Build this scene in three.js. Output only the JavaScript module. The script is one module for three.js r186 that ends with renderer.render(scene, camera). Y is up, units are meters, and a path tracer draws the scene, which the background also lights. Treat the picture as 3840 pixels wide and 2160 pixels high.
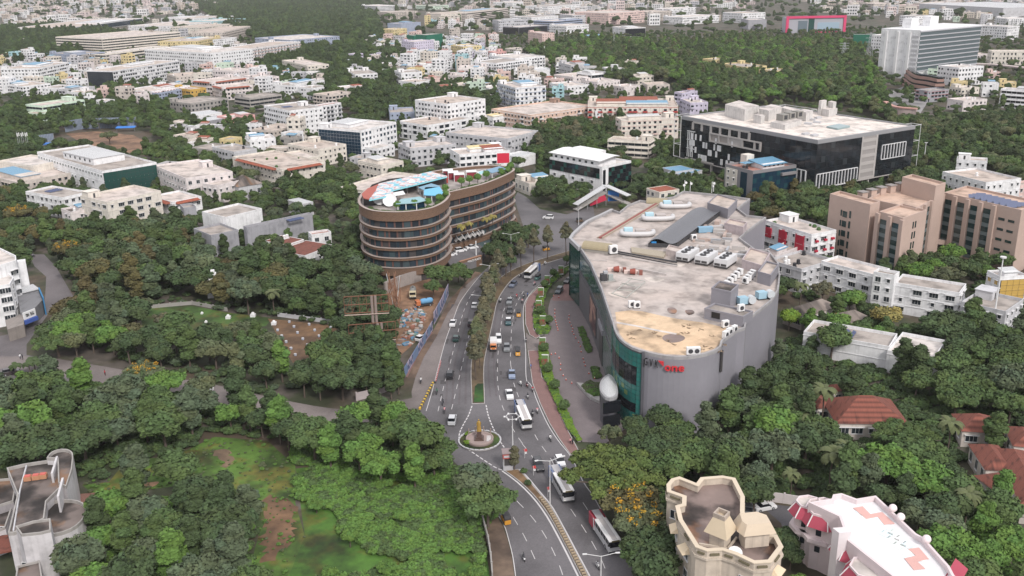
import*as THREE from 'three';
import {mergeGeometries,mergeVertices,toCreasedNormals} from 'three/addons/utils/BufferGeometryUtils.js';
import {MarchingCubes} from 'three/addons/objects/MarchingCubes.js';
import {RoundedBoxGeometry} from 'three/addons/geometries/RoundedBoxGeometry.js';
import {FontLoader} from 'three/addons/loaders/FontLoader.js';
import {TextGeometry} from 'three/addons/geometries/TextGeometry.js';

// ---------- camera, sky, sun, air, exposure ----------
const scene=new THREE.Scene();
const camera=new THREE.PerspectiveCamera(33.4,16/9,1,20000);
const EYE=new THREE.Vector3(0,107,0);
camera.position.copy(EYE);
camera.rotation.set(THREE.MathUtils.degToRad(-18.7),0,THREE.MathUtils.degToRad(-0.9), 'YXZ');
const renderer=new THREE.WebGLRenderer({antialias:true});
renderer.setSize(1024,576);
renderer.toneMapping=THREE.LinearToneMapping;
renderer.toneMappingExposure=1.2;
renderer.shadowMap.enabled=true;

function mulberry(a) {return ()=>{a |= 0;a=(a+0x6d2b79f5) | 0;let t=Math.imul(a ^ (a >>> 15),1 | a);t=(t+Math.imul(t ^ (t >>> 7),61 | t)) ^ t;return ((t ^ (t >>> 14)) >>> 0)/4294967296;};}
// periodic value noise on a lattice of p cells, u and v in 0..1
function lattice(p,seed) {const r=mulberry(seed),a=new Float32Array(p*p);for (let i=0;i<a.length;i++) a[i]=r();return a;}
function fbm(p0,oct,seed) {
  const L=[];let p=p0;for (let o=0;o<oct;o++) {L.push([p,lattice(p,seed+o*17)]);p *= 2;}
  return (u,v)=>{
    let s=0,a=0.5,n=0;
    for (const [q,l] of L) {
      const x=u*q,y=v*q,xi=Math.floor(x),yi=Math.floor(y);let fx=x-xi,fy=y-yi;fx=fx*fx*(3-2*fx);fy=fy*fy*(3-2*fy);
      const m=(k)=>((k % q)+q) % q,x0=m(xi),x1=m(xi+1),y0=m(yi)*q,y1=m(yi+1)*q;
      s+=a*((l[y0+x0]*(1-fx)+l[y0+x1]*fx)*(1-fy)+(l[y1+x0]*(1-fx)+l[y1+x1]*fx)*fy);n+=a;a *= 0.5;
   }
    return s/n;
 };
}
const clamp=THREE.MathUtils.clamp,smooth=THREE.MathUtils.smoothstep,lerp=THREE.MathUtils.lerp;

// overcast monsoon sky: a broken white-grey cloud deck
{
  const W=512,Hh=256,d=new Float32Array(W*Hh*4),f=fbm(6,5,91);
  for (let y=0;y<Hh;y++) for (let x=0;x<W;x++) {
    const el=(y+0.5)/Hh*Math.PI-Math.PI/2,up=Math.max(0,Math.sin(el));
    const c=smooth(f(x/W,y/Hh),0.25,0.75),k=(0.7+0.28*c)*(0.9+0.18*up);
    const i=(y*W+x)*4;d[i]=k*0.99;d[i+1]=k*0.985;d[i+2]=k*1.035;d[i+3]=1;
 }
  const t=new THREE.DataTexture(d,W,Hh,THREE.RGBAFormat,THREE.FloatType);
  t.mapping=THREE.EquirectangularReflectionMapping;t.magFilter=THREE.LinearFilter;t.minFilter=THREE.LinearFilter;t.wrapS=THREE.RepeatWrapping;t.needsUpdate=true;
  scene.background=t;scene.environment=t;
}
const sun=new THREE.DirectionalLight(0xfff9f3,2.3);
sun.position.set(120,300,40);sun.target.position.set(30,0,-320);
sun.position.set(sun.target.position.x+110,215,sun.target.position.z+225);
sun.castShadow=true;sun.shadow.radius=20;sun.shadow.mapSize.set(2048,2048);
Object.assign(sun.shadow.camera,{left:-500,right:500,top:500,bottom:-500,near:1,far:1200});
scene.add(sun,sun.target);
scene.fog=new THREE.FogExp2(new THREE.Color(0.96,0.97,1.0),0.00005);
// ---------- names, things, parts ----------
const NAMES=new Map();
function numbered(n) {const k=NAMES.get(n)||0;NAMES.set(n,k+1);return k?n+'_'+String(k).padStart(3, '0') :n;}
function tag(o,label,category,group,kind) {
  if (label) o.userData.label=label;if (category) o.userData.category=category;
  if (group) o.userData.group=group;if (kind) o.userData.kind=kind;return o;
}
function thing(name,label,category,[x,y,z]=[0,0,0],turn=0,group) {
  const o=new THREE.Group();o.name=numbered(name);o.position.set(x,y,z);o.rotation.y=turn;scene.add(o);return tag(o,label,category,group);
}
function mesh(name,g,m,parent) {
  const o=new THREE.Mesh(g,m);o.name=parent?name :numbered(name);o.castShadow=o.receiveShadow=true;(parent||scene).add(o);return o;
}
function struct(name,g,m) {const o=mesh(name,g,m);o.userData.kind='structure';return o;}
function copy(o,[x,y,z],turn=0,label,group,s) {
  const c=o.clone();c.name=numbered(o.name.replace(/_\d{3}$/, ''));c.userData={...o.userData};c.position.set(x,y,z);c.rotation.y=turn;if (s) c.scale.setScalar(s);
  if (label) c.userData.label=label;if (group) c.userData.group=group;scene.add(c);return c;
}
function paint(o,name,m) {o.traverse((c)=>{if (c.isMesh&&c.name===name) c.material=m;});}

// ---------- textures (greyish multipliers of a base colour) ----------
function tex(size,metres,fn) {
  const d=new Uint8Array(size*size*4);
  for (let y=0;y<size;y++) for (let x=0;x<size;x++) {
    const c=fn(x/size,y/size),i=(y*size+x)*4;
    if (typeof c==='number') d[i]=d[i+1]=d[i+2]=clamp(c,0,1)*255;else {d[i]=clamp(c[0],0,1)*255;d[i+1]=clamp(c[1],0,1)*255;d[i+2]=clamp(c[2],0,1)*255;}
    d[i+3]=255;
 }
  const t=new THREE.DataTexture(d,size,size);t.wrapS=t.wrapT=THREE.RepeatWrapping;t.magFilter=THREE.LinearFilter;t.minFilter=THREE.LinearMipmapLinearFilter;
  t.colorSpace=THREE.SRGBColorSpace;t.repeat.set(1/metres,1/metres);t.needsUpdate=true;return t;
}
const n1=fbm(4,6,5),n2=fbm(9,5,33),n3=fbm(32,3,71),n4=fbm(3,4,123),n5=fbm(64,2,9);
const mix3=(a,b,k)=>[lerp(a[0],b[0],k),lerp(a[1],b[1],k),lerp(a[2],b[2],k)];
const TX={
  wall:tex(512,16,(u,v)=>{const streak=n2(u*2,v*0.1),b=n1(u,v);return 1.0-0.13*smooth(streak,0.5,0.85)*(0.3+b)-0.14*smooth(b,0.45,0.8)-0.07*n3(u,v);}),
  clean:tex(256,20,(u,v)=>0.99-0.08*n1(u,v)-0.03*n3(u,v)),
  roof:tex(512,34,(u,v)=>{const b=n1(u,v),k=n2(u,v),s=n4(u,v),w=1.02-0.2*smooth(b,0.45,0.75)-0.16*smooth(k,0.5,0.8)-0.12*n3(u,v);return [w,w*(0.985-0.03*s),w*(0.965-0.05*s)];}),
  grime:tex(512,30,(u,v)=>{const b=n1(u,v),k=n2(u,v),w=1.0-0.5*smooth(b,0.4,0.65)-0.25*k;return mix3([w,w*0.98,w*0.96],[w*1.15,w*0.98,w*0.82],smooth(n2(u*0.5,v*0.5),0.58,0.7));}),
  asphalt:tex(1024,60,(u,v)=>1.0-0.2*smooth(n1(u,v),0.35,0.75)-0.1*n2(u,v*0.4)-0.12*n5(u*4,v*4)+0.04*n3(u,v)),
  paver:tex(512,8,(u,v)=>{const gx=(u*16) % 1,row=Math.floor(v*32),gy=(v*32) % 1,e=(Math.min(((gx+0.5*(row & 1)) % 1),gy)<0.09)?0.82 :1;return e*(0.96-0.16*n3(u*2,v*2)-0.1*n1(u,v));}),
  soil:tex(512,40,(u,v)=>{const b=n1(u,v),k=n3(u,v);return mix3([1,0.92,0.82],[0.72,0.66,0.6],smooth(b,0.35,0.7)).map((c)=>c*(0.95-0.25*k));}),
  grass:tex(512,36,(u,v)=>{const b=n1(u,v),k=n3(u,v),q=n2(u,v);return mix3([0.8,1,0.62],[1.0,0.92,0.62],smooth(q,0.5,0.75)).map((c)=>c*(1.02-0.4*smooth(b,0.35,0.7)-0.25*k));}),
  ground:tex(1024,240,(u,v)=>{const b=n1(u*2,v*2),k=n3(u*4,v*4),q=n2(u*3,v*3);return mix3(mix3([0.42,0.47,0.33],[0.6,0.53,0.46],smooth(b,0.42,0.6)),[0.66,0.62,0.6],smooth(q,0.5,0.7)).map((c)=>c*(1.05-0.3*k));}),
  tile:tex(256,6,(u,v)=>{const r=(v*24) % 1,c=(u*24) % 1;return [1,0.97,0.95].map((x)=>x*(0.72+0.3*Math.sin(r*Math.PI)-0.12*(c<0.15)-0.3*smooth(n1(u,v),0.5,0.75)-0.1*n3(u,v)));}),
  brick:tex(256,3,(u,v)=>{const row=Math.floor(v*20),gy=(v*20) % 1,gx=(u*8+0.5*(row & 1)) % 1,id=n5(Math.floor(u*8+0.5*(row & 1))/8,row/20);return (gy<0.14||gx<0.07)?0.72 :0.75+0.4*id;}),
  corr:tex(128,2,(u,v)=>0.86+0.12*Math.sin(u*Math.PI*16)-0.12*n1(u,v)),
};
const MATS=new Map();
function M(color,o={}) {
  const key=JSON.stringify([color,{...o,map:o.map?o.map.id :0}]);if (MATS.has(key)) return MATS.get(key);
  const m=new (o.clearcoat !== undefined?THREE.MeshPhysicalMaterial :THREE.MeshStandardMaterial)({roughness:0.85,metalness:0,side:THREE.DoubleSide,...o});
  if (Array.isArray(color)) m.color.setRGB(...color);else m.color.set(color);
  MATS.set(key,m);return m;
}
const wallM=(c)=>M(c,{map:TX.wall}),cleanM=(c)=>M(c,{map:TX.clean,roughness:0.7});
const P={
  white:wallM([0.82,0.82,0.83]),cream:wallM([0.74,0.69,0.62]),pink:wallM([0.72,0.55,0.51]),peach:wallM([0.72,0.52,0.42]),grey:wallM([0.36,0.36,0.39]),lgrey:wallM([0.56,0.56,0.58]),
  blue:wallM([0.36,0.41,0.52]),beige:wallM([0.62,0.56,0.51]),tan:wallM([0.5,0.37,0.29]),mint:wallM([0.6,0.72,0.6]),yellow:wallM([0.72,0.6,0.33]),mustard:wallM([0.62,0.4,0.1]),lav:wallM([0.6,0.56,0.68]),
  pinkw:wallM([0.75,0.69,0.68]),concrete:wallM([0.38,0.36,0.34]),rose:wallM([0.7,0.4,0.38]),aqua:wallM([0.4,0.62,0.66]),
  roofW:M([0.64,0.63,0.635],{map:TX.roof}),roofB:M([0.53,0.48,0.45],{map:TX.roof}),roofG:M([0.4,0.38,0.37],{map:TX.roof}),roofD:M([0.3,0.26,0.24],{map:TX.grime}),roofP:M([0.6,0.565,0.555],{map:TX.roof}),
  red:cleanM([0.5,0.07,0.06]),redtile:M([0.25,0.085,0.06],{map:TX.tile}),brick:M([0.4,0.12,0.07],{map:TX.tile}),sheetBlue:M([0.2,0.45,0.66],{map:TX.corr,roughness:0.5}),tarp:cleanM([0.03,0.2,0.62]),sheetW:M([0.76,0.77,0.78],{map:TX.corr,roughness:0.6}),
  glass:M([0.025,0.032,0.04],{roughness:0.12,metalness:0.0}),glassG:M([0.02,0.07,0.06],{roughness:0.1}),glassT:M([0.03,0.145,0.13],{roughness:0.15}),glassB:M([0.008,0.03,0.055],{roughness:0.1}),glassK:M([0.012,0.014,0.018],{roughness:0.1}),
  frame:cleanM([0.7,0.7,0.7]),dark:cleanM([0.05,0.05,0.055]),steel:M([0.42,0.43,0.45],{roughness:0.5,metalness:0.4}),rust:wallM([0.22,0.1,0.06]),tankB:cleanM([0.03,0.03,0.035]),whiteC:cleanM([0.82,0.82,0.82]),void:cleanM([0.06,0.055,0.055]),
};

// ---------- geometry helpers (uv in metres) ----------
function boxG(w,h,d,x=0,y=0,z=0,ry=0,rx=0,rz=0) {
  const g=new THREE.BoxGeometry(w,h,d),u=g.attributes.uv,s=[[d,h],[d,h],[w,d],[w,d],[w,h],[w,h]];
  for (let i=0;i<24;i++) {const [a,b]=s[i >> 2];u.setXY(i,u.getX(i)*a,u.getY(i)*b);}
  g.translate(0,h/2,0);if (rx) g.rotateX(rx);if (rz) g.rotateZ(rz);if (ry) g.rotateY(ry);g.translate(x,y,z);return g;
}
function cylG(r0,r1,h,x=0,y=0,z=0,seg=12) {const g=new THREE.CylinderGeometry(r1,r0,h,seg);g.translate(x,y+h/2,z);return g;}
function barG(a,b,r,seg=6,r2=r) {
  const A=new THREE.Vector3(...a),B=new THREE.Vector3(...b),d=B.clone().sub(A),g=new THREE.CylinderGeometry(r2,r,d.length(),seg);
  g.translate(0,d.length()/2,0);g.applyQuaternion(new THREE.Quaternion().setFromUnitVectors(new THREE.Vector3(0,1,0),d.normalize()));g.translate(...a);return g;
}
function join(list) {
  const keep=list.filter(Boolean).map((g)=>{const q=g.index?g.toNonIndexed() :g;for (const k of Object.keys(q.attributes)) if (!['position', 'normal', 'uv', 'color'].includes(k)) q.deleteAttribute(k);if (!q.attributes.uv) q.setAttribute('uv',new THREE.BufferAttribute(new Float32Array(q.attributes.position.count*2),2));return q;});
  return keep.length===1?keep[0] :mergeGeometries(keep);
}
function raw(pos,uv) {
  const g=new THREE.BufferGeometry();g.setAttribute('position',new THREE.Float32BufferAttribute(pos,3));g.setAttribute('uv',new THREE.Float32BufferAttribute(uv,2));g.computeVertexNormals();return g;
}
function quad(p,q,r,s,pos,uv,U=1,V=1) {pos.push(...p,...q,...r,...p,...r,...s);uv.push(0,0,U,0,U,V,0,0,U,V,0,V);}
const area2=(p)=>p.reduce((s,a,i)=>{const b=p[(i+1) % p.length];return s+a[0]*b[1]-b[0]*a[1];},0);
// a vertical prism over a ground polygon [[x, z], ...]
function prismG(poly,y0,y1,{top=true,sides=true,bottom=false}={}) {
  const pos=[],uv=[];let run=0;
  if (sides) poly.forEach((a,i)=>{const b=poly[(i+1) % poly.length],L=Math.hypot(b[0]-a[0],b[1]-a[1]);const p=[a[0],y0,a[1]],q=[b[0],y0,b[1]],r=[b[0],y1,b[1]],s=[a[0],y1,a[1]];pos.push(...p,...q,...r,...p,...r,...s);uv.push(run,y0,run+L,y0,run+L,y1,run,y0,run+L,y1,run,y1);run+=L;});
  const v2=poly.map((p)=>new THREE.Vector2(p[0],p[1])),tri=top||bottom?THREE.ShapeUtils.triangulateShape(v2,[]) :[];
  for (const y of [...(top?[y1] :[]),...(bottom?[y0] :[])]) for (const t of tri) {
    const c=t.map((k)=>poly[k]),up=(c[1][0]-c[0][0])*(c[2][1]-c[0][1])-(c[2][0]-c[0][0])*(c[1][1]-c[0][1])<0;for (const k of up?[0,1,2] :[0,2,1]) {pos.push(c[k][0],y,c[k][1]);uv.push(c[k][0],c[k][1]);}
 }
  return raw(pos,uv);
}
// polygon moved outwards (d > 0) or inwards with mitred corners
function offset(poly,d) {
  const s=area2(poly)>0?1 :-1,n=poly.length;
  return poly.map((p,i)=>{
    const a=poly[(i+n-1) % n],b=poly[(i+1) % n];let e1=[p[0]-a[0],p[1]-a[1]],e2=[b[0]-p[0],b[1]-p[1]];const l1=Math.hypot(...e1)||1,l2=Math.hypot(...e2)||1;
    const m=[s*(e1[1]/l1+e2[1]/l2),s*(-e1[0]/l1-e2[0]/l2)],k=m[0]*m[0]+m[1]*m[1];const f=2*d/Math.max(k,0.6);return [p[0]+m[0]*f,p[1]+m[1]*f];
 });
}
function loopWallG(poly,th,y0,y1) {
  const inn=offset(poly,-th),pos=[],uv=[];let run=0;
  poly.forEach((a,i)=>{
    const j=(i+1) % poly.length,b=poly[j],c=inn[i],d=inn[j],L=Math.hypot(b[0]-a[0],b[1]-a[1]),put=(p,q,r,s,w)=>{pos.push(...p,...q,...r,...p,...r,...s);uv.push(run,0,run+L,0,run+L,w,run,0,run+L,w,run,w);};
    put([a[0],y0,a[1]],[b[0],y0,b[1]],[b[0],y1,b[1]],[a[0],y1,a[1]],y1-y0);put([c[0],y0,c[1]],[d[0],y0,d[1]],[d[0],y1,d[1]],[c[0],y1,c[1]],y1-y0);
    put([a[0],y1,a[1]],[b[0],y1,b[1]],[d[0],y1,d[1]],[c[0],y1,c[1]],th);put([a[0],y0,a[1]],[b[0],y0,b[1]],[d[0],y0,d[1]],[c[0],y0,c[1]],th);run+=L;
 });
  return raw(pos,uv);
}
// smooth polyline through points
function curve(pts,step=3,closed=false) {
  const c=new THREE.CatmullRomCurve3(pts.map((p)=>new THREE.Vector3(p[0],0,p[1])),closed, 'centripetal');const n=Math.max(2,Math.ceil(c.getLength()/step));
  const o=c.getSpacedPoints(n).map((p)=>[p.x,p.z]);if (closed) o.pop();return o;
}
function lengths(l) {const s=[0];for (let i=1;i<l.length;i++) s.push(s[i-1]+Math.hypot(l[i][0]-l[i-1][0],l[i][1]-l[i-1][1]));return s;}
function along(l,s) {const L=lengths(l);s=clamp(s,0,L.at(-1)-1e-6);let i=1;while (L[i]<s) i++;const k=(s-L[i-1])/(L[i]-L[i-1]),a=l[i-1],b=l[i];return {p:[lerp(a[0],b[0],k),lerp(a[1],b[1],k)],turn:Math.atan2(-(b[1]-a[1]),b[0]-a[0])};}
function shift(l,d) {return l.map((p,i)=>{const a=l[Math.max(0,i-1)],b=l[Math.min(l.length-1,i+1)],L=Math.hypot(b[0]-a[0],b[1]-a[1])||1;return [p[0]-d*(b[1]-a[1])/L,p[1]+d*(b[0]-a[0])/L];});}
// a strip of width w along a polyline, from y0 up to y1 (a flat sheet when they are equal)
function stripG(l,w,y0,y1=y0) {const a=shift(l,w/2),b=shift(l,-w/2);return prismG([...a,...b.reverse()],y0,y1,{sides:y1>y0});}
function sheetG(poly,y) {return prismG(poly,y,y,{sides:false});}
function inside(p,poly) {let c=false;for (let i=0,j=poly.length-1;i<poly.length;j=i++) {const a=poly[i],b=poly[j];if ((a[1]>p[1]) !== (b[1]>p[1])&&p[0]<(b[0]-a[0])*(p[1]-a[1])/(b[1]-a[1])+a[0]) c=!c;} return c;}
function nearEdge(p,poly) {let m=1e9;for (let i=0;i<poly.length;i++) {const a=poly[i],b=poly[(i+1) % poly.length],dx=b[0]-a[0],dz=b[1]-a[1],k=clamp(((p[0]-a[0])*dx+(p[1]-a[1])*dz)/(dx*dx+dz*dz||1),0,1);m=Math.min(m,Math.hypot(p[0]-a[0]-k*dx,p[1]-a[1]-k*dz));} return m;}
const FOOT=[],ROADS=[],LOTS=[];   // what trees keep clear of: building footprints, roads, open plots
function bound(poly) {const xs=poly.map((p)=>p[0]),zs=poly.map((p)=>p[1]);return {poly,x0:Math.min(...xs),x1:Math.max(...xs),z0:Math.min(...zs),z1:Math.max(...zs)};}
function hits(list,p,r) {for (const b of list) if (p[0]>b.x0-r&&p[0]<b.x1+r&&p[1]>b.z0-r&&p[1]<b.z1+r&&(inside(p,b.poly)||(r>0&&nearEdge(p,b.poly)<r))) return true;return false;}
const UNIT=boxG(1,1,1);
function bit(name,m,parent,w,h,d,x,y,z,ry=0) {const o=mesh(name,UNIT,m,parent);o.scale.set(w,h,d);o.position.set(x,y,z);o.rotation.y=ry;return o;}
const depthOf=(p)=>{const v=new THREE.Vector3(p[0],(p[2]||8)-107,p[1]);return -v.dot(new THREE.Vector3(0,Math.sin(0.3264),Math.cos(0.3264)));};
// ---------- ground, roads, pavements ----------
struct('ground',(()=>{const g=new THREE.PlaneGeometry(24000,13000,60,60);g.rotateX(-Math.PI/2);g.translate(0,0,-6300);const p=g.attributes.position,u=g.attributes.uv;for (let i=0;i<p.count;i++) u.setXY(i,p.getX(i),p.getZ(i));return g;})(),M([0.3,0.29,0.26],{map:TX.ground}));
const asphaltM=M([0.165,0.155,0.163],{map:TX.asphalt,roughness:0.88}),lineM=cleanM([0.62,0.6,0.6]),kerbM=wallM([0.42,0.4,0.39]),paverM=M([0.26,0.22,0.225],{map:TX.paver}),redPaverM=M([0.33,0.19,0.175],{map:TX.paver}),soilM=M([0.36,0.25,0.19],{map:TX.soil}),grassM=M([0.17,0.2,0.085],{map:TX.grass}),dustM=M([0.25,0.215,0.205],{map:TX.asphalt});
const mainRoad=[[0.2,-148.5],[-0.7,-157.2],[-2.4,-167.8],[-6.3,-178.5],[-12.1,-190.5],[-19.1,-204.6],[-24.6,-216.8],[-26.3,-228.4],[-26.8,-241],[-25.7,-255],[-23.1,-271.4],[-21,-291.1],[-19.3,-299.9],[-17.8,-314.8],[-14.5,-324.9],[-10.9,-333.9],[-4.3,-355.4],[2.6,-375.5],[5.6,-393.8],[3.1,-428.7],[1.8,-449.7],[3.5,-463.6],[7.8,-452],[13.4,-428],[25,-417.5],[38.2,-434],[34.4,-358.6],[23.3,-346.9],[17.3,-336.5],[13,-326.5],[8.4,-317.1],[5,-306.7],[3.7,-298.8],[3.6,-280.4],[4,-258.7],[5,-235.6],[6.7,-222.5],[8.6,-211.3],[10.5,-203.6],[12.7,-195.8],[16.4,-177.9],[18.5,-170.1],[20.9,-160.6],[22.8,-152],[23.8,-147.9]];
ROADS.push(bound(mainRoad));struct('road',sheetG(mainRoad,0.012),asphaltM);
const sideStreet=curve([[-23.2,-224.3],[-30.4,-221.5],[-43.2,-217.4],[-51.1,-219.2],[-69.9,-227.6],[-84.1,-234.7],[-109,-244.2],[-126.8,-251.3],[-140.1,-255.7],[-155.7,-256.3]],4);
{const a=shift(sideStreet,4.6),b=shift(sideStreet,-4.6),p=[...a,...b.reverse()];ROADS.push(bound(p));struct('road',sheetG(p,0.008),dustM);}
const leftJunction=[[-142.7,-241.2],[-160.5,-276.1],[-155.2,-280.4],[-155.3,-299.7],[-162.3,-316.1],[-171.6,-337.4],[-182.3,-351],[-192.1,-367.4],[-186.1,-367.1],[-174,-350.6],[-150.8,-312.8],[-145,-299.2],[-153.1,-299.6],[-147,-270.2],[-143,-261.7],[-128.5,-255.2],[-112.3,-249.8],[-109.5,-242.4],[-118.4,-240.2]];
ROADS.push(bound(leftJunction));struct('road',sheetG(leftJunction,0.004),M([0.19,0.17,0.175],{map:TX.asphalt}));
struct('verge',sheetG([[-29.7,-241.2],[-24.6,-275.9],[-20.6,-306.6],[-13.4,-335.7],[-10.9,-333.9],[-14.5,-324.6],[-17.8,-314.5],[-19.3,-299.6],[-21,-290.8],[-23.1,-271.2],[-25.7,-254.8],[-26.8,-240.9]],0.005),M([0.25,0.2,0.18],{map:TX.soil}));
struct('shoulder',sheetG([[-25.7,-222.1],[-23.6,-221.3],[-21.7,-236.6],[-21.7,-236.6],[-20.9,-250.9],[-20.2,-270.2],[-18.7,-287.3],[-17.2,-301.1],[-15.1,-314.6],[-11.8,-329.3],[-10.9,-333.6],[-14.5,-324.6],[-17.8,-314.5],[-19.3,-299.6],[-21,-290.8],[-23.1,-271.2],[-25.7,-254.8],[-26.8,-240.9],[-27,-231.7]],0.018),dustM);

// kerbed medians, traced along the edge that faces the far carriageway
function slab(name,poly,top,topM,sideM=kerbM,edge=0.2) {
  const o=struct(name,prismG(poly,0,0.14),sideM);mesh('kerb_top',loopWallG(poly,edge,0.14,0.16),sideM,o);mesh('bed',sheetG(offset(poly,-edge),top),topM,o);return o;
}
const medR=curve([[-7.4,-223.8],[-7.7,-232.7],[-8,-240.3],[-8.1,-251.4],[-7.2,-266.4],[-6,-285.5],[-4.9,-301.8],[-3.1,-312.6],[0.6,-326.4],[5.5,-335.5],[12.1,-343.3],[22.7,-353],[32.1,-361.5]],4);
const medL=(()=>{const L=lengths(medR).at(-1),s=lengths(medR);return medR.map((p,i)=>{const a=medR[Math.max(0,i-1)],b=medR[Math.min(medR.length-1,i+1)],l=Math.hypot(b[0]-a[0],b[1]-a[1]),w=lerp(3.4,5.6,s[i]/L);return [p[0]+w*(b[1]-a[1])/l,p[1]-w*(b[0]-a[0])/l];});})();
const medianA=[...medR,...[...medL].reverse()];
slab('median',medianA,0.15,M([0.2,0.17,0.12],{map:TX.soil}));
struct('lawn',sheetG([[-10.3,-224.6],[-7.7,-224.6],[-8.1,-234.4],[-8,-236.1],[-9.6,-236.1],[-10.3,-234.4]],0.155),M([0.06,0.13,0.05],{map:TX.grass}));
const medBL=curve([[-2.4,-189.3],[0.6,-184.9],[3.9,-178.5],[6.6,-171.2],[9.3,-160.9],[11.3,-152.3],[12.4,-147.4]],3),medBR=curve([[0.8,-189.8],[2.6,-186],[4.8,-180.4],[7.1,-174.7],[9.1,-167],[11.2,-158.2],[13.3,-149.4],[13.6,-147.4]],3);
slab('median',[...medBL,...[...medBR].reverse()],0.15,M([0.27,0.2,0.13],{map:TX.soil}));

// painted lines
const PAINT=[];
function line(pts,w=0.16,y=0.02) {PAINT.push(stripG(pts,w,y));}
function dashes(pts,on,off,w=0.14) {const L=lengths(pts).at(-1);for (let s=0;s+on<L;s+=on+off) {const q=[];for (let k=0;k <= 3;k++) q.push(along(pts,s+on*k/3).p);PAINT.push(stripG(q,w,0.02));}}
const C=(pts,st=2.5)=>curve(pts,st);
line(shift(medR,-0.35),0.3);line(shift(medL.slice(0,-2),0.35),0.3);
line(shift(medBL,0.1).map((p)=>[p[0]-0.35,p[1]]),0.34);line(shift(medBR,-0.3),0.3);
const lineRight=C([[22,-342.8],[17.2,-335.7],[12.9,-325],[8.4,-316.1],[5.2,-306],[3.9,-298.8],[3.4,-285.1],[3.7,-262.8],[4,-235.6],[4.5,-235.6],[5.8,-226.4],[8.3,-211.3],[10.4,-203],[12.8,-195.5],[14.9,-183.6],[16.6,-177.6],[18.1,-170.1],[20.6,-160.6]]);line(lineRight,0.18);
const lineLeft=C([[-22.2,-220.1],[-21.5,-233.2],[-21.4,-236.6],[-20.9,-250.9],[-20.1,-269.1],[-18.7,-287.3],[-17.6,-301.1],[-15.1,-314.6],[-11.8,-329.3],[-10.9,-332.7]]);line(lineLeft,0.16);
line(C([[-0.1,-149.7],[-0.7,-157.2],[-1.4,-162.1],[-2.3,-167.4],[-5.1,-175.3]]),0.16);
dashes(C([[-15.8,-220.9],[-15.5,-226.8],[-15.2,-232.7],[-14.9,-238.7],[-14.6,-244.6],[-14.3,-250.8],[-14,-257.1],[-13.8,-263.2],[-13.5,-269],[-12.9,-276.1],[-12.5,-285.4]]),3,3.1);
dashes(C([[-19.2,-219.9],[-18.9,-228],[-18.7,-234.4],[-18.4,-240.6],[-18,-246.8],[-17.7,-253.4],[-17.5,-258.7],[-17.2,-265.1],[-16.8,-273.2],[-16.6,-279.4],[-16.2,-287.3],[-15.8,-293.5],[-15.2,-299.2],[-14,-309.2],[-12.4,-316.1]]),3,3.1);
dashes(C([[-0.7,-248.7],[-0.8,-254.8],[-0.6,-261.6],[-0.5,-268.1],[-0.4,-274.4],[0.3,-288.4],[0.9,-295.9],[2,-303],[3.9,-312.5]]),3,3.1);
dashes(C([[-0.7,-248.7],[0.1,-236.1],[1,-229.5],[2.1,-222.7],[5,-205.9],[6.5,-200.2],[6.4,-200.5],[8.3,-194.1],[9.9,-186.3]]),3,3.1);
dashes(C([[1.9,-202],[0.1,-207.8],[-1.2,-213.5],[-2.4,-219.3],[-3.4,-225.1],[-3.9,-231.2],[-4.3,-236.9],[-4.4,-242.8],[-4.4,-249.1],[-4.4,-254.2],[-4.2,-261.7],[-3.8,-274],[-3.3,-286.7],[-2.3,-297.3],[-0,-309.9]]),3,3.1);
dashes(C([[1.8,-201.9],[3.8,-196.3],[5.6,-190]]),3,3.1);
dashes(C([[0.3,-176.6],[2.9,-171.3],[5.1,-165.6],[6.8,-159.6],[8.1,-153.4],[8.6,-150.1]]),3,3.1);
dashes(C([[-0.5,-170.4],[1.5,-164],[3,-158.1],[4.4,-151.8]]),3,3.1);
dashes(C([[11.4,-173.1],[13.2,-167.1],[14.8,-161.1],[16.1,-155.1],[16.6,-151.7]]),3,3.1);
dashes(C([[14.1,-175.6],[15,-172.2],[16.7,-164.2],[18.5,-155.7]]),3,3.1);
// the painted teardrop round the statue
const tear=C([[-10.7,-222.7],[-11.4,-217.1],[-12.5,-212],[-13.2,-207.1],[-12.9,-203.1],[-11.4,-200.4],[-9.1,-197.2],[-6.3,-193.4],[-3.8,-190.3],[-2.5,-189.5]],1.2),tearR=C([[-7.1,-223],[-6.4,-216.9],[-5,-209.6],[-3.3,-203.1],[-2.1,-199.2]],1.2);
dashes(tear,1.2,0.5,0.28);dashes(tearR,1.2,0.5,0.28);
// worn wheel tracks and tar patches on the carriageways
{const g=[],g2=[],r=mulberry(17),wear=(l,a,b,w)=>{const n=l.length;g.push(stripG(l.slice(Math.floor(n*a),Math.ceil(n*b)),w,0.015));};for (const d of [-1.6,-3.1,-5.0,-6.6,-8.4,-10]) wear(shift(medR,d),0.02,0.75,0.55);for (const d of [1.5,3.1,4.9,6.5]) wear(shift(medL,d),0.05,0.55,0.5);for (let k=0;k<46;k++) {const q=along(medR,r()*110),d=1.5+r()*9,e=r()<0.4?-1 :1,x=q.p[0]+Math.sin(q.turn)*d*e*1-(e<0?Math.sin(q.turn)*4.5 :0),z=q.p[1]+Math.cos(q.turn)*d*e;g2.push(boxG(1+r()*4,0.004,0.5+r()*1.3,x,0.0135,z,q.turn));}
  tag(mesh('wheel_tracks',join(g),M([0.145,0.128,0.137],{map:TX.asphalt})),null,null,null, 'structure');tag(mesh('tar_patches',join(g2),M([0.12,0.11,0.115],{map:TX.asphalt})),null,null,null, 'structure');}
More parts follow.
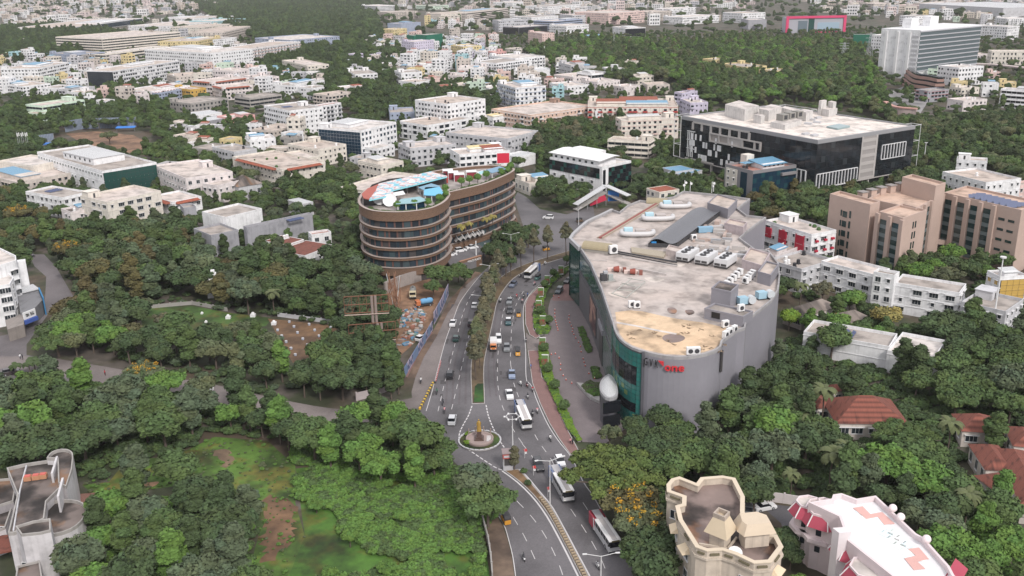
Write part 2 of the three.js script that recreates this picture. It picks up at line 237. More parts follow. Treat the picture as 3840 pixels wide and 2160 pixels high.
{const o=mesh('road_marking',join(PAINT),lineM);o.userData.kind='structure';}

// pavements on the mall side
slab('pavement',[[11.5,-320.6],[8.8,-315.6],[5.3,-306],[4.2,-298.8],[4,-280.4],[5.1,-271.3],[7,-268],[8.3,-270.1],[6.5,-275.7],[6.8,-292.3],[8.6,-306.5],[12.2,-320.5]],0.15,redPaverM);
slab('pavement',[[4.3,-258.7],[5,-236.3],[5.3,-233.9],[6.7,-223.2],[8.6,-212],[10.5,-204],[12.9,-195.5],[14.8,-198.3],[14.1,-202.2],[12.7,-209.7],[11.3,-219.2],[9.6,-234.5],[7.8,-239.7],[7.5,-259.1]],0.15,redPaverM);
const plaza=[[22,-327.6],[16.1,-313.1],[12.9,-303.6],[11.7,-294.6],[11.2,-273.2],[8.2,-267.4],[7.9,-258.6],[8.7,-235.4],[9.8,-235.4],[11.5,-223.1],[13,-214],[14.7,-205.5],[16,-202.1],[21.5,-201.3],[29,-211.3],[34.3,-226.2],[32.1,-268],[27.2,-304.3]];
ROADS.push(bound(plaza));struct('plaza',sheetG(plaza,0.1),paverM);struct('forecourt',sheetG([[22,-327.6],[16.1,-313.1],[13.1,-303],[13.7,-302],[22.5,-301.6],[26.1,-318.4]],0.106),redPaverM);
struct('pavement',prismG([[-6.6,-168.4],[-4.8,-158.2],[-4.3,-149.8],[-0.4,-149.7],[-0.9,-157.2],[-1.6,-162.1],[-2.7,-167.3],[-5.3,-174.3]],0,0.12),M([0.23,0.195,0.18],{map:TX.soil}));
{const p=[[-29,-241.1],[-27.5,-256],[-26,-267.2],[-24.5,-274.8],[-25.6,-275.4],[-27.2,-267.3],[-28.8,-255.1],[-30.1,-242.1]];struct('pavement',prismG(p,0,0.12),redPaverM);}
struct('driveway',sheetG([[4.1,-273.5],[5.1,-270.7],[7.2,-267.7],[11.1,-272.1],[10.7,-260.5],[7.5,-258.6],[4.3,-258.2],[3.9,-267]],0.016),dustM);
// open plots
function plot(name,poly,m,y) {LOTS.push(bound(poly));return struct(name,sheetG(poly,y),m);}
plot('lawn',[[-122.8,-303.4],[-109.7,-304.1],[-93.1,-295.6],[-77.5,-289.9],[-77.5,-282.8],[-88.5,-278.7],[-97.3,-277.9],[-115.6,-281],[-120.4,-291.8]],M([0.13,0.16,0.085],{map:TX.grass}),0.01);
plot('earth_plot',[[-78.6,-289.4],[-54.3,-281.2],[-55.8,-270.6],[-58.8,-255.3],[-62.8,-252.6],[-73.2,-276.9]],M([0.27,0.19,0.13],{map:TX.soil}),0.014);
plot('building_site_yard',[[-43.7,-316],[-39.8,-323.1],[-31,-330.3],[-21.9,-313.6],[-23.7,-296.2],[-26.4,-278.2],[-29.1,-267.3],[-32.7,-256.2],[-38,-282.2]],soilM,0.02);
plot('meadow',[[-95,-186.1],[-89.5,-187.1],[-89.3,-194.2],[-85.8,-197.8],[-79.6,-197.6],[-72.1,-207.8],[-58.8,-205.3],[-49.6,-192.9],[-46.3,-177.1],[-41.8,-164.6],[-42.3,-148.8],[-49.6,-149],[-51.1,-164.9],[-56.4,-178.4],[-71.5,-185.4],[-80.1,-183.5],[-82.9,-180.3],[-91,-182.1]],grassM,0.01);
function ragged(pts,amp,step=1) {const r=mulberry(pts.length*91);return curve(pts,step,true).map((p)=>[p[0]+(r()-0.5)*amp,p[1]+(r()-0.5)*amp]);}
struct('grass_lot',sheetG([[-49.3,-191.7],[-41.7,-193.9],[-38.4,-187.8],[-30.9,-198.5],[-12,-187],[-6.8,-168.4],[-4.7,-148.6],[-43.7,-149.6],[-41.8,-164.6]],0.006),M([0.12,0.175,0.06],{map:TX.grass}));
struct('path',sheetG(ragged([[-53.1,-179.9],[-49.8,-179.3],[-46.6,-177.1],[-44.7,-169.5],[-44.4,-163.3],[-45.4,-158.4],[-47.8,-156.8],[-49.9,-162.6],[-51.8,-172.1]],2.2),0.016),M([0.29,0.2,0.14],{map:TX.soil}));
struct('path',sheetG(ragged([[-83.2,-181.9],[-82.4,-185.2],[-79.3,-187.1],[-78.1,-186.2],[-80.6,-183.5]],1.2),0.02),soilM);
struct('path',sheetG(ragged([[-71.1,-201.1],[-67.9,-201.6],[-64.4,-195.8],[-65.3,-192.2],[-68.2,-197.2]],1.6),0.018),M([0.33,0.27,0.22],{map:TX.soil}));
struct('courtyard',sheetG([[-94.2,-182.2],[-88,-183.1],[-84,-175.1],[-81.6,-174.5],[-87.7,-170.2]],0.02),M([0.33,0.17,0.13],{map:TX.paver}));
plot('car_park',[[47,-174.8],[51.8,-174.2],[59.9,-171.9],[56.5,-161.4],[57.8,-155.6],[52.5,-157.1],[53.1,-166.7],[51.5,-171.1]],M([0.13,0.125,0.135],{map:TX.asphalt}),0.012);
// ---------- building kit ----------
const fontB=await new FontLoader().loadAsync('fonts/droid/droid_sans_bold.typeface.json');
const fontR=await new FontLoader().loadAsync('fonts/droid/droid_sans_regular.typeface.json');
function textG(s,size,depth=0.12,font=fontB) {const g=new TextGeometry(s,{font,size,depth,curveSegments:4,bevelEnabled:false});return g;}
// children built in world coordinates: move the thing's origin to its base
function settle(t) {
  const b=new THREE.Box3().setFromObject(t),c=b.getCenter(new THREE.Vector3());c.y=0;
  for (const k of t.children) k.position.sub(c);t.position.add(c);return t;
}
function faceSegs(l) {const o=[];for (let i=1;i<l.length;i++) {const a=l[i-1],b=l[i];o.push({a,b,L:Math.hypot(b[0]-a[0],b[1]-a[1]),turn:Math.atan2(-(b[1]-a[1]),b[0]-a[0])});} return o;}
// panes of glass set on a wall line; the wall must run left to right as seen from outside
function paneGrid(t,l,y0,y1,cw,rows,mat,{gap=0.12,out=0.12,th=0.1,name='pane',x0=0,x1=1,skip}={}) {
  const Ls=lengths(l),tot=Ls.at(-1),s0=tot*x0,s1=tot*x1,n=Math.max(1,Math.round((s1-s0)/cw)),w=(s1-s0)/n,h=(y1-y0)/rows;
  for (let i=0;i<n;i++) {
    const q=along(l,s0+w*(i+0.5)),nx=Math.sin(q.turn),nz=Math.cos(q.turn);
    for (let j=0;j<rows;j++) {if (skip&&skip(i,j)) continue;bit(name,typeof mat==='function'?mat(i,j,n) :mat,t,w-gap,h-gap,th,q.p[0]+nx*out,y0+h*j+gap/2,q.p[1]+nz*out,q.turn);}
 }
}
function wallPanel(t,name,m,l,y0,y1,out=0.1,th=0.2) {   // a slab standing proud of a wall line
  const a=shift(l,0).map((p)=>p),g=[];const f=faceSegs(a);
  const o=offsetLine(l,out),b=offsetLine(l,out-th);g.push(prismG([...o,...b.reverse()],y0,y1,{bottom:true}));return mesh(name,join(g),m,t);
}
function offsetLine(l,d) {return l.map((p,i)=>{const a=l[Math.max(0,i-1)],b=l[Math.min(l.length-1,i+1)],L=Math.hypot(b[0]-a[0],b[1]-a[1])||1;return [p[0]-d*(b[1]-a[1])/L,p[1]+d*(b[0]-a[0])/L];});}
const WG={};
for (const [k,w,h,mull,ledge] of [['A',1.5,1.35,1,1],['B',2.5,1.45,2,1],['C',0.9,1.1,0,1],['D',1.3,2.2,1,0],['S',1.6,1.6,1,0],['W',3.4,1.9,3,0]]) {
  const t=0.09,fr=[boxG(w+2*t,t,0.14,0,-h/2-t,0.02),boxG(w+2*t,t,0.14,0,h/2,0.02),boxG(t,h,0.14,-w/2-t/2,-h/2,0.02),boxG(t,h,0.14,w/2+t/2,-h/2,0.02)];
  for (let i=1;i <= mull;i++) fr.push(boxG(0.07,h,0.1,-w/2+w*i/(mull+1),-h/2,0.04));
  if (ledge) fr.push(boxG(w+0.7,0.1,0.55,0,h/2+0.16,0.27));fr.push(boxG(w+0.4,0.08,0.22,0,-h/2-0.18,0.1));
  WG[k]={w,h,frame:join(fr),pane:boxG(w,h,0.06,0,-h/2,0.03)};
}
const GW={v:0};
// a house from three roof corners: left, nearest, right
function frameOf([a,b,c]) {
  const u=[c[0]-b[0],c[1]-b[1]],v=[a[0]-b[0],a[1]-b[1]],W=Math.hypot(...u),D=Math.hypot(...v),tu=Math.atan2(-u[1],u[0]);let tv=Math.atan2(-v[1],v[0])-Math.PI/2;
  while (tv-tu>Math.PI) tv -= 2*Math.PI;while (tv-tu<-Math.PI) tv+=2*Math.PI;
  const th=(tu*W+tv*D)/(W+D),U=[Math.cos(th),-Math.sin(th)],V=[-Math.sin(th),-Math.cos(th)];
  return {W,D,th,U,V,x:b[0]+U[0]*W/2+V[0]*D/2,z:b[1]+U[1]*W/2+V[1]*D/2};
}
const HOUSES=[];
function house(c,h,f,mk,o={}) {
  const F=frameOf(c),{W,D,th}=F,r=mulberry(Math.round(Math.abs(F.x*31+F.z*17))+7),t=thing(o.name||'house',o.label,o.cat||'house',[F.x,0,F.z],th,o.group);
  const m=P[mk]||mk,dist=depthOf([F.x,F.z]),near=dist<500,rk=P[o.roof||['roofW', 'roofB', 'roofW', 'roofP', 'roofG'][Math.floor(r()*5)]];
  const rect=[[-W/2,D/2],[W/2,D/2],[W/2,-D/2],[-W/2,-D/2]],par=o.par ?? 0.9;
  const world=(x,z)=>[F.x+x*Math.cos(th)+z*Math.sin(th),F.z-x*Math.sin(th)+z*Math.cos(th)];
  FOOT.push(bound(rect.map((p)=>world(...p))));HOUSES.push({t,x:F.x,z:F.z});
  const wallG=[prismG(rect,0,h-par,{top:false})];if (par) wallG.push(loopWallG(rect,0.22,h-par,h));
  const fh=(h-par)/f;mesh('wall',join(wallG),m,t);mesh('roof',sheetG(offset(rect,-0.1),h-par),rk,t);
  if (o.band !== 0&&r()<0.75) {const g=[];for (let k=1;k <= f;k++) g.push(loopWallG(offset(rect,0.12),0.16,fh*k-0.28,fh*k-0.06));mesh('floor_band',join(g),P[o.trim]||m,t);}
  const faces=[[W,0,D/2],[D,-Math.PI/2,W/2],[D,Math.PI/2,W/2],[W,Math.PI,D/2]],win=o.win||'punch',panes=[],frames=[],glass=P[o.glass||'glass'];
  const put=(g,s,y,off,ry)=>{const q=g.clone();q.translate(s,y,off);q.rotateY(ry);return q;};
  for (const [L,ry,off] of faces) {
    const n=[Math.sin(ry+th),Math.cos(ry+th)],fx=F.x+n[0]*off,fz=F.z+n[1]*off;if (n[0]*-fx+n[1]*-fz<0.1*Math.hypot(fx,fz)) continue;
    const at=(s,y,d)=>new THREE.Vector3(s,y,off+d).applyAxisAngle(new THREE.Vector3(0,1,0),ry);
    if (win==='none'||(o.blind&&o.blind.includes('zlr'[faces.findIndex((q)=>q[1]===ry)]))) continue;
    const isGlass=win==='glass'||(o.gl&&o.gl.includes('zlr'[faces.findIndex((q)=>q[1]===ry)]));
    if (isGlass) {
      const y0=o.g0 ?? 0.6,y1=h-par-(o.g1 ?? 0.3),rows=Math.max(1,Math.round((y1-y0)/1.9)),n2=Math.max(2,Math.round((L-0.8)/2.2)),w=(L-0.8)/n2,hh=(y1-y0)/rows;
      const bk=mesh('curtain_wall_frame',boxG(L-0.5,y1-y0,0.12),P[o.gframe||'dark'],t);bk.position.copy(at(0,y0,0.06));bk.rotation.y=ry;
      for (let i=0;i<n2;i++) for (let j=0;j<rows;j++) {const p=at(-L/2+0.4+w*(i+0.5),y0+hh*j+0.05,0.15);if (near) bit('pane',glass,t,w-0.1,hh-0.1,0.06,p.x,p.y,p.z,ry);else {const g=boxG(w-0.1,hh-0.1,0.06);g.rotateY(ry);g.translate(p.x,p.y,p.z);panes.push(g);}}
      continue;
   }
    if (win==='band') {
      for (let k=0;k<f;k++) {
        const y=fh*k+fh*0.34,hh=fh*0.45;const nb=Math.max(1,Math.round(L/4));const w=(L-1)/nb;
        for (let i=0;i<nb;i++) {const p=at(-L/2+0.5+w*(i+0.5),y,0.04);const g=boxG(w-0.25,hh,0.1);g.rotateY(ry);g.translate(p.x,p.y,p.z);if (near) mesh('window',g,glass,t);else panes.push(g);}
        const q=at(0,y+hh+0.1,0.3),g2=boxG(L,0.5,0.7);g2.rotateY(ry);g2.translate(q.x,q.y,q.z);frames.push(g2);
     }
      continue;
   }
    const bays=Math.max(1,Math.round((L-0.6)/(o.bay||3.4))),sp=L/bays,type='AABCS'[Math.floor(r()*5)];
    for (let k=0;k<f;k++) for (let i=0;i<bays;i++) {
      const s=-L/2+sp*(i+0.5),y=fh*k+fh*0.55,roll=r(),ii=Math.min(i,bays-1-i);
      const bal=(win==='balcony'||(o.bal&&r()<o.bal))&&(bays<3||(ii % 2===(o.balPhase||0)));
      if (bal&&k>0) {
        const w=Math.min(sp*0.92,3.6),d=1.15,g=[boxG(w,0.16,d,0,-1.12,d/2),boxG(w,0.85,0.1,0,-0.96,d-0.05),boxG(0.1,0.85,d,-w/2+0.05,-0.96,d/2),boxG(0.1,0.85,d,w/2-0.05,-0.96,d/2)],y2=fh*k+1.14;
        const bg=put(join(g),s,y2,off,ry),dg=put(boxG(w*0.66,2.1,0.08,0,-0.95,0.05),s,y2,off,ry);
        if (near) {const b=mesh('balcony',bg,P[o.trim]||m,t);mesh('door',dg,P.glass,b);} else {frames.push(bg);panes.push(dg);}
        continue;
     }
      if (roll<0.12&&bays>2) continue;
      const T2=WG[k===0&&roll>0.8?'D' :roll>0.72?'C' :o.wt||type];if (T2.w>sp*0.95) continue;
      if (near&&GW.v<2600) {GW.v++;const p=at(s,y,0.01),wnd=mesh('window',T2.frame,P[o.wframe||'frame'],t);wnd.position.copy(p);wnd.rotation.y=ry;mesh('pane',T2.pane,glass,wnd);}
      else {panes.push(put(T2.pane,s,y,off+0.02,ry));if (dist<1100) frames.push(put(boxG(T2.w+0.6,0.1,0.5,0,T2.h/2+0.14,0.25),s,y,off,ry));}
   }
 }
  if (panes.length) {const p=mesh('window',join(panes),glass,t);p.userData.kind='stuff';}
  if (frames.length) {const p=mesh('ledge',join(frames),P[o.trim]||m,t);p.userData.kind='stuff';}
  // what stands on the roof and belongs to the house
  const y=h-par,X=o.x ?? (W*D>60?'st':'t'),rx=(k)=>(r()-0.5)*(W-k),rz=(k)=>(r()-0.5)*(D-k);
  for (const ch of X) {
    if (ch==='s'&&W>6&&D>6) {const w=Math.min(5.5,W*0.4),d=Math.min(5,D*0.4),px=(r()<0.5?-1 :1)*(W/2-w/2-0.6),pz=-(D/2-d/2-0.6)*(r()<0.7?1 :0.2),sh=mesh('stair_head',join([boxG(w,2.7,d,0,0,0),boxG(w+0.5,0.18,d+0.5,0,2.7,0)]),m,t);sh.position.set(px,y,pz);mesh('door',boxG(0.9,2,0.08,0,0,d/2+0.02),P.dark,sh);}
    if (ch==='t') for (let k=0,nk=1+Math.floor(r()*3);k<nk;k++) {const tk=mesh('water_tank',TANK,r()<0.5?P.tankB :P.whiteC,t);tk.position.set(clamp(rx(3) ,-W/2+1.2,W/2-1.2),y+0.02,clamp(rz(3),-D/2+1.2,D/2-1.2));}
    if ('bwry'.includes(ch)) {const w=W*(0.35+0.25*r()),d=D*(0.35+0.2*r()),sm={b:P.sheetBlue,w:P.sheetW,r:P.brick,y:P.yellow}[ch],px=(r()-0.5)*(W-w-0.6),pz=(r()-0.5)*(D-d-0.6);const s2=mesh('roof_shed',boxG(w-0.8,2.2,d-0.8),m,t);s2.position.set(px,y,pz);mesh('shed_roof',(()=>{const g=prismG([[-w/2,d/2],[w/2,d/2],[w/2,-d/2],[-w/2,-d/2]],2.2,2.35);const p=g.attributes.position;for (let i=0;i<p.count;i++) p.setY(i,p.getY(i)+(p.getZ(i)/d)*0.7*-1);g.computeVertexNormals();return g;})(),sm,s2);}
    if (ch==='R') {for (const sgn of [1]) {const g=[];for (const [L,ry,off] of faces.slice(0,2)) {const q=slopeG(L*0.8,2.0,1.0);q.translate(0,y-0.2,off-0.3);q.rotateY(ry);g.push(q);} mesh('tiled_awning',join(g),P.brick,t);}}
    if (ch==='H') mesh('hipped_roof',hipG(W+0.8,D+0.8,Math.min(W,D)*0.32,h-par),P[o.hip||'brick'],t);
    if (ch==='P') {const g=[];for (let k=0;k<7;k++) g.push(boxG(0.15,0.15,5,-2.7+k*0.9,2.4,0));for (const px of [-2.7,2.7]) for (const pz of [-2.3,2.3]) g.push(boxG(0.15,2.4,0.15,px,0,pz));const p=mesh('pergola',join(g),P.frame,t);p.position.set(rx(7),y,rz(6));}
    if (ch==='v') {const g=[];for (let k=0;k<3;k++) for (let j=0;j<4;j++) {const q=boxG(1.6,0.06,1,-2.6+j*1.75,0.5,k*1.7,0,0.35);g.push(q);} const p=mesh('solar_panel',join(g),M([0.03,0.05,0.13],{roughness:0.3}),t);p.position.set(rx(8),y,rz(6));}
    if (ch==='g') for (let k=0;k<5;k++) {const b=mesh('potted_bush',BALL,M([0.05,0.1,0.03]),t);b.position.set(rx(1.5),y+0.4,rz(1.5));b.scale.setScalar(0.5+r()*0.6);}
 }
  return t;
}
const TANK=join([cylG(0.62,0.62,1.2,0,0.25,0,12),cylG(0.62,0.25,0.22,0,1.45,0,12),boxG(1.3,0.25,1.3,0,0,0)]);
const BALL=new THREE.IcosahedronGeometry(0.8,1);
function slopeG(w,d,rise) {const pos=[],uv=[];quad([-w/2,0,d],[w/2,0,d],[w/2-0.6,rise,0],[-w/2+0.6,rise,0],pos,uv,w,d);quad([-w/2,-0.12,d],[w/2,-0.12,d],[w/2,0,d],[-w/2,0,d],pos,uv,w,0.1);pos.push(-w/2,0,d,-w/2+0.6,rise,0,-w/2,0,0,w/2,0,d,w/2-0.6,rise,0,w/2,0,0);uv.push(0,0,1,1,0,1,0,0,1,1,0,1);return raw(pos,uv);}
function hipG(W,D,rise,y) {
  const a=[-W/2,y,D/2],b=[W/2,y,D/2],c=[W/2,y,-D/2],d=[-W/2,y,-D/2],k=Math.min(W,D)/2,e=W >= D?[-W/2+k,y+rise,0] :[0,y+rise,D/2-k],f=W >= D?[W/2-k,y+rise,0] :[0,y+rise,-D/2+k],pos=[],uv=[];
  const tri=(p,q,r)=>{pos.push(...p,...q,...r);for (const v of [p,q,r]) uv.push(v[0]+v[2]*0.01,v[1]*2+v[2]);};
  if (W >= D) {tri(a,b,f);tri(a,f,e);tri(b,c,f);tri(c,d,e);tri(c,e,f);tri(d,a,e);} else {tri(a,b,e);tri(b,c,f);tri(b,f,e);tri(c,d,f);tri(d,a,e);tri(d,e,f);}
  tri(a,c,b);tri(a,d,c);return raw(pos,uv);
}
// ---------- the grey shopping mall ----------
const mallC=[[25.3,-227.4],[25.2,-223.1],[25.4,-219.1],[25.9,-215.8],[26.9,-212.9],[28.1,-210.5],[29.6,-208.8],[30.5,-208.2]],mallBack=[[22,-294.9],[23.9,-277.6],[24.9,-255.1],[25.2,-231.8]];
const mallNose=[[51.4,-356.7],[49.5,-358.3],[43.9,-350.9],[39.6,-340.5],[37.4,-344.2],[32.4,-336.1],[29.9,-332.5],[26.9,-327.6],[23.8,-319.5],[21,-311.7],[19.6,-306]];
const mallR0=curve([[30.6,-207.7],[35.1,-205],[39.5,-204.3],[44.4,-205.8],[47.4,-207.9],[49.2,-210.3]],1.3),mallRight=[...mallR0,[50.4,-214.1],[52.5,-216.9],[55.5,-220.7],[57.8,-222.4],[59.3,-227.4],[65.3,-236],[69.6,-242.3],[73.5,-250.4],[75.3,-256],[77.6,-263.7],[80.3,-275.6],[80.8,-288.8],[76.9,-290.1],[75.1,-303.4],[78.8,-310.6],[90.4,-329.5],[84.3,-333.1],[83.4,-342.7],[91.5,-357.7],[84.7,-363.3],[68.5,-372.4],[62.9,-363]];
const mallPoly=[...mallNose,...mallBack,...mallC,...mallRight.slice(1)];
FOOT.push(bound(mallPoly));
const mall=thing('shopping_mall', 'big grey shopping mall with curved green glass corner and cluttered flat roof', 'shopping mall');
const mallGrey=M([0.27,0.262,0.292],{map:TX.clean,roughness:0.6}),mallDark=M([0.1,0.1,0.115],{map:TX.clean,roughness:0.5});
mesh('wall',prismG(mallPoly,0,19.7,{top:false}),mallGrey,mall);
mesh('parapet',loopWallG(mallPoly,0.45,19.7,20.5),M([0.36,0.35,0.355],{map:TX.wall}),mall);
mesh('roof',sheetG(offset(mallPoly,-0.2),19.7),M([0.5,0.47,0.465],{map:TX.roof}),mall);
mesh('tan_roof',sheetG([[27,-236.8],[31.2,-238],[34.3,-237],[38.2,-233.9],[42,-231.3],[46.2,-229.1],[48.5,-228.2],[54,-223.7],[55.4,-221.7],[51.6,-217.8],[49.7,-213.6],[47.6,-210.6],[44.7,-208.6],[40.1,-207.1],[35.5,-207.9],[31.3,-210.7],[28.7,-213.6],[27.2,-216.7],[26.5,-221.1],[26.4,-226.4]],19.72),M([0.66,0.52,0.37],{map:TX.roof}),mall).userData.label='tan painted front part of the roof';
mesh('roof_strip',sheetG([[26.5,-229.8],[31.2,-227],[36.6,-223.3],[40.6,-220.9],[40.3,-219.9],[36.3,-222.3],[31.1,-225.9],[26.5,-228.4]],19.75),P.roofW,mall);
for (const q of [[[37.1,-219.5],[39.1,-220.6],[41.7,-219.3],[42,-217.5],[40.4,-215.4],[37.9,-214.8],[36.5,-217]],[[41.3,-239.3],[42.8,-239.6],[43.3,-237.1],[42.1,-234.6],[41,-235.5]],[[45.6,-237.4],[47.2,-237.7],[47.6,-235.2],[45.8,-233.6]]]) mesh('roof_stain',sheetG(curve(q,1,true),19.74),M([0.3,0.24,0.23],{map:TX.grime}),mall);
{const r=mulberry(4);for (let k=0;k<26;k++) {const a=[26.9,-236.1],b=[50.4,-223.9],c=[27.7,-215.9],u=r(),v=r()*0.9;const x=a[0]+(b[0]-a[0])*u+(c[0]-a[0])*v,z=a[1]+(b[1]-a[1])*u+(c[1]-a[1])*v;const g=[];for (let j=0;j<4;j++) g.push(boxG(0.7+r()*0.5,0.02,0.22,x+(r()-0.5)*1.2,19.75,z+(r()-0.5)*1.2,r()*3));mesh('roof_patch',join(g),M([0.24,0.17,0.11]),mall);}}
// walls of block lines left on the main roof
mesh('roof_kerb',join([[[30.9,-259.5],[37.1,-259.6]],[[27.8,-251.9],[34.8,-264.5]],[[31,-247.5],[38.3,-261.4]],[[29.3,-255],[34.3,-253.4]],[[31.4,-260.8],[35,-257]],[[27.5,-252],[31.3,-247.5]],[[33.7,-265],[38.3,-261.9]]].map(([a,b])=>stripG([a,b],0.3,19.7,19.85))),M([0.36,0.36,0.33]),mall);
mesh('roof_wall',join([stripG([[36.2,-273.3],[45.2,-266.8]],0.5,19.7,20.4),stripG([[34.6,-285],[49.7,-275.1]],0.5,19.7,20.2),stripG([[23.7,-282.9],[29.3,-282]],0.4,19.7,20)]),M([0.5,0.46,0.44],{map:TX.wall}),mall);
// curved glass corner
const glassPick=(i,j,n)=>{const k=(i*7+j*13) % 11;if (j >= 11&&j <= 12&&i>2&&i<n-1) return P.glassK;if (j >= 8&&j <= 9&&i>1&&i<n-2&&k<4) return M([0.13,0.2,0.08],{roughness:0.3});if (j >= 3&&j <= 6&&i>1&&i<n-1) return P.glassK;return k<3?M([0.025,0.16,0.14],{roughness:0.12}) :P.glassT;};
mesh('glass_backing',prismG([...offsetLine(mallC,0.06),...[...mallC].reverse()],0.3,19.9),P.dark,mall);
paneGrid(mall,mallC.slice(0,8),0.4,19.6,1.45,16,(i,j,n)=>glassPick(i,15-j,n),{gap:0.1,out:0.12});
wallPanel(mall, 'pilaster',mallDark,[mallC[7],mallRight[0]],0,20.3,0.35,0.5);
// straight glazed flank above the forecourt
const flank=[...mallBack,mallC[0]];
mesh('flank_backing',prismG([...offsetLine(flank,0.06),...[...flank].reverse()],0.3,19.2),mallDark,mall);
paneGrid(mall,flank,13.2,19.1,2.3,3,(i,j)=>((i*5+j*3) % 7<2?M([0.05,0.12,0.1],{roughness:0.1}) :M([0.03,0.085,0.075],{roughness:0.1})),{x1:0.84});
paneGrid(mall,flank,13.2,19.1,2.3,3,M([0.12,0.16,0.155],{roughness:0.15}),{x0:0.84});
paneGrid(mall,flank,0.4,12.2,2.2,6,M([0.13,0.165,0.16],{roughness:0.18}),{x0:0.66});
wallPanel(mall, 'flank_band',mallDark,flank,12.2,13.1,0.3,0.3);
wallPanel(mall, 'flank_base',M([0.13,0.125,0.135],{map:TX.clean}),[flank[0],flank[1],flank[2],along(flank,lengths(flank).at(-1)*0.65).p],0.1,12.1,0.18,0.2);
{const L=lengths(flank).at(-1),seg=(a,b)=>[along(flank,L*a).p,along(flank,L*(a+b)/2).p,along(flank,L*b).p];
  const poster=tex(128,1,(u,v)=>{const b=n1(u,v),q=n2(u,v);return mix3([0.78,0.66,0.6],[0.35,0.25,0.28],smooth(b,0.4,0.6)).map((c,i)=>c*(0.8+0.3*q*(i===0?1.2 :1)));});poster.repeat.set(0.06,0.08);
  wallPanel(mall, 'poster_frame',P.dark,seg(0.27,0.5),2.4,11.8,0.36,0.2);wallPanel(mall, 'poster',M([0.6,0.56,0.56],{map:poster,roughness:0.6}),seg(0.285,0.485),2.8,11.4,0.42,0.2);
  wallPanel(mall, 'doorway',P.void,seg(0.6,0.72),0.1,9.5,0.34,0.2);wallPanel(mall, 'door_fascia',mallGrey,seg(0.585,0.73),9.5,11,0.6,0.6);}
// dark nose bay at the far end of the flank
{const nose=[...mallNose.slice(7),mallBack[0]];wallPanel(mall, 'nose_glass',P.glassK,nose,0.3,19.4,0.15,0.2);paneGrid(mall,nose,0.5,19.2,2.2,6,P.glassG,{out:0.25});wallPanel(mall, 'nose_coping',M([0.42,0.42,0.43],{map:TX.clean}),[...mallNose.slice(4),mallBack[0]],19.4,20.7,0.6,1.0);
  const bay=[[21.2,-318.4],[20.5,-305.2],[21.3,-301.1],[22.4,-299.4],[23.6,-294.9],[24.5,-313.3],[23.3,-325.9]];mesh('side_bay',prismG(bay,0,12),mallGrey,mall);paneGrid(mall,bay.slice(0,5),0.5,6.4,1.6,3,P.glassT,{out:0.1});}
// lettering, letter by letter round the curve
{const put=(g,m,s,y)=>{const q=along(mallRight,s),o=mesh(m.color.r<0.1?'black_letter':'red_letter',g,m,mall);g.computeBoundingBox();g.translate(-(g.boundingBox.max.x+g.boundingBox.min.x)/2,0,0);o.position.set(q.p[0]+Math.sin(q.turn)*0.3,y,q.p[1]+Math.cos(q.turn)*0.3);o.rotation.y=q.turn;};
  [['G',0.75],['V',2.1],['K',3.45]].forEach(([c,s])=>{const g=textG(c,2.15,0.3,fontR);g.scale(0.46,0.86,0.6);put(g,M([0.008,0.008,0.01]),s,17.35);});
  const red=M([0.55,0.03,0.04]);[['o',6.1],['n',7.6],['e',9.05]].forEach(([c,s])=>{const g=textG(c,2.3,0.3);g.scale(0.88,0.72,1);put(g,red,s,17.0);});
  const sh=new THREE.Shape();sh.moveTo(0,1.0);sh.lineTo(1.3,1.0);sh.lineTo(1.3,-0.2);sh.closePath();put(new THREE.ExtrudeGeometry(sh,{depth:0.3,bevelEnabled:false}),red,4.5,18.2);const turn=along(mallRight,20).turn;
  bit('wall_light',P.whiteC,mall,0.9,0.9,0.3,...(()=>{const p=[45.7,-217.2];return [p[0],6.5,p[1]];})(),turn);}
{const sl=along(mallRight,lengths(mallR0).at(-1));bit('wall_slot',P.void,mall,0.9,5.5,0.3,sl.p[0]+0.25,14,sl.p[1]+0.3,sl.turn);}
wallPanel(mall, 'wall_joint',M([0.22,0.215,0.23]),[mallRight[mallR0.length+3],mallRight[mallR0.length+4]],0,20.3,0.05,0.1);
// entrance pavilion with its white lens roof
{const p=thing('entrance_pavilion', 'dark rounded entrance pavilion with white lens roof beside the green glass corner', 'pavilion');const l=curve([[21.3,-214.3],[21.8,-218.1],[23.1,-221.3],[24.1,-222.6],[25,-219.8],[25.2,-214.9],[24.4,-209.8],[22.6,-209],[21.6,-211.3]],1,true);
  mesh('wall',prismG(l,0,7.4,{top:false}),mallDark,p);const inn=offset(l,0.25);mesh('fascia',loopWallG(inn,0.6,7.4,8.2),M([0.3,0.3,0.31]),p);
  const c=l.reduce((s,q)=>[s[0]+q[0]/l.length,s[1]+q[1]/l.length],[0,0]),pos=[],uv=[];l.forEach((a,i)=>{const b=l[(i+1) % l.length],ma=[(a[0]+c[0])/2,(a[1]+c[1])/2],mb=[(b[0]+c[0])/2,(b[1]+c[1])/2];quad([a[0],8.0,a[1]],[b[0],8.0,b[1]],[mb[0],8.9,mb[1]],[ma[0],8.9,ma[1]],pos,uv);pos.push(ma[0],8.9,ma[1],mb[0],8.9,mb[1],c[0],9.2,c[1]);uv.push(0,0,1,0,0.5,1);});mesh('lens_roof',toCreasedNormals(raw(pos,uv),1),P.sheetW,p);
  const f0=[22.5,-208.9],f1=[24.4,-209.6],tn=Math.atan2(-(f1[1]-f0[1]),f1[0]-f0[0]);for (const y of [0.6,4.2]) bit('glazing',P.glassK,p,4.6,2.9,0.3,(f0[0]+f1[0])/2+Math.sin(tn)*0.2,y,(f0[1]+f1[1])/2+Math.cos(tn)*0.2,tn);settle(p);}
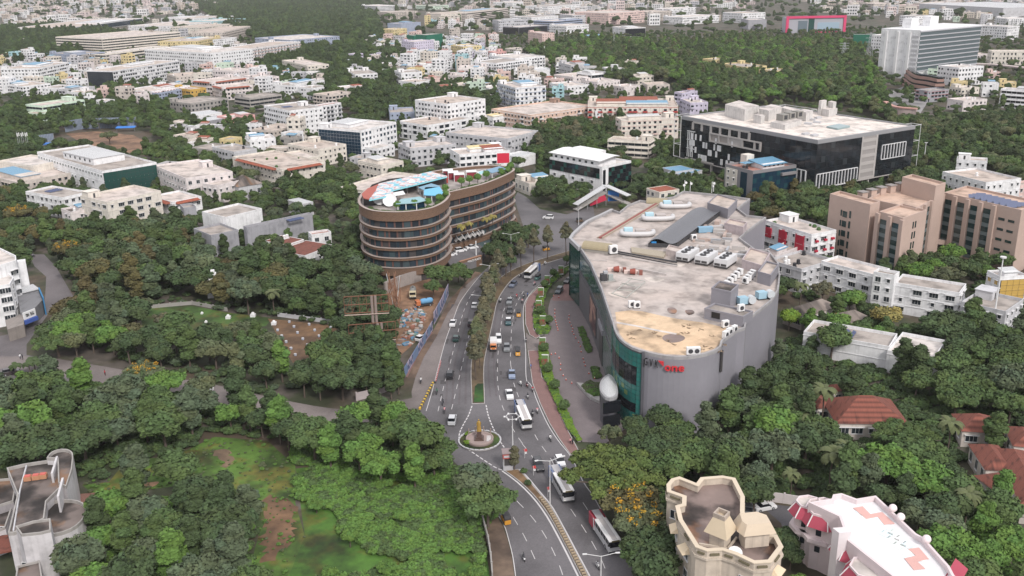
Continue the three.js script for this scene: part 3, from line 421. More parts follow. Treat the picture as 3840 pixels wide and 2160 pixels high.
// roof blocks of the mall
function block(t,name,m,poly,y0,y1,roofM,par=0.4) {mesh(name,prismG(poly,y0,y1,{top:false}),m,t);mesh(name+'_roof',sheetG(offset(poly,-0.05),y1-(par?0.5 :0)),roofM,t);if (par) mesh('parapet',loopWallG(offset(poly,0.05),0.3,y1-0.5,y1),m,t);}
const quadOf=(l,fr,rt)=>[l,fr,rt,[l[0]+rt[0]-fr[0],l[1]+rt[1]-fr[1]]];
block(mall, 'roof_tower',mallGrey,quadOf([52.7,-240],[57.1,-236.6],[60.4,-242.3]),19.7,25,P.roofD);
block(mall, 'roof_house',mallGrey,quadOf([49.2,-230.9],[57.6,-224.4],[61,-228.3]),19.7,22.6,P.roofG);
bit('window',P.glassK,mall,2.3,1.6,0.1,...(()=>{const a=[49.2,-230.9],b=[57.6,-224.4],k=0.3;return [lerp(a[0],b[0],k)-0.02,20.5,lerp(a[1],b[1],k)+0.12];})(),Math.atan2(-(([57.6,-224.4])[1]-([49.2,-230.9])[1]),([57.6,-224.4])[0]-([49.2,-230.9])[0]));
block(mall, 'roof_house',mallGrey,quadOf([69.8,-259.1],[72.6,-255.6],[77.5,-265.5]),19.7,23.2,P.roofB);
block(mall, 'roof_house',M([0.5,0.43,0.44],{map:TX.wall}),quadOf([68.5,-272.6],[73,-266.2],[78.3,-278.5]),19.7,22.6,P.roofB);
block(mall, 'roof_house',M([0.48,0.41,0.42],{map:TX.wall}),quadOf([72,-313.3],[76.9,-307.7],[79.7,-313.5]),19.7,23,P.roofB);
block(mall, 'roof_house',mallGrey,quadOf([71.6,-340.4],[77,-330.7],[83.4,-344.4]),19.7,23.4,P.roofB);
block(mall, 'roof_house',M([0.52,0.45,0.43],{map:TX.wall}),quadOf([48.2,-287.3],[52.5,-282.6],[54.3,-287.5]),19.7,21.8,P.roofP);
// long wave roof over the skylight, barrel sheds, red rails
{const a=[43.4,-296.3],b=[53.3,-295.1],c=[75.4,-334.9],d=[65.4,-337.9],pos=[],uv=[],n=12;for (let i=0;i<n;i++) {const k0=i/n,k1=(i+1)/n,y=(k)=>21.6+0.9*Math.sin(k*Math.PI*2-0.4)+0.5*k;const e=(k,s)=>{const p=[lerp(a[0],b[0],k),lerp(a[1],b[1],k)],q=[lerp(d[0],c[0],k),lerp(d[1],c[1],k)];return [lerp(p[0],q[0],s),y(k),lerp(p[1],q[1],s)];};quad(e(k0,0),e(k1,0),e(k1,1),e(k0,1),pos,uv,1.2,30);}
  mesh('wave_roof',toCreasedNormals(raw(pos,uv),1),M([0.2,0.205,0.225],{map:TX.corr,roughness:0.45}),mall);mesh('wave_roof_wall',prismG(offset([a,b,c,d],-0.4),19.7,21.1,{top:false}),P.dark,mall);}
function barrel(t,p,q,w,y,rise,m) {const L=Math.hypot(q[0]-p[0],q[1]-p[1]),pos=[],uv=[],n=10;for (let i=0;i<n;i++) {const f=(k)=>[-w/2*Math.cos(k*Math.PI),rise*Math.sin(k*Math.PI)],a=f(i/n),b=f((i+1)/n);quad([0,a[1],a[0]],[L,a[1],a[0]],[L,b[1],b[0]],[0,b[1],b[0]],pos,uv,L,1);for (const x of [0,L]) {pos.push(x,a[1],a[0],x,b[1],b[0],x,0,0);uv.push(0,0,1,0,0,1);}} const o=mesh('barrel_roof',raw(pos,uv),m,t);o.position.set(p[0],y,p[1]);o.rotation.y=Math.atan2(-(q[1]-p[1]),q[0]-p[0]);return o;}
const tanSheet=M([0.5,0.42,0.27],{map:TX.corr,roughness:0.6});
{const a=[23.4,-295.7],b=[31.3,-291.7],c=[52.1,-357.4],d=[59.3,-355.2];bit('barrel_base',M([0.3,0.28,0.25]),mall,Math.hypot(b[0]-a[0],b[1]-a[1]),0.9,4.4,(a[0]+b[0])/2,19.7,(a[1]+b[1])/2,Math.atan2(-(b[1]-a[1]),b[0]-a[0]));barrel(mall,a,b,4.8,20.6,1.9,tanSheet);barrel(mall,c,d,4.4,19.8,1.8,tanSheet);}
for (const k of [0,1,2]) {const a=[29.5,-307.8],b=[55.2,-353.8],q=offsetLine([a,b],(k-1)*0.9);mesh('roof_rail',stripG(q,k===1?0.8 :0.35,19.7,20.1+0.1*k),k===1?M([0.26,0.08,0.07]) :M([0.36,0.3,0.24]),mall);}
mesh('roof_step',prismG([[38.3,-295.6],[48.9,-289.3],[47,-283.8],[37.9,-289.9]],19.7,20.3),M([0.56,0.49,0.38],{map:TX.corr}),mall);
mesh('pipe',join([stripG([[32.3,-291.8],[50.3,-278.6]],0.5,20,20.35),stripG([[32.2,-290.8],[50,-276.6]],0.25,19.7,20.0)]),P.dark,mall);
{const r=mulberry(31),a=[49.5,-301.5],b=[72.9,-267.4],c=[72,-329.3],tone=[M([0.5,0.47,0.45],{map:TX.clean}),M([0.33,0.31,0.3]),P.steel,M([0.42,0.33,0.29])];for (let k=0;k<54;k++) {const u=r()*0.85,v=0.1+r()*0.85,x=a[0]+(b[0]-a[0])*u+(c[0]-a[0])*v,z=a[1]+(b[1]-a[1])*u+(c[1]-a[1])*v;if (inside([x,z],offset(mallPoly,-3))) bit(k % 3?'duct':'roof_box',tone[k % 4],mall,1+r()*4.5,0.3+r()*1.1,0.4+r()*1.4,x,19.72,z,-0.35+(r()<0.5?1.57 :0));} for (let k=0;k<12;k++) {const u=r(),v=r(),p=[lerp(([24.7,-280.1])[0],([52.1,-245.6])[0],u),lerp(([24.7,-280.1])[1],([52.1,-245.6])[1],v)];mesh('roof_patch',sheetG(curve([0,1,2,3,4].map((q)=>[p[0]+Math.cos(q*1.26)*(1+r()*2.6),p[1]+Math.sin(q*1.26)*(1+r()*2.4)]),0.8,true),19.705+k*0.0015),M(k % 3?[0.42,0.4,0.395] :[0.64,0.61,0.59],{map:TX.roof}),mall);}}
settle(mall);
// plant on the mall roof: chillers, duct loops, air conditioners, fans, tanks
{
  const ch=thing('chiller', 'white rooftop chiller, leftmost of the row on the mall roof', 'chiller',[0,0,0],0, 'chillers on the mall roof');
  mesh('casing',boxG(4.2,2.2,8.2,0,0.7,0),M([0.66,0.66,0.67],{map:TX.clean}),ch);mesh('stand',boxG(4.0,0.7,7.8),P.void,ch);mesh('grille',join([boxG(1.7,0.7,0.1,-1,0.85,4.12),boxG(1.7,0.7,0.1,1,0.85,4.12)]),P.void,ch);
  for (const z of [-2.6,0,2.6]) {const f=mesh('fan',cylG(0.95,0.95,0.35,0,2.9,z,14),P.dark,ch);mesh('fan_hub',cylG(0.3,0.3,0.12,0,3.25,z,8),P.steel,f);}
  const a=[53,-279.7],b=[63.2,-272.9],turn=Math.atan2(-(b[1]-a[1]),b[0]-a[0]) ;[[0, ''],[0.5, 'white rooftop chiller in the middle of the row on the mall roof'],[1, 'white rooftop chiller, rightmost of the row on the mall roof']].forEach(([k,l],i)=>{const p=[lerp(a[0],b[0],k)+1.2,19.75,lerp(a[1],b[1],k)-3.2];if (i) copy(ch,p,turn,l);else {ch.position.set(...p);ch.rotation.y=turn;}});
  const dl=thing('duct_loop', 'silver wrapped air duct loop nearest the tan barrel shed', 'air duct',[0,0,0],0, 'duct loops on the mall roof');const pts=[[-5.2,-1.8],[-5.4,1.2],[-3.5,2],[3.2,2.2],[4.8,1.2],[5.2,-1.2]].map((p)=>new THREE.Vector3(p[0],1.1,p[1]));
  mesh('duct',new THREE.TubeGeometry(new THREE.CatmullRomCurve3(pts),30,0.85,8),M([0.62,0.61,0.61],{map:TX.clean,roughness:0.45}),dl);mesh('air_handler',boxG(2.8,2,2,-3.2,0.6,-0.8),M([0.42,0.6,0.68]),dl);mesh('plenum',boxG(3.4,1.5,2.4,0.8,0.5,-0.8),M([0.5,0.45,0.43],{map:TX.clean}),dl);mesh('support',join([boxG(0.2,0.6,0.2,-4.5,0,1.5),boxG(0.2,0.6,0.2,4,0,1.7),boxG(0.2,0.6,0.2,0,0,2)]),P.steel,dl);
  [[[42.6,-310.7], ''],[[52.5,-330.6], 'silver wrapped air duct loop in the middle of the three'],[[61.6,-348.2], 'silver wrapped air duct loop farthest back by the barrel roof']].forEach(([p,l],i)=>{const q=[p[0],19.72,p[1]];if (i) copy(dl,q,0.05,l);else dl.position.set(...q);});
  const ac=thing('air_conditioner', 'white air conditioner, left of the pair on the open roof', 'air conditioner',[0,0,0],0, 'air conditioners on the mall roof');mesh('casing',boxG(1.5,1.5,0.8,0,0.2,0),P.whiteC,ac);const fg=cylG(0.48,0.48,0.06,0,0,0,14);fg.rotateX(Math.PI/2);fg.translate(0.05,0.95,0.42);mesh('fan_grille',fg,P.dark,ac);mesh('foot',join([boxG(0.1,0.2,0.8,-0.6,0,0),boxG(0.1,0.2,0.8,0.6,0,0)]),P.dark,ac);
  const spots=[[[31.7,-240],0.2, ''],[[33,-239.4],0.2, 'white air conditioner, right of the pair on the open roof'],[[53.2,-224.3],0.3, 'white air conditioner standing before the grey roof house'],[[58.1,-229.2],0.3, 'white air conditioner on top of the grey roof house'],[[41.3,-207.1],0, 'white air conditioner behind the front parapet, left of two'],[[42.8,-207.2],0, 'white air conditioner behind the front parapet, right of two'],[[51.7,-217.1],0.8, 'white air conditioner at the right parapet, nearest of three'],[[53,-218.9],0.8, 'white air conditioner at the right parapet, middle of three'],[[54.6,-220.6],0.8, 'white air conditioner at the right parapet, farthest of three'],[[32,-289.6],0.3, 'large white air conditioner beside the tan barrel shed'],[[60,-304],0.3, 'white air conditioner in the clutter right of the wave roof'],
    ...[0,1,2,3,4].map((k)=>[[lerp(([60.4,-255.5])[0],([66.6,-266.6])[0],k/4),lerp(([60.4,-255.5])[1],([66.6,-266.6])[1],k/4)],-0.9,['nearest', 'second nearest', 'middle', 'second farthest', 'farthest'][k]+' white air conditioner in the slanting row of five behind the roof tower', 'air conditioners in the slanting row behind the roof tower',1]),...[0,1,2,3].map((k)=>[[lerp(([66.3,-258.4])[0],([70,-265])[0],k/3),lerp(([66.3,-258.4])[1],([70,-265])[1],k/3)],-0.9,['nearest', 'second', 'third', 'farthest'][k]+' white air conditioner in the row of four near the far roof house', 'air conditioners in the short row near the far roof house',1])];
  spots.forEach(([p,tn,l,g,up],i)=>{const q=[p[0],i===3?22.12 :19.72,p[1]];if (i) copy(ac,q,tn,l,g||'air conditioners on the mall roof',i===9?1.7 :1.15);else {ac.position.set(...q);ac.rotation.y=tn;ac.scale.setScalar(1.15);}});
  const fan=thing('exhaust_fan', 'rust red exhaust fan on the open mall roof, left one', 'exhaust fan');const fg2=cylG(0.95,0.7,1.6,0,0,0,12);fg2.rotateZ(Math.PI/2);fg2.translate(0,1,0);mesh('drum',fg2,M([0.26,0.07,0.05]),fan);mesh('motor',boxG(1,1.4,1,1.6,0,0),M([0.22,0.08,0.06]),fan);mesh('plinth',boxG(4.2,0.9,1.4,-1.2,0,-1.4),M([0.6,0.48,0.44]),fan);
  {const p=[31.8,-271],q=[36.3,-268.3];fan.position.set(p[0],19.72,p[1]);copy(fan,[q[0],19.72,q[1]],-0.1, 'rust red exhaust fan on the open mall roof, right one');}
  const gen=thing('roof_machine', 'dark pump set on a plinth left of the rust red fans', 'machine',((p)=>[p[0],19.72,p[1]])([27.6,-262.9]),0.2);mesh('plinth',boxG(4.6,0.25,2.6),P.concrete,gen);mesh('tank',boxG(1.8,2,1.6,-1.2,0.25,0),P.dark,gen);mesh('panel',boxG(1.4,1.7,1,0.8,0.25,0.2),M([0.3,0.33,0.32]),gen);mesh('motor',boxG(1.2,0.7,1,-0.6,2.25,-0.2),P.steel,gen);
  [[1010,725, 'small blue water tank in front of the dark wave roof'],[1500,590, 'long blue air handling unit right of the wave roof'],[1180,300, '']].slice(0,2).forEach(([x,y,l],i)=>{const p=i?[65.6,-313.3] :[45.8,-297.5],b=thing(i?'air_handler':'water_tank',l,i?'air handler':'water tank',[p[0],19.72,p[1]],0.1);mesh(i?'casing':'tank',boxG(i?5 :1.6,i?1.8 :1.6,i?2 :1.6,0,0.2,0),i?M([0.25,0.42,0.56],{map:TX.clean}) :M([0.03,0.25,0.6]),b);mesh('stand',boxG(i?4.8 :1.4,0.2,1.4),P.dark,b);if (i) mesh('duct',boxG(5.5,1.4,1.8,4.6,0.5,-1),M([0.48,0.45,0.44],{map:TX.clean}),b);});
  [[[61.9,-241.2], 'blue grey fan drum near the right parapet, front one'],[[68,-245.4], 'blue grey fan drum near the right parapet, back one']].forEach(([p,l],i)=>{const b=thing('fan_drum',l, 'fan drum',[p[0],19.72,p[1]],0.3);const g=cylG(1.1,1.1,1.6,0,0,0,14);g.rotateX(Math.PI/2);g.translate(1.6,1.5,0);mesh('drum',g,M([0.5,0.53,0.55]),b);mesh('duct',boxG(2.6,1.8,2,-0.6,0.4,0),M([0.36,0.55,0.66],{map:TX.clean}),b);mesh('stand',boxG(3.6,0.4,1.6),P.dark,b);});
  const dish=thing('antenna_mast', 'white antenna mast with drums at the back edge of the mall roof', 'antenna',((p)=>[p[0],19.7,p[1]])([69.4,-374.9]));mesh('mast',join([barG([0,0,0],[0,4.5,0],0.12),barG([2.2,0,0.3],[2.2,4,0.3],0.12)]),P.whiteC,dish);for (const [x,y] of [[0.4,3.6],[-0.3,2.6],[2.5,3.2]]) {const g=cylG(0.5,0.5,0.4,0,0,0,12);g.rotateX(1.5);g.translate(x,y,0.4);mesh('drum',g,P.whiteC,dish);}
  copy(dish,((p)=>[p[0],19.7,p[1]])([79.6,-371.5]),1.2, 'white antenna mast standing alone at the mall roof back edge, right one');
}

// ---------- the curved brown hotel ----------
let HOTEL=[];
{
  const drum=[[-55.4,-341.6],[-54.2,-335.5],[-51.9,-330.3],[-48.4,-325.9],[-43.7,-323.7],[-37.7,-323.1],[-32,-324.9],[-27.9,-328.2],[-24.7,-334.3],[-23,-341.2],[-22.4,-348.1]],wing=[[-23.1,-352.1],[-17.2,-357.9],[-10.9,-364.8],[-6.1,-372.6],[-1.1,-382.6],[1,-388.1],[1.9,-392.2],[1.3,-395.3]],back=[[-1.8,-399.4],[-8.3,-402.1],[-15.4,-400.5],[-27.5,-394.8],[-32.8,-390.4],[-38.7,-382.2],[-48.6,-373.4],[-54.6,-361],[-55.9,-350.4]];
  const front=HOTEL=[...curve(drum,2),...curve(wing,2.2)],poly=[...front,...back];FOOT.push(bound(poly));
  const t=thing('hotel', 'brown banded hotel of two curved wings with rooftop bar', 'hotel');const brown=M([0.2,0.12,0.078],{map:TX.brick}),gl=[P.glass,M([0.05,0.075,0.085],{roughness:0.15}),M([0.03,0.045,0.06],{roughness:0.1})];
  const body=offset(poly,-0.9);mesh('wall',prismG(body,0,23,{top:false}),M([0.05,0.045,0.045]),t);mesh('roof',sheetG(offset(poly,-0.3),24.9),M([0.42,0.4,0.4],{map:TX.roof}),t);
  mesh('parapet',loopWallG(poly,0.6,22.6,26),brown,t);mesh('coping',loopWallG(offset(poly,0.15),0.9,26,26.15),M([0.4,0.33,0.3]),t);
  for (let k=0;k<5;k++) {
    const y=19.1-3.6*k,bot=k===4?y-2.0 :y;mesh('band',loopWallG(poly,1.0,bot,y+0.95),brown,t);mesh('band_ledge',loopWallG(offset(poly,0.3),1.3,y+0.95,y+1.08),M([0.34,0.28,0.25]),t);
    const l=offset(poly,-0.85).slice(0,front.length);let s=0;const L=lengths(l).at(-1),r=mulberry(k+40);
    while (s<L-2) {const w=r()<0.3?1.0 :2.3,q=along(l,s+w/2),nx=Math.sin(q.turn),nz=Math.cos(q.turn);if (r()>0.1) bit('pane',gl[Math.floor(r()*3)],t,w-0.14,2.42,0.1,q.p[0]+nx*0.14,y+1.1,q.p[1]+nz*0.14,q.turn);s+=w;if (r()<0.35) {const q2=along(l,s+0.3);bit('mullion',M([0.12,0.06,0.05]),t,0.55,2.3,0.25,q2.p[0]+Math.sin(q2.turn)*0.1,y+1.26,q2.p[1]+Math.cos(q2.turn)*0.1,q2.turn);s+=0.6;}}
 }
  {const l=offset(poly,-1.6),g=[];for (let s=2;s<lengths(l.slice(0,front.length)).at(-1);s+=4.5) {const q=along(l.slice(0,front.length),s);g.push(cylG(0.35,0.35,3.2,q.p[0],0,q.p[1],10));} mesh('column',join(g),M([0.3,0.28,0.27]),t).userData.kind='stuff';}
  // lobby base under the wing
  const lb=offset(poly,0.4).slice(Math.floor(front.length*0.62),front.length);wallPanel(t, 'lobby_glass',M([0.1,0.14,0.15],{roughness:0.2}),lb,0,3.6,0.2,0.4);wallPanel(t, 'lobby_band',brown,lb,3.6,4.9,0.5,0.6);
  settle(t);
  const top=(name,label,cat,poly2,y0,y1,m,group)=>{const o=thing(name,label,cat,[0,0,0],0,group);mesh('roof',prismG(poly2,y1-0.25,y1,{bottom:true}),m,o);return o;};
  const painted=tex(256,9,(u,v)=>mix3([0.5,0.78,0.85],mix3([0.9,0.88,0.88],[0.8,0.55,0.55],smooth(n2(u,v),0.55,0.7)),smooth(n1(u,v),0.38,0.5)));
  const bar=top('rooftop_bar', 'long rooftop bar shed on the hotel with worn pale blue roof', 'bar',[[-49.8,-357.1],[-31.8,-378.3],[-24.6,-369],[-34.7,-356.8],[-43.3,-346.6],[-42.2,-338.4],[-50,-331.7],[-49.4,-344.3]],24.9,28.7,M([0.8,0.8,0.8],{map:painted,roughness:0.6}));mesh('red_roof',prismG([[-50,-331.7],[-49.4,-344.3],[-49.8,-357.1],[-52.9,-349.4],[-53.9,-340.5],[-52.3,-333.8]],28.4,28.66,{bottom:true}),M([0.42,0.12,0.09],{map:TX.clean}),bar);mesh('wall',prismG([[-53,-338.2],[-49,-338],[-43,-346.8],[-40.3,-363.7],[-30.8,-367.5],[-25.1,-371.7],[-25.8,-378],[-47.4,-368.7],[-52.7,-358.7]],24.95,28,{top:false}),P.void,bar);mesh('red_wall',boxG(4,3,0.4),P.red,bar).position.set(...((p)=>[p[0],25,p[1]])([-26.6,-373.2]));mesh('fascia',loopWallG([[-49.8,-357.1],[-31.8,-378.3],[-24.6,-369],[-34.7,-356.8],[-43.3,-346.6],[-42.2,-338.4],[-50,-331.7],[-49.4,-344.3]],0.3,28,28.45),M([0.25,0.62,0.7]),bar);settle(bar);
  [[[[-40.2,-328],[-39.2,-335],[-32.8,-338.5],[-29.5,-333],[-32.9,-329.4],[-36.7,-328.4]], 'curved pale turquoise pavilion roof nearest the drum parapet',M([0.42,0.68,0.74],{map:TX.corr})],[[[-32,-348.6],[-31.9,-353.6],[-26.5,-353.9],[-24.7,-344.7],[-25.3,-340],[-28.7,-340.2],[-31.5,-341.1]], 'bright sky blue pavilion roof beside the round bushes',M([0.18,0.52,0.74],{map:TX.clean})],[[[-34.6,-353.8],[-30.2,-360.1],[-26.5,-355.4],[-26.8,-354],[-32.5,-349.4]], 'pale blue link roof behind the white tent',M([0.3,0.52,0.68],{map:TX.corr})],[[[-11,-382.2],[-4.5,-390.8],[-1.1,-386.5],[-7.2,-377.8]], 'flat blue pool shelter at the far end of the hotel roof',M([0.3,0.5,0.68],{map:TX.corr})]].forEach(([pl,l,m])=>{const o=top('roof_pavilion',l, 'pavilion',pl,24.9,27.8,m);const g=offset(pl,-0.5).map((p)=>boxG(0.28,2.7,0.28,p[0],24.95,p[1]));g.forEach((q)=>mesh('post',q,P.whiteC,o));if (l[0]==='c') mesh('glass_wall',prismG(offset(pl,-0.9),24.95,27.4,{top:false}),P.glassB,o);settle(o);});
  {const p=[-37.5,-359.1],o=thing('tent', 'small white peaked tent in the middle of the hotel roof', 'tent',[p[0],24.95,p[1]],0.2);mesh('canopy',(()=>{const g=new THREE.ConeGeometry(3.1,2.2,4,1,true,Math.PI/4);g.translate(0,3.9,0);return g;})(),P.whiteC,o);for (const x of [-2.1,2.1]) for (const z of [-2.1,2.1]) mesh('post',cylG(0.1,0.1,2.9,x,0,z,6),P.whiteC,o);}
  const dish=thing('satellite_dish', 'large white satellite dish on the drum roof, left of two', 'satellite dish',((p)=>[p[0],24.95,p[1]])([-47.2,-338.7]),0.1);{const pts=[];for (let k=0;k <= 8;k++) pts.push(new THREE.Vector2(k/8*2.5,0.7*(k/8) ** 2));const g=new THREE.LatheGeometry(pts,24);g.rotateX(0.95);g.translate(0,2.1,0);mesh('bowl',g,P.whiteC,dish);mesh('mount',cylG(0.3,0.15,2,0,0,0,8),P.steel,dish);mesh('feed',barG([0,2.1,0],[0,3.3,1.7],0.06),P.steel,dish);}
  copy(dish,((p)=>[p[0],24.95,p[1]])([-43.2,-335.9]),-0.05, 'large white satellite dish on the drum roof, right of two');
  {const p=[-41.8,-344],o=thing('tarpaulin', 'grey white tarpaulin slung behind the satellite dishes', 'tarpaulin',[p[0],24.95,p[1]],0.3);mesh('sheet',boxG(6,0.1,4,0,2.6,0,0,0.1,0.1),P.whiteC,o);mesh('pole',join([boxG(0.1,2.5,0.1,-2.7,0,1.7),boxG(0.1,2.5,0.1,2.7,0,-1.7)]),P.steel,o);}
  const cab=thing('cabana', 'dark red cabana with white frame, leftmost on the hotel roof', 'cabana',[0,0,0],0, 'cabanas on the hotel roof');{const g=[boxG(4.2,0.2,3.8,0,2.7,0)];for (const x of [-2,2]) for (const z of [-1.8,1.8]) g.push(boxG(0.18,2.7,0.18,x,0,z));mesh('frame',join(g),P.whiteC,cab);mesh('curtain',boxG(3.9,2.5,3.4,0,0.05,-0.1),M([0.24,0.03,0.045]),cab);}
  [[1190,385, ''],[1250,405, 'dark red cabana with white frame, second from left on the hotel roof'],[1325,430, 'dark red cabana with white frame, third from left on the hotel roof'],[1470,400, 'dark red cabana with white frame standing apart beside the pool']].forEach(([x,y,l],i)=>{const pp=[[-25.4,-385.1],[-23,-381.1],[-20.4,-377.1],[-15.7,-381.9]][i],q=[pp[0],24.95,pp[1]];if (i) copy(cab,q,0.1,l);else {cab.position.set(...q);cab.rotation.y=0.1;}});
  {const o=thing('swimming_pool', 'small turquoise rooftop pool at the far end of the hotel', 'pool');mesh('water',sheetG([[-13.6,-393.4],[-10.3,-396.5],[-8.8,-392.1],[-12.6,-387.9]],25.0),M([0.2,0.5,0.55],{roughness:0.05}),o);mesh('rim',loopWallG([[-13.9,-393.4],[-10.3,-397.4],[-8.5,-392.1],[-12.5,-386.9]],0.4,24.92,25.1),P.white,o);settle(o);const p=[-2.9,-406.6],s=thing('red_screen', 'bright red screen panel at the far roof corner of the hotel', 'screen',[p[0],24.95,p[1]],0.1);mesh('panel',boxG(5.2,4.2,0.3,0,1,0),M([0.55,0.02,0.05]),s);mesh('post',join([boxG(0.2,1,0.2,-2,0,0),boxG(0.2,1,0.2,2,0,0)]),P.steel,s);}
  // porte cochere, zigzag canopy hung from rods
  {const o=thing('entrance_canopy', 'white zigzag entrance canopy hung on rods from the hotel', 'canopy');const a=[-22.7,-356.1],b=[-10.6,-367.9],d=[[-21,-351.3],[-10.5,-361.5]],pos=[],uv=[],n=12,zz=(k)=>(k % 2?0.5 :-0.5);for (let i=0;i<n;i++) {const e=(k,l,y)=>[lerp(l[0][0],l[1][0],k/n),y+zz(k),lerp(l[0][1],l[1][1],k/n)];quad(e(i,d,7.2),e(i+1,d,7.2),e(i+1,[a,b],7.6),e(i,[a,b],7.6),pos,uv,2,6);} mesh('canopy_sheet',raw(pos,uv),M([0.5,0.49,0.48]),o);const rods=[];for (const k of [0.1,0.3,0.5,0.7,0.9]) rods.push(barG([lerp(d[0][0],d[1][0],k),7.4,lerp(d[0][1],d[1][1],k)],[lerp(a[0],b[0],k*0.8)-2,11.5,lerp(a[1],b[1],k*0.8)-1.5],0.12));mesh('rod',join(rods),P.whiteC,o);const q=[-13.3,-346.3];mesh('mast',cylG(0.22,0.22,8.6,q[0],0,q[1],8),P.whiteC,o);settle(o);}
  // raised forecourt with its sign wall
  {const fp=[[-25.3,-345.3],[-22.1,-333.4],[-16.4,-337.3],[-11.3,-342.9],[-10,-354.6],[-12.8,-361.8],[-21.4,-362.3],[-24.9,-354.2]];const o=struct('terrace',prismG(fp,0,3),M([0.2,0.19,0.2],{map:TX.asphalt}));LOTS.push(bound(fp));const w=thing('sign_wall', 'brown stone sign wall before the hotel forecourt', 'sign wall');const a=[-19.1,-335.5],b=[-11.3,-343.1];mesh('wall',stripG([a,b],0.6,0,3.9),brown,w);mesh('coping',stripG([a,b],0.8,3.9,4.05),M([0.36,0.2,0.13]),w);const g=textG('HYATT PLACE',0.75,0.1);g.computeBoundingBox();const tn=Math.atan2(-(b[1]-a[1]),b[0]-a[0]);const s=mesh('lettering',g,P.whiteC,w);s.position.set(lerp(a[0],b[0],0.33)+Math.sin(tn)*0.42,2.7,lerp(a[1],b[1],0.33)+Math.cos(tn)*0.42);s.rotation.y=tn;settle(w);
    const w2=thing('stone_screen', 'pale striped stone screen wall below the hotel drum', 'wall');const c=[-44.3,-328.2],e=[-34.6,-336.2];const tn2=Math.atan2(-(e[1]-c[1]),e[0]-c[0]);mesh('wall',stripG([c,e],0.8,0,6),M([0.32,0.22,0.18],{map:TX.wall}),w2);const r=mulberry(3);for (let k=0;k<34;k++) {const u=r(),l=1.2+r()*2;bit('stone_strip',M(r()<0.5?[0.42,0.32,0.27] :[0.24,0.16,0.13]),w2,l,0.3,0.12,lerp(c[0],e[0],0.12+u*0.76)+Math.sin(tn2)*0.44,0.6+Math.floor(r()*13)*0.4,lerp(c[1],e[1],0.12+u*0.76)+Math.cos(tn2)*0.44,tn2);} settle(w2);FOOT.push(bound([c,e,[e[0],e[1]-4],[c[0],c[1]-4]]));
    const rw=thing('retaining_wall', 'old concrete retaining wall along the building yard', 'wall');mesh('wall',stripG([[-43.6,-311.8],[-39.3,-318.7],[-30.8,-327.9]],0.7,0,4.2),wallM([0.33,0.29,0.27]),rw);settle(rw);}
}
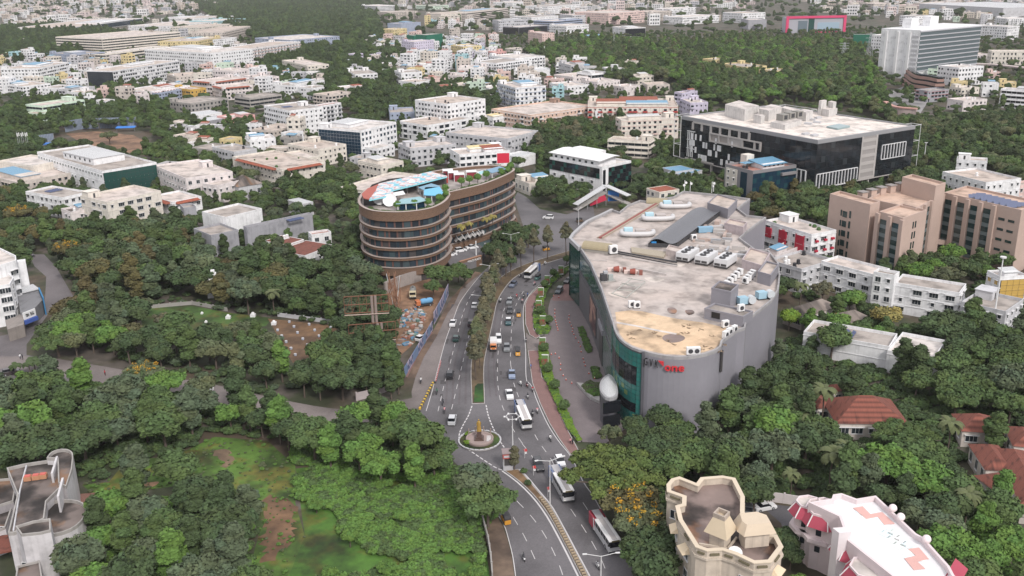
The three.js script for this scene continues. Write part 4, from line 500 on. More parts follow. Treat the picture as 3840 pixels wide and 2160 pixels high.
// ---------- the big dark glass office with louvres ----------
function sited(c,h,name,label,cat) {const F=frameOf(c),t=thing(name,label,cat,[F.x,0,F.z],F.th),{W,D}=F,rect=[[-W/2,D/2],[W/2,D/2],[W/2,-D/2],[-W/2,-D/2]];const w=(x,z)=>[F.x+x*Math.cos(F.th)+z*Math.sin(F.th),F.z-x*Math.sin(F.th)+z*Math.cos(F.th)];FOOT.push(bound(rect.map((p)=>w(...p))));return {F,t,W,D,h,rect,world:w,local:(p)=>{const dx=p[0]-F.x,dz=p[1]-F.z;return [dx*Math.cos(F.th)-dz*Math.sin(F.th),dx*Math.sin(F.th)+dz*Math.cos(F.th)];}};}
{
  const S=sited([[102.4,-522.5],[141.4,-438.1],[194.1,-483.4]],28, 'office_building', 'wide dark glass office with white louvres and flat white roof', 'office building'),{t,W,D,rect}=S,K=P.glassK,con=wallM([0.5,0.47,0.45]),whit=P.white;
  // left face: s from the left corner (0) to the near corner (1); right face: s from the near corner to the right corner
  const Lf=(s)=>[-W/2,-D/2+D*s],Rf=(s)=>[-W/2+W*s,D/2],lb=(name,m,s0,s1,y0,y1,out=0.15,th=0.3)=>bit(name,m,t,D*(s1-s0),y1-y0,th,-W/2-out+th/2,y0,-D/2+D*(s0+s1)/2,-Math.PI/2),rb=(name,m,s0,s1,y0,y1,out=0.15,th=0.3)=>bit(name,m,t,W*(s1-s0),y1-y0,th,-W/2+W*(s0+s1)/2,y0,D/2+out-th/2);
  mesh('wall',prismG(rect,5.4,26.2,{top:false,bottom:true}),P.dark,t);mesh('parapet',loopWallG(offset(rect,0.2),1.0,26.2,28),M([0.27,0.27,0.28]),t);mesh('roof',sheetG(offset(rect,-0.5),27.4),M([0.76,0.74,0.73],{map:TX.roof}),t);
  mesh('core',prismG(offset(rect,-7),0,5.4,{top:false}),M([0.2,0.21,0.22]),t);mesh('slab_edge',loopWallG(offset(rect,0.1),1,5.0,5.5),con,t);
  for (let k=0;k <= 8;k++) {mesh('column',boxG(0.9,5.1,0.9),con,t).position.set(-W/2+0.8,0,-D/2+0.8+(D-1.6)*k/8);if (k<7) mesh('column',boxG(0.9,5.1,0.9),con,t).position.set(-W/2+W*(k+1)/7-0.8,0,D/2-0.8);}
  const gm=(i,j)=>((i*13+j*7+i*j) % 9===0?M([0.03,0.035,0.04],{roughness:0.15}) :(i+j) % 3?K :M([0.015,0.02,0.026],{roughness:0.08}));
  const wl=[S.local(S.world(...Lf(0))),S.local(S.world(...Lf(1)))];paneGrid(t,wl,5.6,26,3.2,7,gm,{out:0.1});paneGrid(t,[Rf(0),Rf(0.44)],5.6,26,3.1,7,gm,{out:0.1});paneGrid(t,[Rf(0.6),Rf(1)],5.6,26,3.1,7,gm,{out:0.1});
  // concrete frames of the left face
  for (const [s0,s1] of [[0.1,0.54]]) {lb('frame_beam',con,s0,s1,25.4,26.2,0.5,0.5);for (let k=0;k <= 6;k++) lb('frame_post',con,s0+(s1-s0)*k/6-0.008,s0+(s1-s0)*k/6+0.008,21.9,25.6,0.5,0.4);}
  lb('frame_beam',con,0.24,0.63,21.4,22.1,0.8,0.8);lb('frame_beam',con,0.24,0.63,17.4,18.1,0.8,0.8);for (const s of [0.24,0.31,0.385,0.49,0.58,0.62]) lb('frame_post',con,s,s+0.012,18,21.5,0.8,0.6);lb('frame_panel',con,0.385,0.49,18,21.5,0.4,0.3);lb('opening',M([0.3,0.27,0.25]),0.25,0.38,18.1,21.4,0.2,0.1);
  {const r=mulberry(12);for (let k=0;k<30;k++) {const s=0.07+r()*0.36,y=6.5+Math.floor(r()*4)*3.4;lb('fin',whit,s,s+0.010+0.006*r(),y,y+3.0,0.45,0.35);} for (const y of [7,11.6,16.2]) for (let k=0;k<4;k++) lb('fin',whit,0.06+k*0.014,0.064+k*0.014,y,y+4.2,0.5,0.3);for (const y of [11.4,16,20.6]) lb('fin_rail',whit,0.055,0.12,y,y+0.35,0.5,0.3);lb('sill',con,0.045,0.28,5.6,6.4,0.5,0.5);}
  const louvre=(f,s0,s1,y0,y1,n)=>{f('louvre_rail',whit,s0,s1,y1,y1+0.35,0.7,0.3);f('louvre_rail',whit,s0,s1,y0-0.2,y0+0.1,0.7,0.3);for (let k=0;k <= n;k++) {const s=s0+(s1-s0)*k/n;f('louvre',whit,s-0.0028,s+0.0028,y0,y1,0.7,0.45);}};
  louvre(lb,0.8,0.945,5.2,12.8,5);louvre(rb,0.01,0.415,5.2,11.8,13);louvre(rb,0.655,0.91,13.8,20.6,8);
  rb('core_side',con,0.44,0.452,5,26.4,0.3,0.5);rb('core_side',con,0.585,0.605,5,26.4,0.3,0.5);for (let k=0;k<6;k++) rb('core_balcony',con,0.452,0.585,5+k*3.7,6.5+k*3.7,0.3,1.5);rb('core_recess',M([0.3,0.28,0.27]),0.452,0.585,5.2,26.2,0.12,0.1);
  // steel cages at the corners
  const cage=(x,z,sx,sz)=>{const g=[];for (const y of [5.6,12.5,20,27.8]) g.push(barG([x,y,z],[x+sx,y,z],0.14),barG([x,y,z+sz],[x+sx,y,z+sz],0.14),barG([x,y,z],[x,y,z+sz],0.14),barG([x+sx,y,z],[x+sx,y,z+sz],0.14));for (const a of [0,1]) for (const b of [0,1]) g.push(barG([x+sx*a,5.6,z+sz*b],[x+sx*a,27.8,z+sz*b],0.16));mesh('steel_cage',join(g),P.frame,t);};
  cage(-W/2-0.5,-D/2-5,9,5);cage(W/2,-D/2+3,5.5,D*0.25);
  cage(W/2+0.2,D/2-6,5,5.6);
  const rblock=(name,l,f,r2,y1,m)=>block(t,name,m,quadOf(l,f,r2).map((p)=>S.local(p)),27.4,y1,P.roofW,0);
  const pale=wallM([0.62,0.6,0.58]);
  rblock('plant_room',[116,-519.3],[121.8,-498.8],[132.5,-513],33.5,pale);rblock('plant_room',[130.7,-505.2],[133.8,-496.9],[144.1,-512],33,pale);rblock('plant_room',[145.9,-517.4],[150.1,-502.3],[153.7,-508.3],31.5,pale);rblock('lift_room',[150.5,-502.9],[152.6,-495.2],[157.8,-500.9],32,pale);rblock('lift_room',[165.9,-518.7],[168.8,-509.2],[175.5,-516],31,pale);rblock('lift_room',[165.6,-517.2],[166.3,-515],[170.1,-518.1],35,pale);rblock('lift_room',[171.3,-519.8],[172.7,-515.4],[175.5,-518.6],34,pale);rblock('lift_room',[125.5,-494.6],[127.9,-489.2],[130.8,-492.9],31.5,pale);rblock('cooling_deck',[130.5,-479.8],[134.8,-469.6],[147.6,-485.3],30,pale);
  for (let k=0;k<3;k++) {const p=S.local([[137.4,-484.2],[142.5,-489.5],[147.5,-493.6]][k]),o=mesh('cooling_unit',boxG(4.2,3.2,4.4),M([0.25,0.24,0.22]),t);o.position.set(p[0],30,p[1]);mesh('fan',boxG(2.2,2,0.1,0,0.7,2.25),P.dark,o);}
  {const q=quadOf([156.8,-474.6],[160,-467.6],[168.5,-474.8]).map((p)=>S.local(p));mesh('skylight',prismG(q,27.5,28.3),M([0.25,0.34,0.35],{roughness:0.3}),t);}
  {const o=struct('forecourt',sheetG([[105,-561],[98.5,-542],[106.7,-506.7],[115.9,-492.4],[124.2,-462.6],[137.6,-455.8],[165.3,-467.6],[195.2,-482.1],[206.7,-503.7],[202.8,-549.6],[157,-614]],0.04),M([0.42,0.38,0.37],{map:TX.asphalt}));LOTS.push(bound([[105,-561],[98.5,-542],[105.3,-511.5],[117.4,-499],[124.2,-529.6],[147.3,-554.2],[122,-585]]));LOTS.push(bound([[165.4,-488.7],[182.6,-478.8],[203.1,-499.3],[209.6,-522.8],[182.7,-512.6]]));}
  for (const [x,y] of [[1450,320],[1520,300],[1410,365],[1510,350],[1380,480],[1480,495]]) {const p=S.local([[156.8,-498.8],[161.8,-504.4],[151.2,-486.2],[156.9,-490],[141.1,-456.3],[144.1,-452.3]][[1450,1520,1410,1510,1380,1480].indexOf(x)]);bit('roof_unit',P.lgrey,t,3.6,0.9,2,p[0],27.42,p[1],y % 3);}
}
// ---------- teal glass building with cream side and blue roof sheds ----------
{
  const S=sited([[106,-452.8],[111.5,-434.1],[132.9,-450]],15, 'glass_building', 'dark teal glass building with cream side strip and blue roof sheds', 'office building'),{t,W,D,rect}=S;
  const gr=M([0.26,0.25,0.26],{map:TX.clean});mesh('wall',prismG(rect,0,14,{top:false}),gr,t);mesh('parapet',loopWallG(rect,0.35,14,15),gr,t);mesh('roof',sheetG(offset(rect,-0.2),14),M([0.42,0.22,0.19],{map:TX.roof}),t);
  paneGrid(t,[[-W/2,D/2],[W/2,D/2]],0.4,13.4,2.4,6,(i,j)=>((i+j*2) % 4?P.glassB :M([0.015,0.06,0.075],{roughness:0.1})),{out:0.2,gap:0.08});bit('glass_backing',P.dark,t,W-0.6,13.2,0.2,0,0.3,D/2+0.06);
  bit('canopy_strip',gr,t,W*0.34,1.2,1.6,W*0.3,11,D/2+0.8);const cr=P.cream;bit('cream_strip',cr,t,D*0.4,13.4,0.3,-W/2-0.1,0.2,-D*0.24,-Math.PI/2);bit('stair_glass',P.glassB,t,D*0.22,12.8,0.3,-W/2-0.1,0.5,D*0.2,-Math.PI/2);
  for (let k=0;k<4;k++) for (const s of [-0.34,-0.14]) {const o=mesh('window',WG.C.frame,P.frame,t);o.position.set(-W/2-0.27,2.4+k*3.2,D*s);o.rotation.y=-Math.PI/2;mesh('pane',WG.C.pane,P.glass,o);}
  const sh=mesh('roof_shed',boxG(W*0.5,2.3,D*0.42),P.white,t);sh.position.set(W*0.1,14,D*0.1);mesh('shed_roof',boxG(W*0.56,0.2,D*0.55,0,2.4,0,0,0.12),P.sheetBlue,sh);for (let k=0;k<5;k++) bit('window',P.glass,sh,1.1,0.9,0.1,-W*0.2+k*W*0.1,0.9,D*0.21+0.03);
  const tw=mesh('lift_room',boxG(4.6,5.2,4.2),P.cream,t);tw.position.set(-W*0.12,14,-D*0.3);bit('link_roof',P.sheetBlue,t,W*0.36,0.2,D*0.2,-W*0.2,16.2,-D*0.08);for (const x of [-0.4,-0.34]) {const k=mesh('water_tank',TANK,P.tankB,t);k.position.set(W*x,14.02,D*(0.1+x*0.2));}
}
// ---------- white office with black glass bands ----------
{
  const S=sited([[19.3,-481.2],[44.2,-455.3],[60.7,-468.6]],16, 'office_building', 'white office with black glass band and white wing roof', 'office building'),{t,W,D,rect}=S;
  mesh('wall',prismG(rect,0,12.6,{top:false}),P.white,t);mesh('parapet',loopWallG(rect,0.4,12.6,13.6),P.white,t);mesh('roof',sheetG(offset(rect,-0.2),12.7),P.roofW,t);
  const cut=[[-W/2,D/2],[W/2,D/2]];paneGrid(t,[[-W/2,-D/2],[-W/2,D/2-1.5]],7.6,12.4,2,2,(i,j)=>((i*3+j) % 4?P.glassK :P.glassG),{out:0.2});bit('glass_backing',P.dark,t,D-1.6,5,0.2,-W/2-0.06,7.5,-0.75,-Math.PI/2);paneGrid(t,[[-W/2+4.5,D/2],[W/2,D/2]],0.4,12.4,2,6,(i,j)=>((i*3+j) % 4?P.glassK :P.glassG),{out:0.2});bit('glass_backing',P.dark,t,W-4.6,12.2,0.2,2.3,0.3,D/2+0.06);
  bit('stair_glass',P.glassK,t,1.8,10,0.2,-W/2+1.6,1.8,D/2+0.05);
  for (let k=0;k<2;k++) for (let i=0;i<5;i++) {const o=mesh('window',WG.A.frame,P.frame,t);o.position.set(-W/2-0.02,2.2+k*3.1,-D*0.4+i*D*0.18);o.rotation.y=-Math.PI/2;mesh('pane',WG.A.pane,P.glass,o);}
  const up=mesh('upper_storey',boxG(W*0.62,2.9,D*0.86),P.white,t);up.position.set(-W*0.14,12.7,-D*0.04);const pos=[],uv=[];{const w=W*0.7,d=D*0.98;quad([-w/2,3.2,-d/2],[w*0.2,4.4,-d/2],[w*0.2,4.4,d/2],[-w/2,3.2,d/2],pos,uv,w,d);quad([w*0.2,4.4,-d/2],[w/2,4.0,-d/2],[w/2,4.0,d/2],[w*0.2,4.4,d/2],pos,uv,w,d);const n=pos.length;for (let i=0;i<n;i+=3) pos.push(pos[i],pos[i+1]-0.35,pos[i+2]);uv.push(...uv);} mesh('wing_roof',raw(pos,uv),P.whiteC,up);
  for (let i=0;i<7;i++) bit('window',P.glass,up,1.6,1.1,0.1,-W*0.31-0.03,1.1,-D*0.36+i*D*0.115,-Math.PI/2);const rt=mesh('roof_room',boxG(W*0.26,4.2,D*0.5),P.white,t);rt.position.set(W*0.33,12.7,-D*0.2);
}
// ---------- brown institutional block: wings with glazed strips ----------
{
  const tan=M([0.53,0.4,0.34],{map:TX.clean}),tanR=M([0.58,0.45,0.38],{map:TX.roof}),sp=M([0.13,0.165,0.17],{roughness:0.4}),gk=M([0.012,0.035,0.035],{roughness:0.12});
  const t=thing('institute', 'large pinkish brown institute with pilasters and dark glazed strips', 'institute');
  const wing=(c,y1,mode)=>{const F=frameOf(c),q=quadOf(...c);FOOT.push(bound(q));mesh('wall',prismG(q,0,y1-0.9,{top:false}),tan,t);mesh('parapet',loopWallG(q,0.4,y1-0.9,y1),tan,t);mesh('roof',sheetG(offset(q,-0.2),y1-0.8),tanR,t);return q;};
  const A=wing([[118.1,-346.7],[126.8,-329.3],[131.9,-333.9]],24.5),B=wing([[129.4,-327.4],[134,-317.6],[146.6,-328.4]],22.5),Cc=wing([[132.5,-347.3],[143.7,-330.9],[163.2,-352.9]],22.4),Dd=wing([[161.8,-350.2],[176.6,-322.1],[190,-332.7]],23.5),E2=wing([[148.7,-357.7],[154.8,-342],[160.4,-346.6]],28);
  const strips=(a,b,y0,y1,n,rows,wide=0.55)=>{const L=Math.hypot(b[0]-a[0],b[1]-a[1]),tn=Math.atan2(-(b[1]-a[1]),b[0]-a[0]),nx=Math.sin(tn),nz=Math.cos(tn);for (let i=0;i<n;i++) {const s=(i+0.5)/n,x=lerp(a[0],b[0],s),z=lerp(a[1],b[1],s),w=L/n*wide;for (let j=0;j<rows;j++) {const h=(y1-y0)/rows;bit('window',gk,t,w,h*0.56,0.2,x+nx*0.06,y0+h*j+h*0.44,z+nz*0.06,tn);bit('spandrel',sp,t,w,h*0.42,0.2,x+nx*0.05,y0+h*j+0.02,z+nz*0.05,tn);}} for (let i=0;i <= n;i++) {const s=i/n;bit('pilaster',tan,t,L/n*(1-wide)*0.75,y1+1.9,1.0,lerp(a[0],b[0],s)+nx*0.4,0,lerp(a[1],b[1],s)+nz*0.4,tn);}};
  strips(B[0],B[1],1.5,20,2,6,0.6);strips(Dd[0],[lerp(Dd[0][0],Dd[1][0],0.68),lerp(Dd[0][1],Dd[1][1],0.68)],1.5,21.2,4,6,0.58);strips([lerp(Cc[1][0],Cc[2][0],0.06),lerp(Cc[1][1],Cc[2][1],0.06)],Cc[2],1.5,20.5,4,6,0.6);
  const slot=(a,b,s,y,w,h)=>{const tn=Math.atan2(-(b[1]-a[1]),b[0]-a[0]);bit('window',gk,t,w,h,0.2,lerp(a[0],b[0],s)+Math.sin(tn)*0.05,y,lerp(a[1],b[1],s)+Math.cos(tn)*0.05,tn);};
  for (let k=0;k<5;k++) {slot(A[0],A[1],0.42,3+k*3.6,2,2.2);slot(A[0],A[1],0.55,2.4+k*3.8,0.8,2.6);slot(A[0],A[1],0.33,2.4+k*3.8,0.6,2.2);for (const s of [0.46,0.56]) slot(B[1],B[2],s,2.6+k*3.7,0.7,2.4);for (const s of [0.78,0.9]) slot(Dd[0],Dd[1],s,3.5+k*3.7,2.4,0.9);}
  for (const p of [[131.1,-349.1],[135.8,-352.7],[140.7,-356.3],[145.5,-359.3],[150.2,-362.4]]) {bit('roof_vent',tan,t,2.6,2.8,2.6,p[0],21.6,p[1],0.4);bit('vent_cap',M([0.25,0.23,0.22]),t,3.2,0.3,3.2,p[0],24.4,p[1],0.4);}
  {const g=[];const o=[169.5,-343],e=[176.1,-328.1],q=[174,-345.3];for (let i=0;i<7;i++) for (let j=0;j<3;j++) {const s=i/6,v=j/2.4;g.push(boxG(3.2,0.1,2.6,lerp(o[0],e[0],s)+(q[0]-o[0])*v,23.6,lerp(o[1],e[1],s)+(q[1]-o[1])*v,-0.35,0.3));} g.forEach((k)=>mesh('solar_panel',k,M([0.1,0.12,0.2],{roughness:0.35}),t));}
  bit('porch',tan,t,14,1.6,7,...((p)=>[p[0],4.2,p[1]])([162.6,-350.2]),-0.3);for (const k of [0,1]) bit('porch_column',tan,t,1.8,4.2,1.8,...((p)=>[p[0],0,p[1]])(k?[168.2,-354.2] :[163.8,-358.8]),-0.3);
  settle(t);
}
// ---------- cream palace house ----------
{
  const h=14,poly=[[28.2,-155.8],[30.7,-153.8],[30.2,-151.3],[28.9,-150.7],[28.7,-146.2],[30.1,-138],[31.7,-136.8],[34.3,-137],[36.2,-135.7],[38.6,-133.2],[41.4,-133.4],[44.4,-137.6],[44.3,-141],[43.2,-141.2],[40.3,-147],[40.5,-148.6],[41.7,-153.5],[41.5,-160.1],[39.4,-161],[35.3,-160.5],[34,-158.3],[31.2,-160.9],[29.7,-160.2],[28.5,-158.2]];
  // pushed square-ish inside: the parapet follows the bays
  FOOT.push(bound(poly));const t=thing('palace_house', 'cream palace-like house with bayed parapet and flat sloped roof rooms', 'house'),cr=M([0.6,0.52,0.43],{map:TX.wall}),rf=M([0.3,0.235,0.22],{map:TX.grime});
  mesh('wall',prismG(poly,0,12.6,{top:false}),cr,t);mesh('parapet',loopWallG(poly,0.45,12.6,14),cr,t);mesh('coping',loopWallG(offset(poly,0.18),0.8,14,14.18),M([0.68,0.58,0.45],{map:TX.clean}),t);mesh('cornice',loopWallG(offset(poly,0.3),0.4,12.3,12.7),cr,t);mesh('roof',sheetG(offset(poly,-0.3),12.7),rf,t);
  for (const s of faceSegs([...poly,poly[0]])) {const n=Math.max(1,Math.floor(s.L/2.4));const nx=Math.sin(s.turn),nz=Math.cos(s.turn);if (s.L<1.5) continue;const mx=(s.a[0]+s.b[0])/2,mz=(s.a[1]+s.b[1])/2;bit('parapet_slot',M([0.15,0.13,0.08]),t,Math.min(2,s.L*0.6),0.35,0.6,mx,13.2,mz,s.turn);
    if (nx*-mx+nz*-mz>0&&s.L>3) for (let k=0;k<3;k++) {const o=mesh('window',WG.S.frame,P.frame,t);o.position.set(mx+nx*0.02,2.4+k*3.7,mz+nz*0.02);o.rotation.y=s.turn;mesh('pane',WG.S.pane,P.glass,o);if (k<2||s.L<4) continue;const aw=mesh('awning',slopeG(3,1.3,0.9),M([0.66,0.54,0.38]),t);aw.position.set(mx,3.4+k*3.7,mz);aw.rotation.y=s.turn;}}
  const A=quadOf([31.8,-140.7],[35.1,-137.7],[37.7,-141.3]),slope=(q,y0,y1,m,top)=>{const c=q.reduce((s,p)=>[s[0]+p[0]/q.length,s[1]+p[1]/q.length],[0,0]),u=q.map((p)=>[lerp(c[0],p[0],top),lerp(c[1],p[1],top)]),pos=[],uv=[];q.forEach((a,i)=>{const j=(i+1) % q.length;quad([a[0],y0,a[1]],[q[j][0],y0,q[j][1]],[u[j][0],y1,u[j][1]],[u[i][0],y1,u[i][1]],pos,uv,3,3);});return join([raw(pos,uv),sheetG(u,y1),sheetG(q,y0)]);};
  mesh('roof_room',prismG(offset(A,-0.8),12.7,15.5,{top:false}),cr,t);mesh('sloped_roof',slope(A,15.3,18,M(0),0.5),M([0.64,0.53,0.38],{map:TX.clean}),t);{const c=A.reduce((s,p)=>[s[0]+p[0]/4,s[1]+p[1]/4],[0,0]);mesh('roof_well',loopWallG(A.map((p)=>[lerp(c[0],p[0],0.5),lerp(c[1],p[1],0.5)]),0.3,18,18.8),M([0.45,0.38,0.32],{map:TX.wall}),t);}
  const Bq=[[37.5,-143.4],[41.7,-144],[43.6,-142.5],[43.8,-139.2],[38.1,-138.4],[37.3,-140.1]];mesh('roof_room',prismG(offset(Bq,-0.9),12.7,15.7,{top:false}),cr,t);mesh('sloped_roof',slope(Bq,15.6,17.4,0,0.72),M([0.66,0.55,0.42],{map:TX.clean}),t);
  mesh('roof_kerb',join([stripG([[31.1,-140.6],[35.7,-139.1]],0.3,12.7,13.1),stripG([[35.7,-139.1],[37.9,-142.3]],0.3,12.7,13.1)]),cr,t);{const p=[36.5,-137.5];const d=mesh('satellite_dish',cylG(1.0,1.2,0.3,0,0.6,0,14),P.whiteC,t);d.position.set(p[0],12.7,p[1]);d.rotation.x=0.4;}
  settle(t);
}
// ---------- long white and pink apartment house with red awnings ----------
{
  const poly=[[53.5,-153.2],[57.9,-154.2],[58.8,-155.7],[60.5,-156.1],[62.6,-154.2],[66.5,-155.2],[67.7,-150.2],[68.9,-142.6],[69.7,-141.3],[70.4,-133.2],[69.6,-131.9],[65.4,-130.6],[54.2,-126.5],[56.5,-136.6],[56.6,-141.6],[55.1,-146.2]].map((p)=>p),t=thing('apartment_house', 'long white and pink apartment house with red tiled awnings and tiled terrace', 'apartment house');
  const main=[[53.5,-153.2],[58.1,-154.3],[58.8,-155.7],[60.5,-156.1],[62.6,-154.1],[66.5,-155.1],[68.9,-142.6],[69.7,-141.3],[70.5,-133.1],[70.2,-130.8],[70.9,-119],[63.4,-122.3],[56.5,-140.8],[57.5,-148.3]];FOOT.push(bound(main));const pw=M([0.76,0.66,0.67],{map:TX.clean}),red=M([0.43,0.07,0.11],{map:TX.clean});
  mesh('wall',prismG(main,0,12,{top:false}),pw,t);mesh('parapet',loopWallG(main,0.45,12,13),pw,t);mesh('roof',sheetG(offset(main,-0.3),12.05),M([0.78,0.77,0.78],{map:TX.clean}),t);
  {const o=[61.1,-154.7],u=[67.7,-155.4],v=[65.1,-136.3];const r=mulberry(8);for (let i=0;i<4;i++) for (let j=0;j<11;j++) {const x=o[0]+(u[0]-o[0])*(i+0.5)/4+(v[0]-o[0])*j/10.2,z=o[1]+(u[1]-o[1])*(i+0.5)/4+(v[1]-o[1])*j/10.2;if (inside([x,z],offset(main,-1.6))) bit('roof_tile',M(r()<0.3?[0.62,0.72,0.74] :r()<0.5?[0.7,0.75,0.72] :[0.82,0.8,0.8]),t,1.9,0.03,1.9,x,12.07,z,-0.85);}}
  for (const q of [[[70,-172.1] ]].slice(1)) q;for (const l of [[[62.4,-152.6],[63.2,-149.5],[65.5,-150.1],[66,-146.9]],[[67.3,-139.5],[67.7,-136.9],[65.5,-136.2],[65.9,-133.6]]]) mesh('pink_tile_path',stripG(l,2.0,12.08,12.16),M([0.7,0.42,0.38],{map:TX.clean}),t);
  const bay=(c,y0,y1,r1)=>{const l=[];for (let k=0;k<8;k++) {const a=k/8*Math.PI*2+0.2;l.push([c[0]+Math.cos(a)*r1,c[1]+Math.sin(a)*r1]);} const big=offset(l,1.2),pos=[],uv=[];l.forEach((a,i)=>{const j=(i+1) % 8;quad([big[i][0],y1,big[i][1]],[big[j][0],y1,big[j][1]],[l[j][0],y1+1.9,l[j][1]],[a[0],y1+1.9,a[1]],pos,uv,2,2);});mesh('bay',prismG(l,y0,y1+1.9),pw,t);mesh('tiled_awning',raw(pos,uv),red,t);const hips=l.map((a,i)=>barG([big[i][0],y1+0.05,big[i][1]],[a[0],y1+1.95,a[1]],0.12));hips.forEach((q)=>mesh('awning_ridge',q,P.whiteC,t));mesh('bay_terrace',sheetG(offset(l,-0.1),y1+1.92),P.roofW,t);mesh('bay_parapet',loopWallG(l,0.25,y1+1.9,y1+2.3),pw,t);for (let k=0;k<2;k++) l.forEach((a,i)=>{const j=(i+1) % 8,mx=(a[0]+l[j][0])/2,mz=(a[1]+l[j][1])/2,nx=mx-c[0],nz=mz-c[1];if (nx*-mx+nz*-mz>0&&i % 2===0) bit('window',P.glass,t,1.0,1.2,0.14,mx,y1-2-k*3.4,mz,Math.atan2(nx,nz));});mesh('balcony_ledge',loopWallG(offset(l,0.8),0.9,y1-3.4,y1-2.6),pw,t);};
  bay([57,-153.8],0,9.2,3.6);bay([54.6,-155.9],0,9.2,2.4);bay([59.2,-143.1],0,9.2,3.5);bay([58.7,-135.3],0,9.2,3.5);
  const q=quadOf([54.3,-142.4],[54.9,-140.8],[57,-141]);mesh('stair_tower',prismG(q,0,14.5),M([0.8,0.74,0.75],{map:TX.clean}),t);for (const p of [[67.6,-149.9],[67.9,-147],[69.6,-140.1]]) {const b=mesh('globe_lamp',new THREE.SphereGeometry(0.75,12,8),M([0.75,0.66,0.66]),t);b.position.set(p[0],13.5,p[1]);}
  {const g=slopeG(9,2,1.6);const p=[70.6,-133.3],o=mesh('tiled_awning',g,red,t);o.position.set(p[0],10.6,p[1]);o.rotation.y=0.9;} settle(t);
}
// ---------- old white curved villa, lower left ----------
{
  const t=thing('curved_villa', 'weathered white villa with curved walls and stained roof terraces', 'villa'),wh=wallM([0.6,0.58,0.59]),rf=M([0.23,0.195,0.185],{map:TX.grime});
  const part=(name,poly,y1,par=0.7,m=wh,y0=0)=>{FOOT.push(bound(poly));mesh(name,prismG(poly,y0,y1-par,{top:false}),m,t);if (par) mesh('parapet',loopWallG(poly,0.25,y1-par,y1),P.concrete,t);mesh('roof',sheetG(offset(poly,-0.15),y1-par),rf,t);};
  part('wall',[[-105.9,-178],[-103.1,-179.6],[-96.7,-181.7],[-91,-170.6],[-91.5,-164.6],[-89.1,-158.4],[-92.6,-153.6],[-93.6,-153.6],[-98.5,-167.3]],9);
  part('curved_wing',[...curve([[-98.4,-180.2],[-98.5,-182.8],[-97.3,-184],[-95.5,-183.8],[-93.9,-182.4],[-92.6,-179.7]],1),[-90.9,-175.2],[-89.1,-168.3],[-91.4,-169.9],[-96,-179.9]],10);
  part('round_wing',curve([[-92.3,-166.6],[-89.7,-167.6],[-86.3,-166.9],[-83.8,-164.4],[-82.8,-160.6],[-83.6,-157],[-86.5,-155.3],[-90.2,-160.8]],1.5,true),7.5);
  part('tower',[[-90.9,-151.8],[-88.5,-153.5],[-85.6,-154.2],[-83.8,-150.3],[-85.4,-149.5],[-88.5,-149]],11.5,0.5);part('annex',[[-108.6,-176.7],[-103.7,-177.4],[-100.1,-168.2],[-103.1,-165.8]],7,0.5,M([0.3,0.28,0.29],{map:TX.wall}));part('annex',[[-104.1,-167.3],[-100.6,-168.2],[-98.4,-161],[-100,-159.2]],5.5,0.5);part('stair_wing',[[-89.5,-147.5],[-86.2,-149.1],[-83.1,-143.5],[-87.5,-142.4]],6,0.4);
  mesh('fin_wall',join([stripG([[-93.8,-172.6],[-96,-179.9]],0.4,0,10.5),stripG([[-88.7,-163.8],[-90.9,-171]],0.4,0,10.4)]),wh,t);
  for (const [p] of [[[-99.6,-161.9]],[[-88.9,-150]]]) {const o=mesh('window',WG.S.frame,P.frame,t);o.position.set(p[0],4.5,p[1]+0.5);mesh('pane',WG.S.pane,P.glass,o);} mesh('tiled_roof',prismG([[-100.8,-160.2],[-97.9,-160.5],[-94.6,-155.2],[-97.6,-154]],3.8,4.1,{bottom:true}),P.redtile,t);mesh('roof_line',stripG([[-102.8,-180.3],[-99.1,-169.5],[-93.2,-154.7]],0.25,8.3,8.7),P.lgrey,t);settle(t);
  [[[-99.4,-173.6], 'leftmost'],[[-97.9,-174], 'middle'],[[-96.6,-174.4], 'rightmost']].forEach(([p,w])=>{const o=thing('roof_grille',w+' of three rusty orange units on the curved villa roof', 'roof unit',[p[0],8.3,p[1]],0.2, 'rusty units on the villa roof');mesh('casing',boxG(1.4,0.9,1.2,0,0.2,0),M([0.5,0.25,0.14],{map:TX.clean}),o);mesh('cap',boxG(1.1,0.15,0.9,0,1.1,0),M([0.5,0.12,0.1]),o);mesh('foot',boxG(1.2,0.2,1),P.dark,o);});
}
